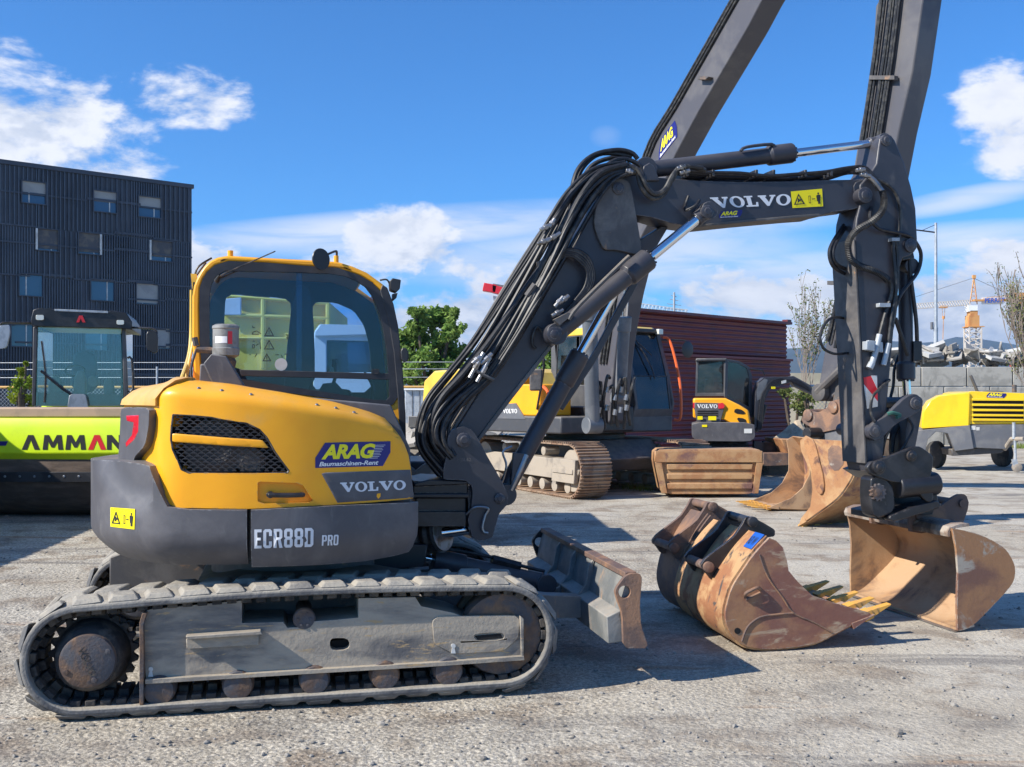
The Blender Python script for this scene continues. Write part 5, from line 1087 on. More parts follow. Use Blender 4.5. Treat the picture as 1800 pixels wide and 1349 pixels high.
# undercarriage: steel tracks
UF = Fr(G(1022, 881).x, G(1012, 881).y, -63)      # near front bottom corner of the track
def steel_track(w0, w1, Ln):
    r = .47; a0, a1 = -Ln+r, -r; per = []
    def pt(s):
        L1 = a1-a0; C = math.pi*r
        if s < L1: return (a1-s, r*2, -1, 0, math.pi)
        s -= L1
        if s < C: th = math.pi/2+s/r; return (a0+r*math.cos(th), r+r*math.sin(th), -math.sin(th), math.cos(th), 0)
        s -= C
        if s < L1: return (a0+s, 0, 1, 0, 0)
        s -= L1; th = -math.pi/2+s/r; return (a1+r*math.cos(th), r+r*math.sin(th), -math.sin(th), math.cos(th), 0)
    tot = 2*(a1-a0)+2*math.pi*r; n = int(tot/.19); t0 = None
    root_track = None
    for i in range(n):
        a, z, tx, tz, _ = pt((i+.3)*tot/n); nx, nz = tz, -tx
        b = MB(); c = UF.L(a, (w0+w1)/2, z)
        b.box(c-(UF.u*nx+Vector((0, 0, nz)))*.03, UF.u*tx*.088+Vector((0, 0, tz*.088)), UF.v*(w1-w0)/2, UF.u*nx*.012+Vector((0, 0, nz*.012)))
        for o in (-.07, .0, .07): b.box(c+UF.u*tx*o+Vector((0, 0, tz*o))-(UF.u*nx+Vector((0, 0, nz)))*.008, UF.u*tx*.010+Vector((0, 0, tz*.010)), UF.v*(w1-w0)/2, UF.u*nx*.02+Vector((0, 0, nz*.02)))
        o_ = b.build('track_shoe', 'rust_shoe', root_track or E2, 0, smooth=False)
    b = MB(); b.lplate(UF, rnd([(a0-.1, .30), (a1+.12, .30), (a1+.30, .45), (a1+.12, .64), (a0, .66), (a0-.3, .5)], 1, .15), w0+.06, w1-.06); b.build('track_frame', 'dusty_frame', E2, .01)
    b = MB(); b.lplate(UF, [(a1-.55, .26), (a1+.22, .26), (a1+.26, .66), (a1-.5, .66)], w0+.0, w0+.08); b.lplate(UF, [(a1-.5, .42), (a1+.2, .42), (a1+.2, .50), (a1-.5, .50)], w0-.02, w0+.05); b.build('idler_guard', 'dusty_frame', E2, .01)
    for i in range(8): 
        a = a0+.15+i*(a1-a0-.3)/7; b = MB(); b.lathe(UF.L(a, w0+.08, .17), UF.v, [(0, .05), (.01, .10), (w1-w0-.17, .10), (w1-w0-.16, .05)], 16); b.build('track_roller', 'dusty_frame', E2)
    for a in (a0+.9, a1-1.0): 
        b = MB(); b.lathe(UF.L(a, w0+.08, .76), UF.v, [(0, .04), (.01, .08), (.3, .08)], 16); b.build('carrier_roller', 'dusty_frame', E2)
    for a in (a0, a1): 
        b = MB(); b.lathe(UF.L(a, w0+.1, r), UF.v, [(0, .1), (.01, .36), (w1-w0-.2, .36), (w1-w0-.19, .1)], 28); b.build('track_wheel', 'dusty_frame', E2)
steel_track(0, .60, 4.4); steel_track(2.2, 2.8, 4.4)
b = MB(); b.lplate(UF, [(-3.5, .40), (-.9, .40), (-.75, .62), (-1.2, .95), (-3.2, .95)], .55, 2.25); b.lathe(UF.L(-2.2, 1.4, .92), (0, 0, 1), [(0, .75), (.12, .75), (.13, .66), (.25, .66)], 36); b.build('chassis', 'dark_grey2', E2, .03)
def EP(px, w0, w1, nm, mt, par=E2, bev=.02, fr=EF): return MB().plate(fr, px, w0, w1).build(nm, mt, par, bev)
# superstructure block, in local metres (a forward, w to the right of the picture)
SF = Fr(UF.L(-2.2, 1.4, 0).x-.42, UF.L(-2.2, 1.4, 0).y+.1, -52)
SWL, SWR = -1.38, 1.38
b = MB(); b.fbox(SF, -2.6, 1.55, SWL, SWR, 1.08, 1.38); b.build('deck', 'dark_grey2', E2, .03)
hs = [(-2.72, 1.12), (-2.85, 1.5), (-2.78, 2.05), (-2.4, 2.25), (-.9, 2.28), (-.72, 2.2), (-.35, 1.62), (-.35, 1.38), (-2.3, 1.38), (-2.5, 1.12)]
b = MB(); b.lplate(SF, hs, SWL+.02, SWR-.02); HO = b.build('engine_hood', 'pale_yellow', E2, .04)
NP_ = MB().plate(SF, [(873, 736), (880, 711), (906, 709), (923, 737)], SWL-.01, SWL+.018).build('name_panel', 'comp_grey', HO)
flat(slab_word('VOLVO'), quadmap(lambda x, y: SF.P(x, y, SWL-.016), [(884, 719), (909, 719), (909, 727), (884, 727)])).build('lettering', 'white', NP_)
b = MB(); b.lplate(SF, [(-2.80, 1.12), (-2.88, 1.45), (-2.6, 1.40), (-1.1, 1.40), (-.9, 1.12)], SWL-.03, SWL+.02); b.build('side_skirt', 'grey_body', E2, .01)
b = MB(); b.fbox(SF, -.9, .95, SWL+.02, -.62, 1.38, 1.95); b.build('tool_box', 'yellow', E2, .03)
b = MB(); b.fbox(SF, -.88, .0, SWL+.05, -.65, 1.95, 2.3); b.build('tank', 'yellow', E2, .03)
b = MB(); b.fbox(SF, -.85, -.1, SWL+.02, -.7, 2.30, 2.36); b.build('top_grating', 'dark_grey2', E2, .01); MB().cyl(SF.L(-1.6, -.7, 2.25), SF.L(-1.6, -.7, 2.6), .07).build('exhaust_pipe', 'dark_grey2', E2)
def rail(pts, nm='handrail', mt='orange_paint', r=.03, par=E2): 
    b = MB(); b.tube(pts, r, 8, 4); return b.build(nm, mt, par)
rail([SF.L(-.7, SWL+.08, 2.3), SF.L(-.7, SWL+.06, 2.7), SF.L(-.2, SWL+.06, 2.72), SF.L(.05, SWL+.06, 2.4), SF.L(.1, SWL+.06, 1.95)])
rail([SF.L(.95, SWL+.1, 1.9), SF.L(1.1, SWL+.1, 1.75), SF.L(1.1, SWL+.1, 1.2), SF.L(.9, SWL+.1, 1.1)])
b = MB(); b.tube([SF.L(.9, SWL, 1.5), SF.L(1.2, SWL-.1, 2.2), SF.L(1.2, SWL-.12, 2.5)], .02); m_o = b.build('mirror_arm', 'black_steel', E2)
b = MB(); b.plate(Fr(SF.L(1.2, SWL-.12, 0).x, SF.L(1.2, SWL-.12, 0).y, 8), circ(0, 0, 1, 3), 0, .01) if False else None
q = atD(942, 668, 17.6); b = MB(); b.box(q, (.11, 0, 0), (0, .03, 0), (0, 0, .19)); b.build('mirror', 'grey_worn', m_o, .03)
# cab
cabp = [(-.75, 1.2), (1.50, 1.2), (1.62, 1.6), (1.50, 2.1), (1.22, 2.95), (1.05, 3.05), (-.55, 3.05), (-.75, 2.9)]
w0, w1 = .34, 1.36
gp = [(.10, 1.95), (1.40, 1.95), (1.20, 2.62), (1.08, 2.88), (.10, 2.88)]; gp2 = [(-.62, 1.95), (.0, 1.95), (.0, 2.88), (-.55, 2.88)]
for w_ in (w0, w1-.05): MB().lplate(SF, cabp, w_, w_+.05, [gp, gp2]).build('cab_side', 'dark_grey2', E2, .01)
for w_ in (w0+.02, w1-.03): MB().lplate(SF, gp, w_, w_+.006).lplate(SF, gp2, w_, w_+.006).build('window', 'dark_glass', E2)
b = MB(); b.lplate(SF, [(1.22, 2.93), (1.05, 3.05), (-.55, 3.05), (-.7, 2.93), (-.66, 2.90), (1.05, 2.90)], w0-.01, w1+.01); CR = b.build('cab_roof', 'pale_yellow', E2, .02)
b = MB(); b.fbox(SF, 1.02, 1.3, w0-.02, w1+.02, 2.92, 3.0); b.build('visor', 'black_steel', CR, .02)
for w_ in (w0+.08, w1-.15):
    b = MB(); b.fbox(SF, 1.26, 1.36, w_, w_+.12, 2.90, 3.0); b.build('work_lamp', 'lamp_lens', CR, .01)
fr_a = lambda z: 1.50+.12*(z-1.2)/.4 if z < 1.6 else (1.62-.12*(z-1.6)/.5 if z < 2.1 else 1.50-.28*(z-2.1)/.85)
def fpan(z0, z1, wa, wb, d, nm, mt, par=E2, th=.03):
    b = MB(); b.add([SF.L(fr_a(z0)+d, wa, z0), SF.L(fr_a(z0)+d, wb, z0), SF.L(fr_a(z1)+d, wb, z1), SF.L(fr_a(z1)+d, wa, z1), SF.L(fr_a(z0)+d-th, wa, z0), SF.L(fr_a(z0)+d-th, wb, z0), SF.L(fr_a(z1)+d-th, wb, z1), SF.L(fr_a(z1)+d-th, wa, z1)], [(0, 1, 2, 3), (7, 6, 5, 4), (0, 4, 5, 1), (1, 5, 6, 2), (2, 6, 7, 3), (3, 7, 4, 0)]); return b.build(nm, mt, par)
fpan(1.2, 1.5, w0+.04, w1-.04, 0, 'front_skirt', 'dark_grey2')
fpan(1.5, 2.1, w0+.08, w1-.08, -.01, 'windscreen', 'dark_glass'); fpan(2.1, 2.12, w0+.05, w1-.05, .01, 'windscreen_bar', 'black_steel'); fpan(2.1, 2.92, w0+.08, w1-.08, -.01, 'windscreen', 'dark_glass')
for wa in (w0, w1-.09): fpan(1.5, 2.1, wa, wa+.09, .005, 'pillar', 'dark_grey2'); fpan(2.1, 2.95, wa, wa+.09, .005, 'pillar', 'dark_grey2')
b = MB(); b.fbox(SF, -.1, .4, w0+.3, w1-.3, 1.3, 1.9); b.fbox(SF, -.25, -.05, w0+.3, w1-.3, 1.7, 2.55); b.build('seat', 'plastic', E2, .05)
b = MB(); b.fbox(SF, -.7, -.66, w0+.05, w1-.05, 1.3, 2.9); b.build('cab_back', 'dark_grey2', E2)
rail([SF.L(1.30, w1+.03, 2.85), SF.L(1.42, w1+.10, 2.75), SF.L(1.62, w1+.14, 2.0), SF.L(1.68, w1+.10, 1.35), SF.L(1.58, w1+.03, 1.30)], r=.026)
b = MB(); b.tube([SF.L(1.25, w1, 2.8), SF.L(1.5, w1+.35, 2.8), SF.L(1.55, w1+.4, 2.75)], .014); MM = b.build('mirror_arm', 'black_steel', E2)
b = MB(); b.lathe(SF.L(1.55, w1+.4, 2.62), SF.u, [(0, .13), (.03, .16), (.04, .13)], 18); b.build('mirror', 'plastic', MM)
b = MB(); b.tube([SF.L(1.26, .6, 2.9), SF.L(1.50, .85, 2.3), SF.L(1.55, .9, 2.05)], .012, 6, 2); b.tube([SF.L(1.26, .5, 2.9), SF.L(1.42, .95, 2.5)], .012, 6, 0); b.build('wiper', 'black_steel', E2)
b = MB()
for i in range(7):
    x = 1042+i*11; b.tube([atD(x, 748+(i % 3)*3, 17.4), atD(x-4+(i % 2)*6, 715, 17.3), atD(x+3, 680-(i % 3)*8, 17.2), atD(x+8-(i % 2)*14, 665+(i % 2)*20, 17.3)], .028, 8, 4)
b.build('hydraulic_hoses', 'hose_dusty', E2)
for i, x in enumerate((1038, 1052, 1066, 1080, 1090, 1100)):
    for y in (690+(i % 2)*14, 730-(i % 3)*4): MB().cyl(atD(x, y, 17.25), atD(x+2, y-10, 17.25), .04, n=8).build('hose_fitting', 'steel', E2)
b = MB(); b.fbox(SF, .5, 1.6, -.45, .32, 1.1, 1.55); b.build('boom_mount', 'black_steel', E2, .03)
# boom: left face seen; traced on the boom plane, then carried on beyond the picture's top
def eb(P): return [EF.al(x, y, -.2) for x, y in P]
bm_ = eb([(1040, 745), (1040, 690), (1046, 590), (1062, 500), (1092, 380), (1135, 268), (1175, 195), (1215, 125), (1262, 40), (1296, -20)])
apex = [(bm_[-1][0]+.25, bm_[-1][1]+.62), (bm_[-1][0]+.8, bm_[-1][1]+.8)]
bm2 = eb([(1340, 0), (1315, 48), (1270, 125), (1226, 200), (1183, 280), (1144, 385), (1120, 430), (1098, 520), (1084, 600), (1074, 690), (1072, 745)])
top_d = eb([(1536, 80), (1600, 90)])
BM = MB().lplate(EF, rnd(bm_+apex+[(bm2[0][0]+.65, bm2[0][1]+.55)]+bm2, 1, .1), -.2, .2).build('main_boom', 'grey_boom2', E2, .02)
up2 = [(apex[0][0]-.05, apex[0][1]-.1), (apex[1][0], apex[1][1]+.1), (top_d[1][0]+.35, max(apex[1][1], top_d[0][1])+.75), (top_d[1][0]+.5, top_d[0][1]+.9), (top_d[1][0]+.38, top_d[0][1]+.5), (apex[1][0]+.3, apex[1][1]-.5)]
MB().lplate(EF, up2, -.19, .19).build('upper_boom', 'grey_boom2', E2, .02)
rent_sticker(lambda x, y, p=0: EF.P(x, y, -.204+p), [(1186, 209), (1191, 236), (1161, 283), (1156, 258)][0:0] or [(1158, 250), (1186, 212), (1194, 236), (1158, 282)], BM)
dp = eb([(1536, 80), (1530, 125), (1512, 210), (1495, 310), (1478, 430), (1462, 540), (1446, 620), (1434, 690), (1438, 704), (1452, 706), (1470, 690), (1500, 600), (1530, 480), (1560, 320), (1577, 230), (1601, 125), (1607, 90), (1600, 60)])
ddx = top_d[0]
dp2 = [(ddx[0]+.0, ddx[1]+.5)]+dp[1:-2]+[(dp[-2][0]+.12, ddx[1]+.45), (dp[-2][0]+.05, ddx[1]+.95), (dp[-2][0]-.2, ddx[1]+.95)]
DP = MB().lplate(EF, dp2, -.17, .17).build('dipper_arm', 'grey_boom2', E2, .02)
b = MB()
for i, (x0, x1) in enumerate(((1534, 1462), (1540, 1469), (1551, 1476), (1556, 1481), (1562, 1486), (1566, 1490))):
    b.tube([EF.P(x0+22, -60, -.22), EF.P(x0+3, 100, -.22), EF.P((x0*2+x1)/3+2, 270, -.22), EF.P((x0+x1*2)/3+3, 430, -.22), EF.P(x1+2, 560, -.22), EF.P(x1-8, 600+i*6, -.22)], (.030, .016, .026, .014, .022, .014)[i], 8, 3)
b.build('steel_pipes', 'hose_dusty', DP)
b = MB()
for y, x in ((136, 1552), (300, 1519), (497, 1478)): b.plate(EF, [(x-24, y-3), (x+20, y-3), (x+20, y+4), (x-24, y+4)], -.26, -.19)
b.build('pipe_clamps', 'grey_worn', DP)
b = MB()
for k, (dx, r) in enumerate(((0, .03), (5, .022), (-5, .022))): b.tube([EF.P(1330+dx, -70, -.22), EF.P(1222+dx, 120, -.22), EF.P(1182+dx, 190, -.22), EF.P(1146+dx, 250, -.22), EF.P(1120+dx, 330, -.22), EF.P(1085+dx, 480, -.22), EF.P(1060+dx, 640, -.22)], r, 8, 3)
b.build('steel_pipes', 'hose_dusty', BM)
b = MB(); b.plate(EF, [(1228, 133), (1245, 135), (1240, 140), (1225, 140)], -.3, -.2); b.build('pipe_bracket', 'grey_worn', BM)
# boom lift cylinders either side
for (xa, ya), (xb, yb), r, D0 in (((1042, 748), (1036, 542), .125, 17.3), ((1090, 700), (1098, 562), .10, 17.6)):
    p0 = atD(xa, ya, D0); p1 = atD(xb, yb, D0-.3); d = (p1-p0).normalized(); b = MB(); b.cyl(p0, p1, r, n=24); b.cyl(p1-d*.2, p1+d*.05, r*1.18, n=24); b.cyl(p0-EF.v*.14, p0+EF.v*.14, r*1.15, n=20); lc = b.build('lift_cylinder', 'grey_pale', E2, .01)
    MB().cyl(p1+d*.05, p1+d*1.5, r*.45, n=18).build('piston_rod', 'chrome', lc)
# bucket linkage and coupler at the dipper's foot
b = MB(); b.tube([EF.P(1480, 648, -.26), EF.P(1437, 690, -.26)], .055, 8, 0); b.lathe(EF.P(1480, 648, -.30), EF.v, [(0, .07), (.01, .11), (.10, .11)], 20); b.lathe(EF.P(1437, 690, -.30), EF.v, [(0, .07), (.01, .12), (.10, .12)], 20); b.build('link_bar', 'grey_worn', E2, .005)
b = MB(); b.plate(EF, [(1474, 655), (1490, 655), (1480, 712), (1462, 712)], -.2, .2); b.build('tipping_link', 'grey_worn', E2, .01)
cpl = rnd([(1408, 742), (1412, 726), (1424, 722), (1438, 726), (1455, 716), (1463, 704), (1476, 702), (1486, 712), (1492, 740), (1440, 750), (1425, 752)], 1, .2)
for w_ in (-.26, .22): MB().plate(EF, cpl, w_, w_+.04).build('coupler_plate', 'rust_dark', E2, .008)
for x, y in ((1418, 730), (1462, 716)): MB().lathe(EF.P(x, y, -.30), EF.v, [(0, .05), (.01, .08), (.58, .08), (.6, .05)], 18).build('pin', 'rust_dark', E2)
MB().plate(EF, [(1422, 752), (1492, 738), (1494, 750), (1428, 764)], -.28, .28).build('coupler_base', 'rust_dark', E2, .01)
MB().plate(EF, [(1430, 765), (1495, 744), (1503, 790), (1440, 775)], -.25, .25).build('hitch_saddle', 'comp_grey', E2, .01)
w5 = -.5
sh5 = [EF.al(x, y, w5) for x, y in [(1499, 776), (1504, 806), (1501, 833), (1490, 854), (1472, 877), (1437, 903), (1406, 925)]]
fr5 = [EF.al(x, y, w5) for x, y in [(1410, 911), (1426, 891), (1430, 862), (1427, 830), (1410, 793), (1408, 775), (1418, 766), (1430, 772)]]
HBK = dig_bucket('bucket', EF, sh5, fr5, w5, .5, None, ('rust_orange', 'rust_orange'), 5, .16, parent=E2)
MB().plate(EF, rnd([(1410, 776), (1420, 768), (1430, 774), (1437, 800), (1448, 845), (1447, 868), (1438, 870), (1430, 850), (1424, 815)], 1), w5-.05, w5-.022).build('wear_strip', 'rust', HBK, .01)
MB().cyl(EF.P(1418, 762, w5), EF.P(1418, 762, w5)+EF.v*.9, .075, n=20).build('bucket_pin', 'black_steel', HBK)
MB().plate(EF, rnd([(1456, 783), (1480, 784), (1486, 812), (1470, 832), (1455, 815)], 1), w5-.026, w5-.022).build('worn_patch', 'rust_dark', HBK)

# ================================================================ small excavator
QF = Fr(atD(1260, 700, 22.4).x, 22.4, -10)
QE = thing('mini_excavator', QF.o, 'small yellow and grey excavator with square cab in front of the maroon shed', 'excavator')
def QP(px, w0, w1, nm, mt, par=None, bev=.01, holes=()): return MB().plate(QF, px, w0, w1, holes).build(nm, mt, par or QE, bev)
QP(rnd([(1216, 742), (1326, 743), (1328, 770), (1318, 777), (1226, 776), (1216, 768)], 1, .15), -.1, 1.4, 'counterweight', 'grey_body', bev=.06)
QP([(1218, 700), (1275, 700), (1300, 712), (1316, 722), (1322, 756), (1296, 752), (1272, 738), (1218, 735)], -.02, 1.35, 'engine_hood', 'yellow', bev=.04)
bk = QP([(1221, 708), (1272, 709), (1272, 722), (1266, 743), (1225, 742), (1221, 722)], -.06, -.01, 'rear_door', 'grey_body', bev=.01)
for i in range(3): QP([(1226, 722+i*4), (1262, 722+i*4), (1262, 724+i*4), (1226, 724+i*4)], -.07, -.06, 'louvre', 'deep_black', bk, 0)
flat(slab_word('VOLVO'), quadmap(lambda x, y: QF.P(x, y, -.065), [(1225, 711), (1261, 711), (1261, 718), (1225, 718)])).build('lettering', 'white', bk)
QP([(1218, 708), (1222, 708), (1221, 718), (1218, 718)], -.04, -.02, 'tail_lamp', 'red_lens', bev=0); QP([(1262, 710), (1270, 708), (1274, 713), (1272, 718), (1263, 719)], -.075, -.05, 'tail_lamp', 'red_lens', bev=0)
for P in ([(1226, 732), (1235, 732), (1235, 738), (1226, 738)], [(1245, 732), (1259, 732), (1259, 739), (1245, 739)], [(1234, 747), (1243, 747), (1243, 751), (1234, 751)]): QP(P, -.115, -.105, 'sticker', 'warn_yellow', bev=0)
QP([(1308, 754), (1322, 754), (1322, 762), (1308, 762)], -.115, -.105, 'number_plate', 'offwhite', bev=0)
for P in ([(1292, 718), (1306, 721), (1312, 729), (1290, 727)], [(1294, 734), (1310, 736), (1313, 744), (1300, 744)]): QP(rnd(P, 1), -.03, -.015, 'vent', 'deep_black', bev=0)
cab = [(1222, 696), (1224, 633), (1232, 631), (1300, 634), (1318, 642), (1322, 700), (1318, 722), (1270, 700)]
QP([(1222, 697), (1224, 632), (1276, 631), (1276, 697)], .10, .13, 'rear_frame', 'dark_grey2', None, .008, [[(1226, 691), (1228, 636), (1272, 636), (1272, 691)]])
QP([(1226, 691), (1228, 636), (1272, 636), (1272, 691)], .112, .118, 'window', 'dark_glass', bev=0)
SQ = Fr(*QF.L(QF.al(1276, 660, .1)[0], .1, 0).xy, 34)
sd = [(1274, 698), (1275, 631), (1300, 635), (1317, 645), (1322, 660), (1323, 735), (1300, 715)]
MB().plate(SQ, sd, 0, .03, [[(1279, 698), (1280, 636), (1298, 639), (1313, 648), (1317, 662), (1317, 716), (1300, 706)]]).build('cab_side', 'dark_grey2', QE, .008)
MB().plate(SQ, [(1279, 698), (1280, 636), (1298, 639), (1313, 648), (1317, 662), (1317, 716), (1300, 706)], .012, .018).build('window', 'dark_glass', QE)
MB().plate(SQ, [(1277, 678), (1318, 680), (1318, 718), (1300, 706), (1277, 698)], .02, .10).build('door_panel', 'yellow', QE)
MB().plate(QF, [(1222, 635), (1224, 630), (1278, 630), (1276, 635)], .05, 1.25).build('cab_roof', 'dark_grey2', QE, .02)
MB().plate(QF, [(1236, 695), (1240, 665), (1256, 665), (1258, 695)], .4, .6).build('seat', 'plastic', QE, .03)
b = MB(); b.tube([SQ.P(1318, 649, 0), SQ.P(1330, 650, -.1), SQ.P(1340, 652, -.1), SQ.P(1344, 660, -.1)], .015); b.build('mirror_arm', 'black_steel', QE)
b = MB(); b.fbox(QF, -.9, 1.1, .0, .35, .12, .5); b.fbox(QF, -.9, 1.1, 1.25, 1.6, .12, .5); b.fbox(QF, -.5, .7, .3, 1.3, .3, .75); b.build('undercarriage', 'track_inner', QE, .08)
QB = Fr(*QF.L(QF.al(1325, 700, .6)[0], .6, 0).xy, 8)
def QBP(px, w0, w1, nm, mt, par=None, bev=.01): return MB().plate(QB, px, w0, w1).build(nm, mt, par or QE, bev)
QBP([(1326, 752), (1328, 690), (1333, 672), (1343, 664), (1360, 663), (1392, 662), (1396, 670), (1372, 678), (1354, 684), (1346, 700), (1336, 745), (1334, 760)], -.1, .1, 'boom', 'grey_boom')
QBP([(1330, 690), (1334, 674), (1344, 666), (1350, 668), (1340, 700), (1331, 705)], -.105, -.1, 'boom_plate', 'grey_pale')
QBP([(1385, 663), (1395, 661), (1426, 678), (1430, 694), (1420, 690), (1396, 678)], -.09, .09, 'dipper_arm', 'grey_boom')
b = MB()
for i in range(4): b.tube([QB.P(1332+i*2, 755, -.13), QB.P(1338+i*2, 700-i*2, -.13), QB.P(1350+i, 682-i*3, -.13), QB.P(1375, 672-i*2, -.13), QB.P(1400, 668+i*2, -.12), QB.P(1424, 684+i, -.1)], .016, 6, 4)
b.cyl(QB.P(1334, 756, -.05), QB.P(1345, 712, -.05), .05); b.build('hydraulic_hoses', 'hose', QE)
for P, n_ in (([(1356, 680), (1363, 680), (1363, 684), (1356, 684)], 'warn_yellow'), ([(1374, 670), (1382, 668), (1382, 673), (1374, 675)], 'offwhite')): QBP(P, -.16, -.15, 'sticker', n_, None, 0)
QBP([(1342, 797), (1386, 797), (1386, 818), (1342, 820)], -.9, .9, 'dozer_blade', 'rust_dark', None, .01)
for xx in (1334, 1350): QBP([(xx-8, 775), (xx+20, 780), (xx+14, 800), (xx-10, 795)], -.3, -.2, 'push_arm', 'black_steel', None, .01)

# ================================================================ roller
RF = Fr(atD(140, 700, 14.2).x, 14.2, -2)
RL = thing('road_roller', RF.L(0, 1.5, 0), 'lime green soil roller with glazed cab and wide smooth drum at the left edge', 'road roller')
def RP_(px, w0, w1, nm, mt, par=None, bev=.012, holes=()): return MB().plate(RF, px, w0, w1, holes).build(nm, mt, par or RL, bev)
XL = -95
b = MB(); dc = RF.L(*((0, .85, .78))); b.cyl(RF.L(RF.al(XL+14, 700)[0], .85, .78), RF.L(RF.al(270, 700)[0], .85, .78), .78, n=64); b.build('drum', 'drum_brown', RL, .02)
FRM = MB(); az = lambda x, y: RF.al(x, y, 0)
zl = [az(0, y)[1] for y in (735, 752, 797, 815)]
aL, aR = az(XL, 700)[0], az(286, 700)[0]
prof_w = [(.06, zl[0]), (.0, zl[1]), (.0, zl[2]), (.12, zl[3]), (.4, zl[3]), (.4, zl[0])]
FRM.add([RF.L(aL, w_, z) for w_, z in prof_w]+[RF.L(aR, w_, z) for w_, z in prof_w], [(i, (i+1) % 6, 6+(i+1) % 6, 6+i) for i in range(6)]+[tuple(range(6)), tuple(range(11, 5, -1))])
FR_ = FRM.build('front_frame', 'lime', RL, .015)
RP_([(XL, 717), (286, 717), (286, 734), (XL, 734)], .10, 1.3, 'top_deck', 'dusty_deck', None, .02)
# word on the frame: crossbar-less A
def blk(word):
    x = 0; ps = {'k': [], 'r': []}; nA = 0
    for ch in word:
        if ch in 'Ar':
            ps['r' if ch == 'r' else 'k'].append([[(x+a, b_) for a, b_ in [(0, 0), (.36, 1), (.66, 1), (1.02, 0), (.72, 0), (.51, .66), (.30, 0)]]]); x += 1.17 if ch == 'A' else 1.06
        elif ch == 'M': ps['k'].append([[(x+a, b_) for a, b_ in [(0, 0), (.10, 1), (.36, 1), (.58, .5), (.80, 1), (1.06, 1), (1.16, 0), (.88, 0), (.84, .55), (.66, .15), (.50, .15), (.32, .55), (.28, 0)]]]); x += 1.27
        elif ch == 'N': ps['k'].append([[(x+a, b_) for a, b_ in [(0, 0), (0, 1), (.28, 1), (.66, .45), (.66, 1), (.92, 1), (.92, 0), (.66, 0), (.26, .55), (.26, 0)]]]); x += 1.02
    return ps, x
ps, W_ = blk('AMMrNN'); K = (216-38)/(4.5*1.0+.9); 
def fmap(x, y): return RF.P(38+x*31.4, 791-y*26, -.004)
for key, mt_ in (('k', 'ink'), ('r', 'red')):
    V, F = polys2(ps[key]); MB().add([fmap(x, y)+RF.v*0 for x, y in V], F).build('lettering', mt_, FR_)
q = RF.P(-20, 780, -.004); b = MB(); b.plate(RF, [(-60, 776), (14, 776), (10, 784), (-64, 784)], -.006, -.004); b.build('sticker', 'navy', FR_)
RP_([(XL+10, 816), (280, 816), (280, 826), (XL+10, 826)], .12, .5, 'scraper_beam', 'black_steel', None, .01)
sc_ = RP_([(XL+10, 830), (280, 830), (280, 848), (XL+10, 848)], .05, .12, 'scraper', 'black_steel', None, .006)
for x in range(-70, 270, 26): MB().lathe(RF.P(x, 838, .04), RF.v, [(0, .008), (.004, .018), (.012, .018)], 8).build('bolt', 'steel', sc_)
for xx in (aL-.02, aR): 
    b = MB(); b.add([RF.L(xx, w_, z) for w_, z in [(.1, 1.05), (.3, .9), (1.0, .75), (3.2, .75), (3.2, 1.2), (.1, 1.42)]]+[RF.L(xx+.14, w_, z) for w_, z in [(.1, 1.05), (.3, .9), (1.0, .75), (3.2, .75), (3.2, 1.2), (.1, 1.42)]], [(i, (i+1) % 6, 6+(i+1) % 6, 6+i) for i in range(6)]+[tuple(range(6)), tuple(range(11, 5, -1))]); b.build('side_frame', 'lime', RL)
# cab further back
RF = Fr(atD(140, 700, 16.4).x, 16.4, 15)
CR_ = 0.0
cf = lambda x, y: RF.al(x, y, CR_)
RP_([(66, 575), (62, 714), (56, 714), (58, 575)], CR_, CR_+.1, 'pillar', 'dark_grey2'); RP_([(214, 575), (218, 714), (226, 714), (220, 575)], CR_, CR_+.1, 'pillar', 'dark_grey2')
RP_([(66, 572), (212, 574), (217, 714), (63, 714)], CR_+.03, CR_+.036, 'windscreen', 'roller_glass', None, 0)
rf = RP_([(54, 562), (58, 545), (66, 542), (90, 542), (98, 545), (188, 548), (196, 546), (222, 550), (232, 566), (232, 580), (215, 578), (62, 574), (55, 572)], CR_-.1, CR_+1.5, 'cab_roof', 'black_steel', None, .02)
RP_([(96, 543.5), (190, 547), (190, 551), (96, 547)], CR_-.12, CR_-.05, 'roof_trim', 'galv', rf, .004)
for P in ([(63, 554), (77, 554), (77, 563), (63, 563)], [(205, 563), (218, 563), (218, 571), (205, 571)]): RP_(rnd(P, 1, .15), CR_-.13, CR_-.1, 'work_lamp', 'lamp_lens', rf, .004)
RP_([(134, 567), (139, 555), (145, 555), (150, 567), (145, 567), (142, 560), (139, 567)], CR_-.125, CR_-.1, 'emblem', 'red', rf, 0)
for xa, xb in ((62, 66), (214, 218)):
    for w_ in (CR_+.05, ): RP_([(xa, 578), (xb, 578), (xb, 714), (xa, 714)], w_, w_+1.4, 'side_window', 'dark_glass', None, 0)
for xa, xb in ((62, 68), (212, 218)): RP_([(xa, 576), (xb, 576), (xb, 714), (xa, 714)], CR_+1.38, CR_+1.46, 'pillar', 'plastic', None, 0)
seat_ = RP_(rnd([(126, 640), (130, 618), (165, 618), (170, 640), (172, 690), (124, 690)], 1), CR_+.9, CR_+1.05, 'seat', 'seat_blue', None, .04)
b = MB(); b.tube([RF.P(116+17*math.cos(k*.524)+16, 652+9*math.sin(k*.524), CR_+.55) for k in range(12)], .016, 6, 2, closed=True); b.tube([RF.P(138, 655, CR_+.55), RF.P(140, 690, CR_+.4)], .04, 8, 0); b.build('steering_wheel', 'plastic', RL)
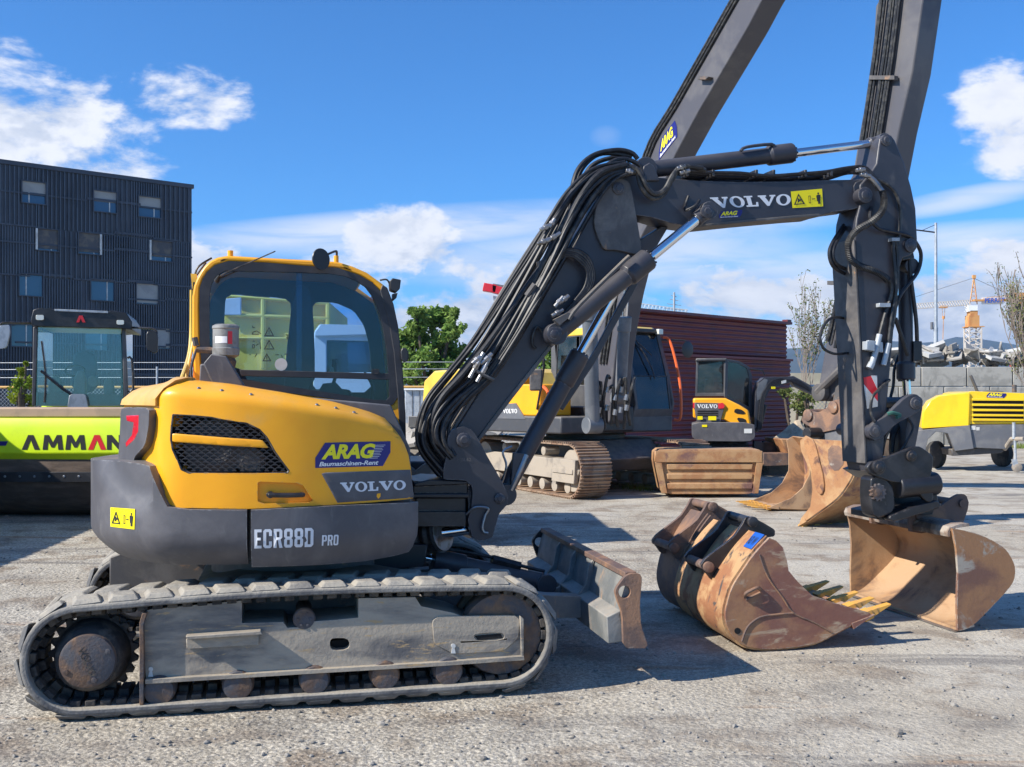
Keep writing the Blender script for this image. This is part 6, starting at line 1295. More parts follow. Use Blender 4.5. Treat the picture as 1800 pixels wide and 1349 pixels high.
b = MB(); b.plate(RF, rnd([(131, 652), (150, 652), (150, 705), (128, 705)], 1), CR_+.35, CR_+.55); b.plate(RF, rnd([(154, 660), (172, 662), (174, 680), (154, 680)], 1), CR_+.3, CR_+.5); b.plate(RF, [(66, 690), (214, 694), (215, 714), (64, 714)], CR_+.1, CR_+.9); b.plate(RF, rnd([(180, 668), (196, 662), (202, 700), (184, 702)], 1), CR_+.3, CR_+.5); b.plate(RF, rnd([(85, 664), (105, 660), (112, 700), (84, 702)], 1), CR_+.3, CR_+.5); b.build('dashboard', 'shutter', RL, .02)
b = MB(); b.tube([RF.P(73, 600, CR_-.01), RF.P(80, 660, CR_-.01), RF.P(78, 708, CR_-.01)], .014, 6, 2); b.tube([RF.P(72, 652, CR_-.02), RF.P(110, 684, CR_-.03), RF.P(146, 706, CR_-.02)], .022, 6, 2); b.tube([RF.P(130, 697, CR_-.02), RF.P(150, 712, CR_-.02)], .03, 6, 0); b.build('wiper', 'black_steel', RL)
RP_(rnd([(119, 712), (122, 693), (150, 693), (154, 712), (154, 717), (119, 717)], 1, .15), CR_-.12, CR_-.02, 'air_intake', 'galv', None, .02)
b = MB(); b.tube([RF.P(60, 568, CR_), RF.P(30, 568, CR_-.1), RF.P(4, 568, CR_-.2), RF.P(1, 575, CR_-.2)], .018, 6, 3); ma = b.build('mirror_arm', 'black_steel', RL)
b = MB(); b.plate(RF, rnd([(-4, 573), (17, 571), (18, 586), (12, 612), (-3, 614)], 1, .15), CR_-.24, CR_-.20); b.build('mirror', 'galv', ma, .01)
b = MB(); b.tube([RF.P(228, 576, CR_), RF.P(250, 577, CR_-.1), RF.P(272, 579, CR_-.2), RF.P(276, 588, CR_-.2)], .018, 6, 3); ma = b.build('mirror_arm', 'black_steel', RL)
b = MB(); b.plate(RF, rnd([(257, 583), (273, 581), (278, 590), (277, 618), (270, 622), (257, 614)], 1, .15), CR_-.24, CR_-.16); b.build('mirror', 'plastic', ma, .01)
b = MB(); b.tube([RF.P(224, 630, CR_), RF.P(232, 632, CR_), RF.P(234, 684, CR_), RF.P(224, 688, CR_)], .02, 6, 2); b.build('grab_rail', 'black_steel', RL)
b = MB(); b.fbox(RF, cf(40, 700)[0], cf(240, 700)[0], CR_+1.5, CR_+3.6, .9, 1.75); b.build('engine_hood', 'lime', RL, .1)
for w_ in (cf(20, 700)[0], cf(225, 700)[0]):
    b = MB(); b.lathe(RF.L(w_, CR_+2.4, .72), RF.u, [(0, .3), (.05, .66), (.12, .72), (.4, .72), (.46, .66), (.5, .3)], 32); b.build('wheel', 'tyre', RL)

# ================================================================ compressor trailer
CF_ = Fr(atD(1706, 700, 23.6).x, 23.6, -8)
CP = thing('air_compressor', CF_.o, 'yellow towable compressor with slatted front grille, beside the concrete block wall', 'compressor')
SDF = Fr(CF_.o.x, 23.6, 128)
def CPp(px, w0, w1, nm, mt, par=None, bev=.02, holes=()): return MB().plate(CF_, px, w0, w1, holes).build(nm, mt, par or CP, bev)
CPp([(1697, 691), (1708, 688), (1812, 692), (1816, 745), (1705, 746), (1694, 745)], 0, 1.9, 'hood', 'comp_yellow', None, .03)
# side of the hood, seen on the left, receding
sdh = [(1615, 752), (1617, 722), (1628, 705), (1646, 695), (1692, 690), (1698, 692), (1697, 747)]
SD = Fr(*CF_.L(CF_.al(1697, 700)[0]+.0, .0, 0).xy, 162)
MB().plate(SD, sdh, -.9, .04).build('side_canopy', 'comp_yellow', CP, .03)
grl = CPp([(1710, 701), (1799, 703), (1799, 741), (1711, 741)], -.012, -.0, 'grille', 'deep_black', None, 0)
for y in (703, 712.3, 721.5, 730.5, 738.5): CPp([(1709, y-2.6), (1800, y-1.6), (1800, y+2.0), (1709, y+1.6)], -.05, -.012, 'slat', 'comp_yellow', grl, .006)
rent_sticker(lambda x, y, p=0: CF_.P(x, y, -.006+p), [(1735, 690), (1769, 692), (1768, 700), (1734, 699)], CP)
MB().plate(SD, [(1688, 706), (1694, 704), (1702, 726), (1699, 728)], -.912, -.90).build('rental_sticker', 'navy', CP)
MB().plate(SD, [(1692, 707), (1695, 706), (1700, 721), (1698, 723)], -.918, -.912).build('lettering', 'sticker_yellow', CP)
CPp([(1694, 746), (1705, 747), (1816, 746), (1800, 770), (1770, 790), (1704, 787)], .0, 1.6, 'lower_body', 'comp_grey', None, .02)
MB().plate(SD, [(1606, 756), (1618, 754), (1697, 746), (1704, 786), (1672, 790), (1660, 760), (1640, 757), (1626, 770), (1622, 790), (1606, 788)], -.85, .04).build('fender', 'comp_grey', CP, .02)
MB().plate(SD, rnd([(1664, 765), (1700, 762), (1699, 775), (1690, 784), (1668, 784)], 1), -.87, -.85).build('dark_recess', 'grey_worn', CP, .0)
b = MB(); wl_ = G(1648, 824); b.lathe(wl_+Vector((-.05, .2, .33)), (1, .25, 0), [(0, .12), (.02, .25), (.04, .32), (.16, .33), (.18, .25), (.2, .1)], 28); b.build('wheel', 'tyre', CP)
b = MB(); b.lathe(wl_+Vector((1.75, .6, .33)), (1, .25, 0), [(0, .12), (.02, .25), (.04, .32), (.16, .33), (.18, .25), (.2, .1)], 28); b.build('wheel', 'tyre', CP)
CPp([(1672, 790), (1775, 786), (1760, 797), (1674, 802)], .1, 1.4, 'axle_beam', 'grey_worn', None, .02)
for P in ([(1707, 749), (1715, 749), (1715, 756), (1707, 756)], [(1716, 751), (1722, 751), (1722, 757), (1716, 757)]): CPp(P, -.006, -.003, 'sticker', 'offwhite', None, 0)
b = MB(); b.tube([CF_.P(1766, 790, .1), CF_.P(1778, 772, -.2), CF_.P(1800, 772, -.5)], .05, 8, 0); b.build('drawbar', 'dusty_frame', CP)
jx = 1782; b = MB(); b.cyl(CF_.P(jx, 743, -.3), CF_.P(jx, 772, -.3), .035); b.cyl(CF_.P(jx+2, 772, -.3), CF_.P(jx+3, 812, -.3), .028); b.plate(CF_, [(1779, 808), (1788, 808), (1792, 826), (1782, 820)], -.33, -.27); JS = b.build('jockey_stand', 'galv', CP)
b = MB(); b.lathe(CF_.P(1789, 822, -.34), CF_.v, [(0, .05), (.02, .11), (.07, .11), (.09, .05)], 18); b.build('jockey_wheel', 'dusty_frame', CP)
b = MB(); b.tube([CF_.P(1706, 660, .5), CF_.P(1718, 689, .5)], .035, 6, 0); b.build('exhaust_flap', 'grey_worn', CP)
b = MB(); b.cyl(CF_.P(1783, 690, .6), CF_.P(1783, 677, .6), .05); b.build('exhaust_pipe', 'hub_rust', CP); CPp(rnd([(1722, 690), (1730, 686), (1760, 686), (1768, 691)], 1), .4, .8, 'roof_hump', 'comp_grey', None, .02)

# ================================================================ dumper seen through the cab
TFm = Fr(atD(470, 700, 11.5).x, 11.5, 4)
DT = thing('dump_truck', TFm.L(0, 1, 0), 'pale yellow dump truck seen through the windows of the near excavator cab', 'dump truck')
def TP(px, w0, w1, nm, mt, par=None, bev=.015, holes=()): return MB().plate(TFm, px, w0, w1, holes).build(nm, mt, par or DT, bev)
mat('skip_yellow', (.92, .70, .10), (.8, .56, .08), s=1, rough=.6, dust=DU, dk=.3); mat('truck_white', (.75, .78, .76), rough=.45)
SK = TP([(393, 517), (580, 532), (580, 680), (393, 680)], 0, 2.2, 'skip', 'skip_yellow')
for P in ([(393, 550), (580, 557), (580, 563), (393, 556)], [(458, 522), (466, 523), (466, 650), (458, 650)], [(393, 592), (580, 594), (580, 598), (393, 596)], [(393, 517), (580, 532), (580, 537), (393, 522)], [(572, 532), (580, 532), (580, 640), (572, 640)]): TP(P, -.08, 0, 'rib', 'skip_yellow', SK)
TP([(380, 527), (424, 523), (424, 554), (382, 554)], -.1, -.08, 'panel', 'truck_white', SK)
tc_ = MB().plate(TFm, [(552, 585), (560, 572), (655, 574), (658, 720), (550, 720)], -.6, -.5, [[(574, 598), (652, 600), (654, 655), (574, 655)]]).build('cab', 'truck_white', DT, .01)
TP([(552, 583), (562, 570), (656, 572), (656, 590), (553, 592)], -.65, .6, 'cab_roof', 'truck_white', tc_)
TP([(574, 598), (652, 600), (654, 655), (574, 655)], -.58, -.57, 'window', 'dark_glass', tc_, 0)
TP([(585, 650), (590, 622), (608, 622), (612, 655)], -.3, -.1, 'seat', 'plastic', tc_); TP([(550, 720), (552, 600), (556, 600), (556, 720)], -.5, .6, 'cab_wall', 'truck_white', tc_)
hp_ = MB(); n_ = 14
V = []; F = []
for i in range(n_+1):
    for j in range(n_+1):
        x = i/n_; y = j/n_; e = math.sin(3.1416*x)*math.sin(3.1416*y); V.append(TFm.L(TFm.al(396+(450-396)*x, 500)[0], .15+1.9*y, TFm.al(400, 522)[1]-.15+.45*e+.1*noise.noise(Vector((x*5, y*5, 2))))) 
F = [(i*(n_+1)+j, i*(n_+1)+j+1, (i+1)*(n_+1)+j+1, (i+1)*(n_+1)+j) for i in range(n_) for j in range(n_)]
tag(MB().add(V, F).build('reflection_blob', 'bark'), 'dark blob added on the pale yellow skip in place of a reflection in the cab glass', 'reflection', kind='stuff')  # added dark mound, imitates a dark reflection in the cab window
for a_ in (-.3, 1.3, 2.0):
    b = MB(); b.lathe(TFm.L(a_, .1, .5), TFm.v, [(0, .2), (.02, .4), (.06, .5), (.35, .5), (.38, .4), (.4, .2)], 28); b.build('wheel', 'tyre', DT)
b = MB(); b.fbox(TFm, -.8, 2.4, .5, 1.7, .55, 1.9 if False else .95); b.build('chassis', 'black_steel', DT, .02)
# ================================================================ the setting
rg = random.Random(11)
def gmat():
    m = bpy.data.materials.new('ground'); m.use_nodes = True; MATS['ground'] = m
    t = NT(m.node_tree); b = m.node_tree.nodes['Principled BSDF']; tc = t.n('ShaderNodeTexCoord'); o = tc.outputs['Object']
    big = t.noise(o, .32, 5, .6, .5); med = t.noise(o, 1.7, 6, .65, .3); fine = t.noise(o, 38, 4, .7); vf = t.noise(o, 120, 3, .7)
    c = t.mix(t.ramp(big, .38, .62), (.44, .395, .32), (.51, .475, .405))
    c = t.mix(t.ramp(med, .47, .66), c, (.30, .25, .195))
    sv = t.n('ShaderNodeVectorMath', operation='MULTIPLY'); t.l(o, sv.inputs[0]); sv.inputs[1].default_value = (.35, 2.2, 1)
    streak = t.noise(sv.outputs[0], .8, 6, .65, .6)
    c = t.mix(t.math('MULTIPLY', t.ramp(streak, .52, .68), .8), c, (.20, .185, .17))
    damp = t.noise(o, .55, 6, .7, 1.2); c = t.mix(t.math('MULTIPLY', t.ramp(damp, .57, .68), .42), c, (.17, .155, .14))
    rust = t.noise(sv.outputs[0], 1.1, 4, .6, .3)
    c = t.mix(t.math('MULTIPLY', t.ramp(rust, .62, .72), .55), c, (.33, .17, .08))
    g = t.mix(t.ramp(fine, .38, .66), (.5, .48, .46), (1.3, 1.28, 1.25))
    mul = t.n('ShaderNodeMix', data_type='RGBA', blend_type='MULTIPLY'); mul.inputs[0].default_value = .8; t.l(c, mul.inputs[6]); t.l(g, mul.inputs[7])
    g2 = t.mix(t.ramp(vf, .4, .62), (.5, .5, .5), (1.35, 1.35, 1.35))
    mul2 = t.n('ShaderNodeMix', data_type='RGBA', blend_type='MULTIPLY'); mul2.inputs[0].default_value = .55; t.l(mul.outputs[2], mul2.inputs[6]); t.l(g2, mul2.inputs[7])
    sxy = t.n('ShaderNodeSeparateXYZ'); t.l(o, sxy.inputs[0])
    peb = t.ramp(t.math('ADD', sxy.outputs[0], t.math('MULTIPLY', t.math('SUBTRACT', big, .5), 6)), -.5, 2.4, .75, .3)
    t.l(peb, mul.inputs[0]); t.l(t.math('MULTIPLY', peb, .8), mul2.inputs[0])
    # wheel marks: wavering pairs of ruts
    wx = t.math('ADD', t.math('SUBTRACT', sxy.outputs[1], t.math('MULTIPLY', sxy.outputs[0], .12)), t.math('MULTIPLY', t.noise(o, .22, 3, .5), 2.4))
    rut = t.math('ABSOLUTE', t.math('SUBTRACT', t.math('FRACT', t.math('MULTIPLY', wx, .55)), .5))
    rm = t.math('MULTIPLY', t.ramp(rut, .0, .13, 1, 0), t.ramp(med, .40, .62, .15, 1))
    cleat = t.ramp(t.math('SINE', t.math('MULTIPLY', t.math('ADD', sxy.outputs[0], t.math('MULTIPLY', med, .2)), 48)), -.2, .6)
    fc = t.mix(t.math('MULTIPLY', rm, t.math('ADD', .28, t.math('MULTIPLY', cleat, .22))), mul2.outputs[2], (.24, .215, .185))
    t.l(fc, b.inputs['Base Color']); b.inputs['Roughness'].default_value = .95; b.inputs['Specular IOR Level'].default_value = .25
    vo = t.n('ShaderNodeTexVoronoi'); vo.inputs['Scale'].default_value = 34; t.l(o, vo.inputs['Vector'])
    h = t.math('ADD', t.math('MULTIPLY', t.math('SUBTRACT', 1, vo.outputs['Distance']), t.math('MULTIPLY', peb, .7)), t.math('ADD', t.math('MULTIPLY', fine, .7), t.math('MULTIPLY', med, 1.6)))
    bp = t.n('ShaderNodeBump'); bp.inputs['Strength'].default_value = .75; bp.inputs['Distance'].default_value = .022; t.l(h, bp.inputs['Height']); t.l(bp.outputs[0], b.inputs['Normal'])
gmat()
# ground: fine and gently uneven near the camera, one sheet to the horizon
def gz(x, y):
    if y > 22 or y < 2: return 0
    f = min(1, (22-y)/6)*min(1, abs(y-2)/2)
    return f*(.012*noise.noise(Vector((x*.8, y*.8, 0)))+.008*noise.noise(Vector((x*2.6, y*2.6, 5)))-.008)
xs = [-6000, -1500, -400, -120, -50, -25]+[-14+.16*i for i in range(177)]+[25, 50, 120, 400, 1500, 6000]
ys = [-200, -60, -15, -3]+[2+.16*i for i in range(126)]+[26, 34, 50, 80, 150, 400, 1200, 4000, 9000]
gm = MB(); nx_ = len(xs)
gm.add([(x, y, gz(x, y) if abs(x) < 14.2 else 0) for y in ys for x in xs], [(j*nx_+i, j*nx_+i+1, (j+1)*nx_+i+1, (j+1)*nx_+i) for j in range(len(ys)-1) for i in range(nx_-1)])
tag(gm.build('ground', 'ground'), kind='structure')
st = MB()
ico = [(0, 0, 1), (.89, 0, .45), (.28, .85, .45), (-.72, .53, .45), (-.72, -.53, .45), (.28, -.85, .45), (.72, .53, -.45), (-.28, .85, -.45), (-.89, 0, -.45), (-.28, -.85, -.45), (.72, -.53, -.45), (0, 0, -1)]
icf = [(0, 1, 2), (0, 2, 3), (0, 3, 4), (0, 4, 5), (0, 5, 1), (1, 6, 2), (2, 7, 3), (3, 8, 4), (4, 9, 5), (5, 10, 1), (6, 7, 2), (7, 8, 3), (8, 9, 4), (9, 10, 5), (10, 6, 1), (11, 7, 6), (11, 8, 7), (11, 9, 8), (11, 10, 9), (11, 6, 10)]
for i in range(9000):
    y = 4.3+11*rg.random()**1.7; x = rg.uniform(-.56, .56)*y*1.05; r = .0035+.014*rg.random()**5
    if i % 110 == 0: r = rg.uniform(.013, .026)
    a = rg.uniform(0, 6.3); ca, sa = math.cos(a), math.sin(a); sx, sy_, sz = rg.uniform(.8, 1.5)*r, rg.uniform(.6, 1)*r, rg.uniform(.4, .8)*r; z = gz(x, y)+sz*.35
    st.add([(x+(p[0]*sx*ca-p[1]*sy_*sa), y+(p[0]*sx*sa+p[1]*sy_*ca), z+p[2]*sz) for p in ico], icf)
mat('pebble', (.30, .275, .24), (.17, .155, .135), s=1.5, rough=.95)
tag(st.build('gravel', 'pebble', smooth=False), kind='stuff')
# distant hills
hv = []; hf = []; NX = 90; rows_ = [(2600, 0), (3000, .35), (3500, .72), (4100, 1.0), (4700, .9), (5400, .4)]
for j, (y, k) in enumerate(rows_):
    for i in range(NX+1):
        x = (-.75+1.5*i/NX)*y; px = CX+FP*x/y
        hh = interp([(-400, 90), (200, 110), (700, 150), (830, 130), (900, 205), (1000, 215), (1150, 205), (1350, 190), (1450, 235), (1620, 225), (1720, 240), (1900, 205), (2300, 150)], px)
        hv.append((x, y, -5+k*hh*(1+.10*noise.noise(Vector((x*.003, y*.003, 1)))+.05*noise.noise(Vector((x*.012, y*.012, 3))))))
hf = [(j*(NX+1)+i, j*(NX+1)+i+1, (j+1)*(NX+1)+i+1, (j+1)*(NX+1)+i) for j in range(len(rows_)-1) for i in range(NX)]
tag(MB().add(hv, hf).build('hills', 'mountain'), kind='structure')
hz = bpy.data.materials.new('haze'); hz.use_nodes = True; MATS['haze'] = hz; t = NT(hz.node_tree); hz.node_tree.nodes.remove(hz.node_tree.nodes['Principled BSDF'])
v_ = t.n('ShaderNodeVolumePrincipled'); v_.inputs['Color'].default_value = (.50, .72, .98, 1); v_.inputs['Density'].default_value = .00012; v_.inputs['Anisotropy'].default_value = .2
t.l(v_.outputs[0], hz.node_tree.nodes['Material Output'].inputs['Volume'])
HAZE = MB().box((0, 2700, 140), (5200, 0, 0), (0, 3000, 0), (0, 0, 150))
# ---- dark apartment block
DBF = Fr(-29.5, 59, 38.5); BH = 15.35; AR_ = 11.3
AB = thing('apartment_building', DBF.L(0, 5, 0), 'dark navy apartment block with ribbed facade and scattered windows', 'building')
b = MB(); b.fbox(DBF, -16, AR_, 0, 12, 0, BH); b.build('wall', 'facade', AB)
WINS = ((39, 321, 80, 357, 'h'), (165, 337, 205, 373, 'h'), (244, 347, 283, 382, 'h'), (64, 403, 102, 441, 'd'), (138, 410, 177, 447, 'd'), (264, 424, 303, 459, 'q'), (34, 484, 75, 519, 'g'), (160, 491, 201, 530, 'g'), (240, 500, 278, 534, 's'), (274, 578, 299, 613, 's'), (20, 572, 58, 608, 'g'), (150, 580, 190, 615, 'g'), (-60, 310, -20, 346, 'h'), (-50, 470, -10, 510, 's'))
WR = []
for (x0, y0, x1, y1, kind) in WINS:
    P = DBF.al(x0, y0, -.1); Q = DBF.al(x1, y1, -.1); zc_ = (P[1]+Q[1])/2; WR.append((P[0]-.05, Q[0]+.05, zc_-.66, zc_+.66))
b = MB(); a = -16; fl = [.2, 3.0, 5.9, 8.8, 11.7, BH-.15]
while a < AR_-.1:
    pw = rg.choice([1.2, 1.8, 2.4]); e = min(a+pw, AR_)
    for z0, z1 in zip(fl, fl[1:]):
        stp = rg.choice([.15, .15, .24, .30]); dp_ = rg.choice([.08, .11, .14]); x = a+.03
        while x < e:
            seg_ = [(z0+.03, z1-.03)]
            for (wa, wb, wz0, wz1) in WR:
                if wa-.05 < x < wb:
                    seg_ = [q for (p0, p1) in seg_ for q in (((p0, min(p1, wz0)), (max(p0, wz1), p1)) if (p0 < wz1 and p1 > wz0) else ((p0, p1),)) if q[1]-q[0] > .05]
            for p0, p1 in seg_: b.fbox(DBF, x, x+.05, -dp_, -.0, p0, p1)
            x += stp
    a = e
RB = b.build('facade_ribs', 'facade_rib', AB, smooth=False)
b = MB()
for z in (2.0, 3.0, 4.9, 5.9, 7.8, 8.8, 10.7, 11.7, 13.6): 
    a = -16
    while a < AR_-.5:
        w_ = rg.choice([1.6, 2.4, 3.2]); 
        if rg.random() < .8: b.fbox(DBF, a, min(a+w_, AR_), -.11, -.08, z+rg.choice([0, .0, .25]), z+.10)
        a += w_
b.build('facade_bands', 'facade', AB, smooth=False)
b = MB(); b.fbox(DBF, -16.1, AR_+.1, -.15, 12.1, BH-.15, BH+.1); b.build('roof_edge', 'facade', AB)
for (x0, y0, x1, y1, kind) in WINS:
    P = DBF.al(x0, y0, -.1); Q = DBF.al(x1, y1, -.1); a0, a1 = P[0], Q[0]; zc_ = (P[1]+Q[1])/2; z0, z1 = zc_-.62, zc_+.62
    b = MB(); b.lplate(DBF, [(a0-.06, z0-.06), (a1+.06, z0-.06), (a1+.06, z1+.06), (a0-.06, z1+.06)], -.17, -.0, [[(a0, z0), (a0, z1), (a1, z1), (a1, z0)]]); W = b.build('window', 'facade', AB)
    g0, g1 = {'h': (z0, zc_), 'd': (z0, z1), 'q': (z0, z0+.25), 'g': (z0, z1), 's': (z0, z0+.05)}[kind]
    MB().fbox(DBF, a0, a1, -.02, -.01, g0, g1).build('pane', 'win_glass', W)
    if kind != 'g': MB().fbox(DBF, a0, a1, -.06, -.01, g1 if kind != 'd' else z0+.1, z1).build('shutter', 'shutter' if kind in 'hs' else 'shutter_dark', W)
    s_ = rg.choice([.3, .7]); b = MB(); m0 = a0+(a1-a0)*s_; b.fbox(DBF, m0-.03, m0+.03, -.05, -.01, g0, g1)
    if kind in 'dq': e = a1 if rg.random() < .5 else a0; b.fbox(DBF, e-.06, e+.06, -.18, -.10, z0, z1)
    b.build('frame', 'offwhite', W)
# ---- container added off-frame, standing in for the unseen caster of the roller's shadow
OC = Fr(-8.3, 8.9, 96)
b = MB(); V = []; n_ = 120
for i in range(n_+1):
    a = 6.6*i/n_; o = .03 if (i//2) % 2 else 0
    V += [OC.L(a, 0+o, .1), OC.L(a, 0+o, 2.6)]
b.add(V, [(2*i, 2*i+2, 2*i+3, 2*i+1) for i in range(n_)]); b.fbox(OC, 0, 6.6, .05, 2.5, .1, 2.6)
c_ = b.build('shadow_container', 'comp_grey', loc=OC.o, smooth=False); tag(c_, 'unseen grey corrugated container added outside the left edge to shade the roller', 'container')
# ---- fences
def fence(name, label, fr, a0, a1, h, wires=(), step=3.0, mesh=True):
    T = thing(name, fr.L(a0, 0, 0), label, 'fence'); a = a0
    while a <= a1+.01:
        b = MB(); b.cyl(fr.L(a, 0, 0), fr.L(a, 0, h+(.75 if wires else .05)), .035, n=10); b.build('post', 'galv', T); a += step
    b = MB(); b.cyl(fr.L(a0, 0, h), fr.L(a1, 0, h), .045, n=8); b.build('top_rail', 'hood_dull' if wires else 'galv', T)
    for z in wires: b = MB(); b.cyl(fr.L(a0, 0, z), fr.L(a1, 0, z), .012, n=5); b.build('wire', 'galv', T)
    if mesh:
        b = MB(); a = a0; s = .14
        while a < a1: b.cyl(fr.L(a, -.02, .05), fr.L(min(a+h, a1), -.02, .05+min(h, a1-a)), .006, n=3, cap=False); b.cyl(fr.L(a, .0, h), fr.L(min(a+h, a1), .0, h-min(h, a1-a)), .006, n=3, cap=False); a += s
        b.build('chain_link', 'galv', T, smooth=False)
fence('chain_link_fence', 'chain link fence with tan rail and wires, behind roller and cab', Fr(-22, 38, -3), 0, 22, 2.1, (2.45, 2.75, 3.0))
fence('mesh_fence', 'grey mesh fence between the maroon shed and the pale wall', Fr(8.8, 34, 2), 0, 2.1, 2.1, (), 1.05)
# ---- trees
def leaves(b, c, r, n, s, sq=1.0):
    for _ in range(n):
        d = Vector((rg.gauss(0, 1), rg.gauss(0, 1), rg.gauss(0, 1))).normalized()*r*(rg.random()**.45); d.z *= sq; p = Vector(c)+d
        x = Vector((rg.gauss(0, 1), rg.gauss(0, 1), rg.gauss(0, .7))).normalized(); y = x.orthogonal().normalized(); y.rotate(Matrix.Rotation(rg.uniform(0, 6.28), 3, x)); k = s*rg.uniform(.6, 1.25)
        b.add([p-x*k, p+y*k*.55, p+x*k, p-y*k*.55], [(0, 1, 2, 3)])
def limb(b, p, d, L, r, dep, leafs=None, spread=.6, up=.15, mn=.004):
    n = 4; pts = [p]
    for i in range(n):
        d = (d+Vector((rg.uniform(-1, 1), rg.uniform(-1, 1), rg.uniform(-1, 1)))*.16+Vector((0, 0, up*.3))).normalized(); pts.append(pts[-1]+d*L/n)
    for i in range(n): b.cyl(pts[i], pts[i+1], max(mn, r*(1-.5*i/n)), max(mn, r*(1-.5*(i+1)/n)), n=5 if r > .03 else 3, cap=False)
    if leafs is not None: leafs.append((pts[-1], dep)); leafs.append((pts[2], dep))
    if dep > 0:
        for k in range(rg.choice([2, 3, 3])):
            dd = (d+Vector((rg.uniform(-1, 1), rg.uniform(-1, 1), rg.uniform(-.4, 1)))*spread).normalized(); limb(b, pts[rg.choice([2, 3, 4, 4])], dd, L*rg.uniform(.6, .85), r*.55, dep-1, leafs, spread, up, mn)
def tree(name, label, base, h, blobs, lm, leaf=.12, dens=1, group=None, cat='tree'):
    T = thing(name, base, label, cat, group); b = MB(); base = Vector(base)
    for c, r in blobs: b.tube([base, base+Vector(((c[0])*.25, c[1]*.25, h*.3)), base+Vector(c)], .03+.012*h*.5, 6, 3)
    b.tube([base, base+Vector((0, 0, h*.35)), base+Vector((.1, 0, h*.75))], .03*h*.7, 8, 3); b.build('trunk', 'bark', T)
    b = MB()
    for c, r in blobs:
        for _ in range(int(22*dens)):
            d = Vector((rg.gauss(0, 1), rg.gauss(0, 1), rg.gauss(0, 1))).normalized()*r*rg.uniform(.35, 1.08); rr = r*rg.uniform(.25, .6); leaves(b, base+Vector(c)+d, rr, int(34*dens), leaf*.8)
    b.build('crown', lm, T, smooth=False); return T
def px_blobs(base, D, L):
    o = []
    for x, y, r in L: p = atD(x, y, D); o.append(((p.x-base[0], rg.uniform(-.6, .6), p.z), r*D/FP))
    return o
base = (atD(758, 700, 46).x, 46, 0)
tree('broadleaf_tree', 'dense green leafy tree rising right of the near cab', base, 5.5, px_blobs(base, 46, [(722, 600, 26), (735, 570, 20), (712, 640, 26), (760, 565, 24), (782, 560, 18), (790, 585, 22), (800, 625, 20), (770, 610, 34), (745, 640, 34), (785, 655, 26), (812, 640, 12), (700, 600, 20), (750, 670, 32), (797, 552, 9), (733, 552, 9), (690, 650, 30)]), 'leaf', .17, 1.0)
base = (atD(985, 700, 40).x, 40, 0)
tree('broadleaf_tree', 'green leafy tree glimpsed under the near boom beside its cylinder', base, 4.5, px_blobs(base, 40, [(985, 610, 24), (1000, 595, 20), (970, 640, 26), (1005, 640, 24), (985, 665, 26)]), 'leaf', .16, .9)
base = (atD(36, 700, 34).x, 34, 0)
tree('garden_shrub', 'yellow green shrub growing at the fence left of the roller cab', base, 2.4, px_blobs(base, 34, [(40, 655, 8), (35, 672, 13), (48, 680, 14), (28, 695, 16), (45, 705, 17), (40, 640, 4)]), 'leaf_lime', .07, .7, cat='shrub')
for i, (x, y0, D, lab) in enumerate(((1395, 700, 30, 'half dry bush against the pale wall beside the maroon shed'), (1420, 705, 31, 'low green bush under the small excavator arm'))):
    base = (atD(x, 700, D).x, D, 0); tree('bush', lab, base, 1.5, px_blobs(base, D, [(x-10, 690, 12), (x+8, 700, 14), (x, 715, 14), (x+14, 725, 10)]), 'leaf_dry', .07, .5, cat='bush')
def bare(name, label, base, h, n, lm=None, r=.06, dep=4, lean=(0, 0, 1), leaf=.05):
    T = thing(name, base, label, 'tree'); b = MB(); tips = []
    for k in range(n): limb(b, Vector(base)+Vector((rg.uniform(-.2, .2), rg.uniform(-.2, .2), 0)), (Vector(lean)+Vector((rg.uniform(-.25, .25), rg.uniform(-.2, .2), 0))).normalized(), h*.42, r, dep, tips, .45, .5, .009)
    b.build('trunk', 'twig', T)
    b = MB()
    for p, d in tips:
        if d < 2 and rg.random() < .8: leaves(b, p, .14, 3, leaf)
    b.build('foliage', lm or 'leaf_dry', T, smooth=False)
bare('bare_tree', 'nearly bare tree with few leaves left of the hanging bucket arm', (atD(1425, 700, 38).x, 38, 0), 4.6, 4, r=.05)
bare('bare_tree', 'nearly bare tree whose twigs enter at the right edge above the compressor', (atD(1875, 700, 27).x, 27, 0), 3.9, 9, r=.045, lean=(-.55, 0, 1), dep=5, leaf=.03)
# ---- maroon shed with horizontal corrugation
SHF = Fr(3.07, 27.6, 43); SA = 7.9   # shallow lean-to shed
def corr(a0, a1, z0, z1, w_, nm, par, per=.135):
    b = MB(); n = int((z1-z0)/per*6); V = []
    for i in range(n+1): z = z0+(z1-z0)*i/n; o = .022*math.sin((z-z0)/per*6.28318); V += [SHF.L(a0, w_+o, z), SHF.L(a1, w_+o, z)]
    return b.add(V, [(2*i, 2*i+1, 2*i+3, 2*i+2) for i in range(n)]).build(nm, 'maroon', par, ang=80)
SHD = thing('corrugated_shed', SHF.L(3, .6, 0), 'maroon shed of horizontal corrugated sheeting behind the parked excavators', 'shed')
zt2 = 4.06; zm = 2.9
corr(-.1, SA, zm+.03, zt2, 0, 'upper_cladding', SHD); corr(-.1, SA+.05, .05, zm, -.10, 'lower_cladding', SHD)
b = MB(); b.fbox(SHF, -.1, SA, .05, 1.3, 0, zt2-.02); b.build('wall', 'maroon', SHD)
b = MB(); b.fbox(SHF, -.15, SA+.08, -.16, 1.32, zt2-.0, zt2+.08); b.fbox(SHF, SA-.1, SA+.12, -.1, .1, zt2, zt2+.16); b.build('roof_edge', 'maroon', SHD)
b = MB(); b.fbox(SHF, -.15, SA+.1, -.18, -.02, zm-.02, zm+.05); b.build('ledge', 'maroon_trim', SHD)
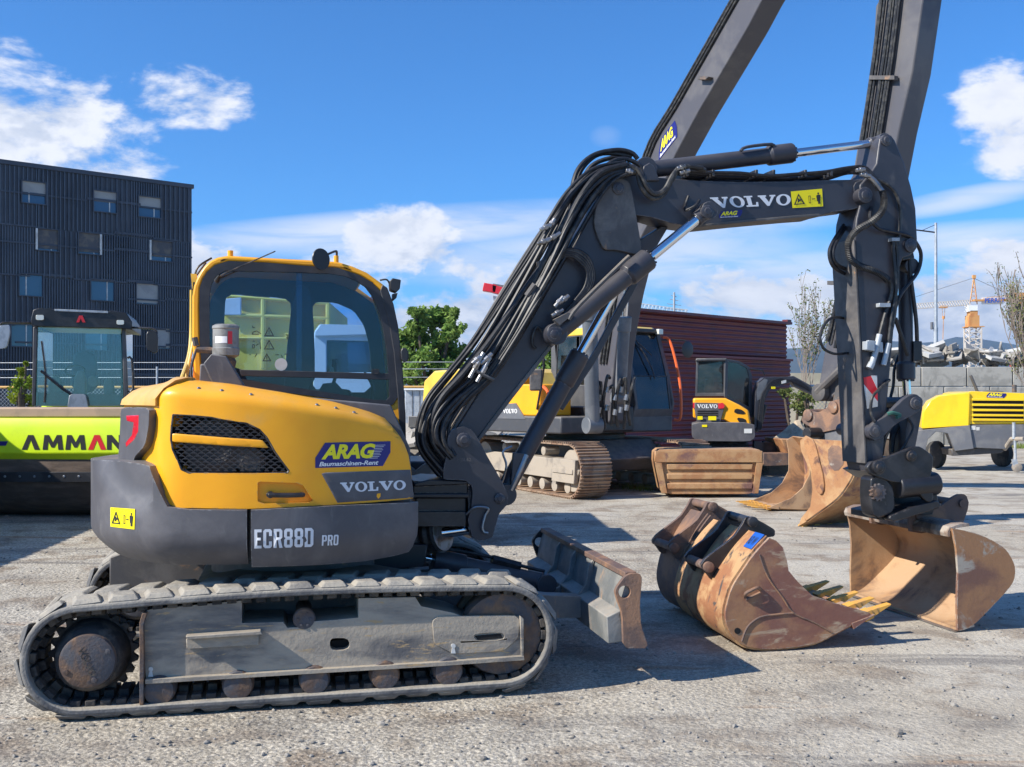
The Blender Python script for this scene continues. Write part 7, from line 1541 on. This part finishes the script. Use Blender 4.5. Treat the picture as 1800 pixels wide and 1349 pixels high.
mat('maroon_trim', (.16, .03, .035), rough=.5) if False else None
mp = atD(1185, 548, 33); b = MB(); b.cyl(mp-Vector((0, 0, .8)), mp+Vector((0, 0, .62)), .035, n=8)
for z, l in ((.25, .22), (.4, .14), (.1, .3), (.52, .1)): b.cyl(mp+Vector((-l, 0, z)), mp+Vector((l, 0, z-.05)), .012, n=5)
tag(b.build('roof_antenna', 'galv', loc=mp-Vector((0, 0, .8))), 'thin antenna mast with short rods on the maroon shed roof', 'antenna')
# ---- concrete block walls and rubble
WF = Fr(atD(1560, 700, 37).x, 37, -4)
b = MB(); k = 0
for row in range(4):
    z0 = .0+row*.72-.05; a = -1.2-(row % 2)*.8
    while a < 13: b.fbox(WF, a+.015, a+1.585, rg.uniform(0, .03), .8, z0+.012, z0+.708); a += 1.6
wl2 = b.build('block_wall', 'concrete', loc=WF.o, bev=.02); tag(wl2, 'grey concrete block wall behind the yellow compressor', 'wall')
b = MB(); PWF = Fr(atD(1370, 700, 41).x, 41, 0); b.fbox(PWF, -.2, 5.2, 0, .3, 0, 2.7); tag(b.build('pale_wall', 'wall_pale', loc=PWF.o), 'pale plastered wall beyond the mesh fence beside the shed', 'wall')
def slabs(n, f, s, mt, label=None, name='rubble'):
    b = MB()
    for i in range(n):
        c = Vector(f()); x = Vector((rg.gauss(0, 1), rg.gauss(0, 1), rg.gauss(0, .35))).normalized(); y = x.orthogonal().normalized(); y.rotate(Matrix.Rotation(rg.uniform(-.7, .7)+(1.57 if rg.random() < .3 else 0), 3, x)); z = x.cross(y); k = s*rg.uniform(.4, 1.3)
        b.box(c, x*k, y*k*rg.uniform(.3, .8), z*k*rg.uniform(.05, .16))
    return b.build(name, mt, smooth=False)
def moundz(x, c, w_, h): return h*max(0, 1-((x-c)/w_)**2)
def fr_():
    a = rg.uniform(-1.2, 6.2) ; w_ = rg.uniform(.3, 2.6); h = moundz(a, 2.6, 4.2, .72)*(.55+.45*rg.random()); return WF.L(a, w_, 2.75+h)
r1 = slabs(260, fr_, .30, 'rubble'); tag(r1, 'broken slabs heaped behind the top of the block wall', 'rubble', kind='stuff')
r1b = slabs(30, fr_, .5, 'rubble_pale', name='debris_sheets'); tag(r1b, 'pale sheets among the heap on the block wall', 'rubble', kind='stuff')
def f2(): 
    x = rg.uniform(-3.4, -.6); y = rg.uniform(21, 27); return (x, y, rg.random()*(1.35-.5*abs(x+1.7)))
tag(slabs(160, f2, .38, 'rubble', name='rubble'), 'loose rubble heap behind the hose bundle', 'rubble', kind='stuff')
def mound(name, c, rx, ry, h, mt, label):
    n = 26; V = []
    for i in range(n+1):
        for j in range(n+1):
            u, v = i/n*2-1, j/n*2-1; e = max(0, 1-math.hypot(u, v)); V.append((c[0]+u*rx, c[1]+v*ry, -.02+h*e**.8*(1+.25*noise.noise(Vector((u*3, v*3, c[0]))))+.05*h*noise.noise(Vector((u*9, v*9, 1)))*(e > 0)))
    return tag(MB().add(V, [(i*(n+1)+j, i*(n+1)+j+1, (i+1)*(n+1)+j+1, (i+1)*(n+1)+j) for i in range(n) for j in range(n)]).build(name, mt), label, 'sand heap', kind='stuff')
mound('sand_heap', (atD(1405, 760, 24).x, 24, 0), 1.3, 1.3, 1.25, 'sand', 'tan sand heap beside the small excavator')
mound('rubble_mound', (-1.8, 24, 0), 2.4, 3.4, 1.35, 'rubble', 'grey rubble mound behind the hose bundle')
mound('gravel_heap', (G(1365, 865).x, 17.6, 0), .5, .5, .32, 'sand', 'small dark heap of sand between the buckets')
b = MB(); SK_ = Fr(atD(1352, 800, 22).x, 22, 3); b.plate(SK_, [(1372, 772), (1440, 776), (1434, 800), (1384, 798)], 0, 1.2); tag(b.build('steel_tray', 'rust', loc=SK_.L(1, .5, 0), bev=.02), 'rusty steel tray under the sand heap', 'tray')
# ---- pale containers left of the hose bundle
for (x0, y0, x1, y1, D, mt_, lab, nm) in ((762, 680, 850, 712, 30, 'offwhite', 'white site container with panel joints beyond the rubble', 'site_container'), (712, 686, 762, 712, 31, 'galv', 'grey flatbed load beside the white site container', 'flatbed_trailer')):
    PF = Fr(atD(x0, 700, D).x, D, 0); b = MB(); b.plate(PF, [(x0, y0), (x1, y0), (x1, 745), (x0, 745)], 0, 2.2); o = b.build(nm, mt_, loc=PF.o, bev=.02); tag(o, lab, 'container' if mt_ == 'offwhite' else 'trailer')
    for k in range(1, 4): xx = x0+(x1-x0)*k/4; MB().plate(PF, [(xx, y0+1), (xx+.8, y0+1), (xx+.8, 745), (xx, 745)], -.02, .0).build('joint', 'grey_worn', o)
    MB().plate(PF, [(x0-2, y0-3), (x1, y0-3), (x1, y0), (x0-2, y0)], -.1, 2.25).build('lid', 'white', o)
# ---- light pole
pp = atD(1645, 700, 42); LPo = thing('light_pole', (pp.x, pp.y, 0), 'tall galvanised pole with a side bracket rising before the block wall', 'pole')
topz = atD(1645, 392, 42).z; b = MB(); b.cyl((pp.x, pp.y, 0), (pp.x, pp.y, 4.6), .10, .085, 14); b.cyl((pp.x, pp.y, 4.6), (pp.x, pp.y, topz), .07, .055, 12); b.build('pole', 'galv', LPo)
b = MB(); q0 = atD(1645, 409, 42); q1 = atD(1606, 404, 42); b.cyl(q0, q1, .03); b.cyl(atD(1645, 395, 42), atD(1622, 405, 42), .012); b.build('bracket', 'black_steel', LPo)
b = MB(); b.cyl((pp.x-.16, pp.y, atD(0, 573, 42).z-.15), (pp.x-.16, pp.y, atD(0, 573, 42).z+.15), .06); b.build('junction_box', 'comp_grey', LPo)
# ---- tower crane with lattice jib
def lat(b, p0, p1, s, n, r, up=Vector((0, 0, 1)), tri=False):
    p0, p1 = Vector(p0), Vector(p1); d = (p1-p0).normalized(); x = d.cross(up).normalized() if abs(d.dot(up)) < .95 else Vector((1, 0, 0)); y = x.cross(d)
    C = [(-1, -1), (1, -1), (0, 1)] if tri else [(-1, -1), (1, -1), (1, 1), (-1, 1)]
    cs = [x*s*a*.5+y*s*c*.5 for a, c in C]
    for c in cs: b.cyl(p0+c, p1+c, r, n=4, cap=False)
    for i in range(n):
        a0 = p0+(p1-p0)*i/n; a1 = p0+(p1-p0)*(i+1)/n; am = (a0+a1)/2
        for k in range(len(cs)):
            c, e = cs[k], cs[(k+1) % len(cs)]; b.cyl(a0+c, (am if tri else a1)+e, r*.6, n=3, cap=False)
            if tri: b.cyl(am+e, a1+c, r*.6, n=3, cap=False)
            else: b.cyl(a1+c, a1+e, r*.5, n=3, cap=False)
D_ = 150; cp = atD(1710, 700, D_); TC = thing('tower_crane', (cp.x, D_, 0), 'ochre lattice tower crane with lettered counter jib in the distance', 'crane')
P_ = lambda x, y: atD(x, y, D_)
b = MB(); lat(b, (cp.x, D_, 0), P_(1710, 575), 1.75, 14, .12); b.build('mast', 'crane_pale', TC)
b = MB(); b.box(P_(1709, 566), (.75, 0, 0), (0, .7, 0), (0, 0, .9)); b.box(P_(1709, 553), (.55, 0, 0), (0, .6, 0), (0, 0, .5)); b.box(P_(1711, 575), (1.2, 0, 0), (0, 1, 0), (0, 0, .06)); b.build('slewing_unit', 'crane_paint', TC, smooth=False)
b = MB(); b.box(P_(1707, 543), (.7, 0, 0), (0, .6, 0), (0, 0, .45)); b.build('operator_cab', 'white', TC); 
b = MB()
for dx in (-.55, .55): b.cyl(P_(1711, 535)+Vector((dx, 0, 0)), P_(1712, 488), .08, n=5)
for k in range(6):
    y = 532-k*7.5; f_ = 1-k/6.4; b.cyl(P_(1711, y)+Vector((-.55*f_, 0, 0)), P_(1711.5, y-7)+Vector((.5*f_*.85, 0, 0)), .04, n=3); b.cyl(P_(1711, y)+Vector((.55*f_, 0, 0)), P_(1711.5, y-7)+Vector((-.5*f_*.85, 0, 0)), .04, n=3)
b.box(P_(1712, 487), (.22, 0, 0), (0, .2, 0), (0, 0, .25)); b.build('tower_head', 'crane_paint', TC)
b = MB(); lat(b, P_(1705, 532), P_(1590, 540), .75, 26, .055, tri=True); b.build('jib', 'crane_pale', TC)
b = MB(); b.box(P_(1763, 528.5), (4.4, 0, 0), (0, .5, 0), (0, 0, .12)); b.box(P_(1800, 526), (1.4, 0, 0), (0, .5, 0), (0, 0, .9)); b.box(P_(1805, 519), (1.8, 0, 0), (0, .6, 0), (0, 0, .3)); lat(b, P_(1725, 527), P_(1830, 517), .5, 14, .04, tri=True); b.build('counter_jib', 'crane_paint', TC)
b = MB(); b.box(P_(1744.5, 529.3), (1.6, 0, -.0), (0, .03, 0), (.0, 0, .5)); SG = b.build('sign', 'white', TC)
flat(bold('PERRET', 0, .035), quadmap(lambda x, y: P_(x, y)-Vector((0, .75, 0)), [(1727, 525.5), (1762, 524.5), (1762, 532), (1727, 534)])).build('lettering', 'blue_tag', SG)
b = MB(); b.cyl(P_(1711, 489), P_(1610, 522), .035, n=4); b.cyl(P_(1713, 490), P_(1784, 522), .035, n=4); b.build('tie_cable', 'grey_worn', TC)
b = MB(); b.box(P_(1658, 540), (.5, 0, 0), (0, .4, 0), (0, 0, .15)); b.cyl(P_(1656, 541), P_(1657, 556), .03, n=4); b.cyl(P_(1661, 541), P_(1660, 556), .03, n=4); b.cyl(P_(1658.5, 556), P_(1658.5, 561), .2, n=8); b.cyl(P_(1658.5, 560), P_(1657.5, 597), .05, n=4); b.build('trolley_hook', 'crane_paint', TC)
# second crane: counterweighted tail and jib
D_ = 110; P2 = lambda x, y: atD(x, y, D_); C2 = thing('tower_crane', (P2(1064, 700).x, D_, 0), 'distant crane with red machine housing and grey ballast panel behind the near boom', 'crane')
b = MB(); b.box(P2(861, 507), (.7, 0, -.12), (0, .5, 0), (.08, 0, .42)); b.box(P2(880, 512), (.9, 0, -.22), (0, .5, 0), (.0, 0, .42)); b.build('machine_housing', 'red', C2, .05)
b = MB(); b.add([P2(867, 520), P2(890, 525), P2(890, 537), P2(867, 527)]+[p+Vector((0, .8, 0)) for p in (P2(867, 520), P2(890, 525), P2(890, 537), P2(867, 527))], [(0, 1, 2, 3), (7, 6, 5, 4), (0, 1, 5, 4), (1, 2, 6, 5), (2, 3, 7, 6), (3, 0, 4, 7)]); b.build('ballast', 'offwhite', C2)
b = MB(); b.box(P2(879, 503.5), (.75, 0, -.12), (0, .1, 0), (0, 0, .16)); b.build('name_board', 'comp_grey', C2)
b = MB(); lat(b, P2(892, 514), P2(1064, 524), .9, 18, .06); b.build('counter_jib', 'offwhite', C2)
b = MB(); lat(b, (P2(1064, 700).x, D_, 0), P2(1064, 510), 1.1, 14, .08); b.build('mast', 'crane_pale', C2)
b = MB(); lat(b, P2(1066, 531), P2(1208, 551), .7, 22, .045, tri=True); b.build('jib', 'crane_pale', C2)
# ---- grass tufts, red site netting
def tufts(L, label, name='weeds', mt_='weed'):
    b = MB()
    for (x, y, n, s) in L:
        c = G(x, y)
        for _ in range(n):
            p = c+Vector((rg.gauss(0, s*1.6), rg.gauss(0, s*1.6), 0)); h = s*rg.uniform(.4, 1.2); d = Vector((rg.gauss(0, .35), rg.gauss(0, .35), 1))*h; q = Vector((rg.uniform(-1, 1), rg.uniform(-1, 1), 0)).normalized()*h*.06
            b.add([p-q, p+q, p+d*.6+q*.7, p+d], [(0, 1, 2, 3)])
    return tag(b.build(name, mt_, smooth=False), label, 'weeds', kind='stuff')
tufts([(1110+i*6, 862-abs(i-4)*1.2, 60, .10) for i in range(9)]+[(735+i*12, 838-i*4, 60, .14) for i in range(5)]+[(740+i*16, 790, 70, .2) for i in range(14)]+[(1398+i*9, 760, 60, .2) for i in range(6)]+[(1788+i*6, 788, 60, .2) for i in range(4)]+[(1550, 870, 10, .03)], 'weeds growing along the rubble and between the tracks')
b = MB(); q = atD(1790, 628, 60); b.box(q, (.55, 0, .2), (0, .1, 0), (-.1, 0, .35)); tag(b.build('site_netting', 'net_red', loc=q), 'small red netting patch far behind the block wall', 'netting')
o = bpy.data.meshes.new('haze'); HAZE_O = HAZE.build('haze', 'haze', smooth=False); tag(HAZE_O, kind='stuff')
for ob in bpy.data.objects:
    if ob.parent and 'category' in ob.keys(): del ob['category']
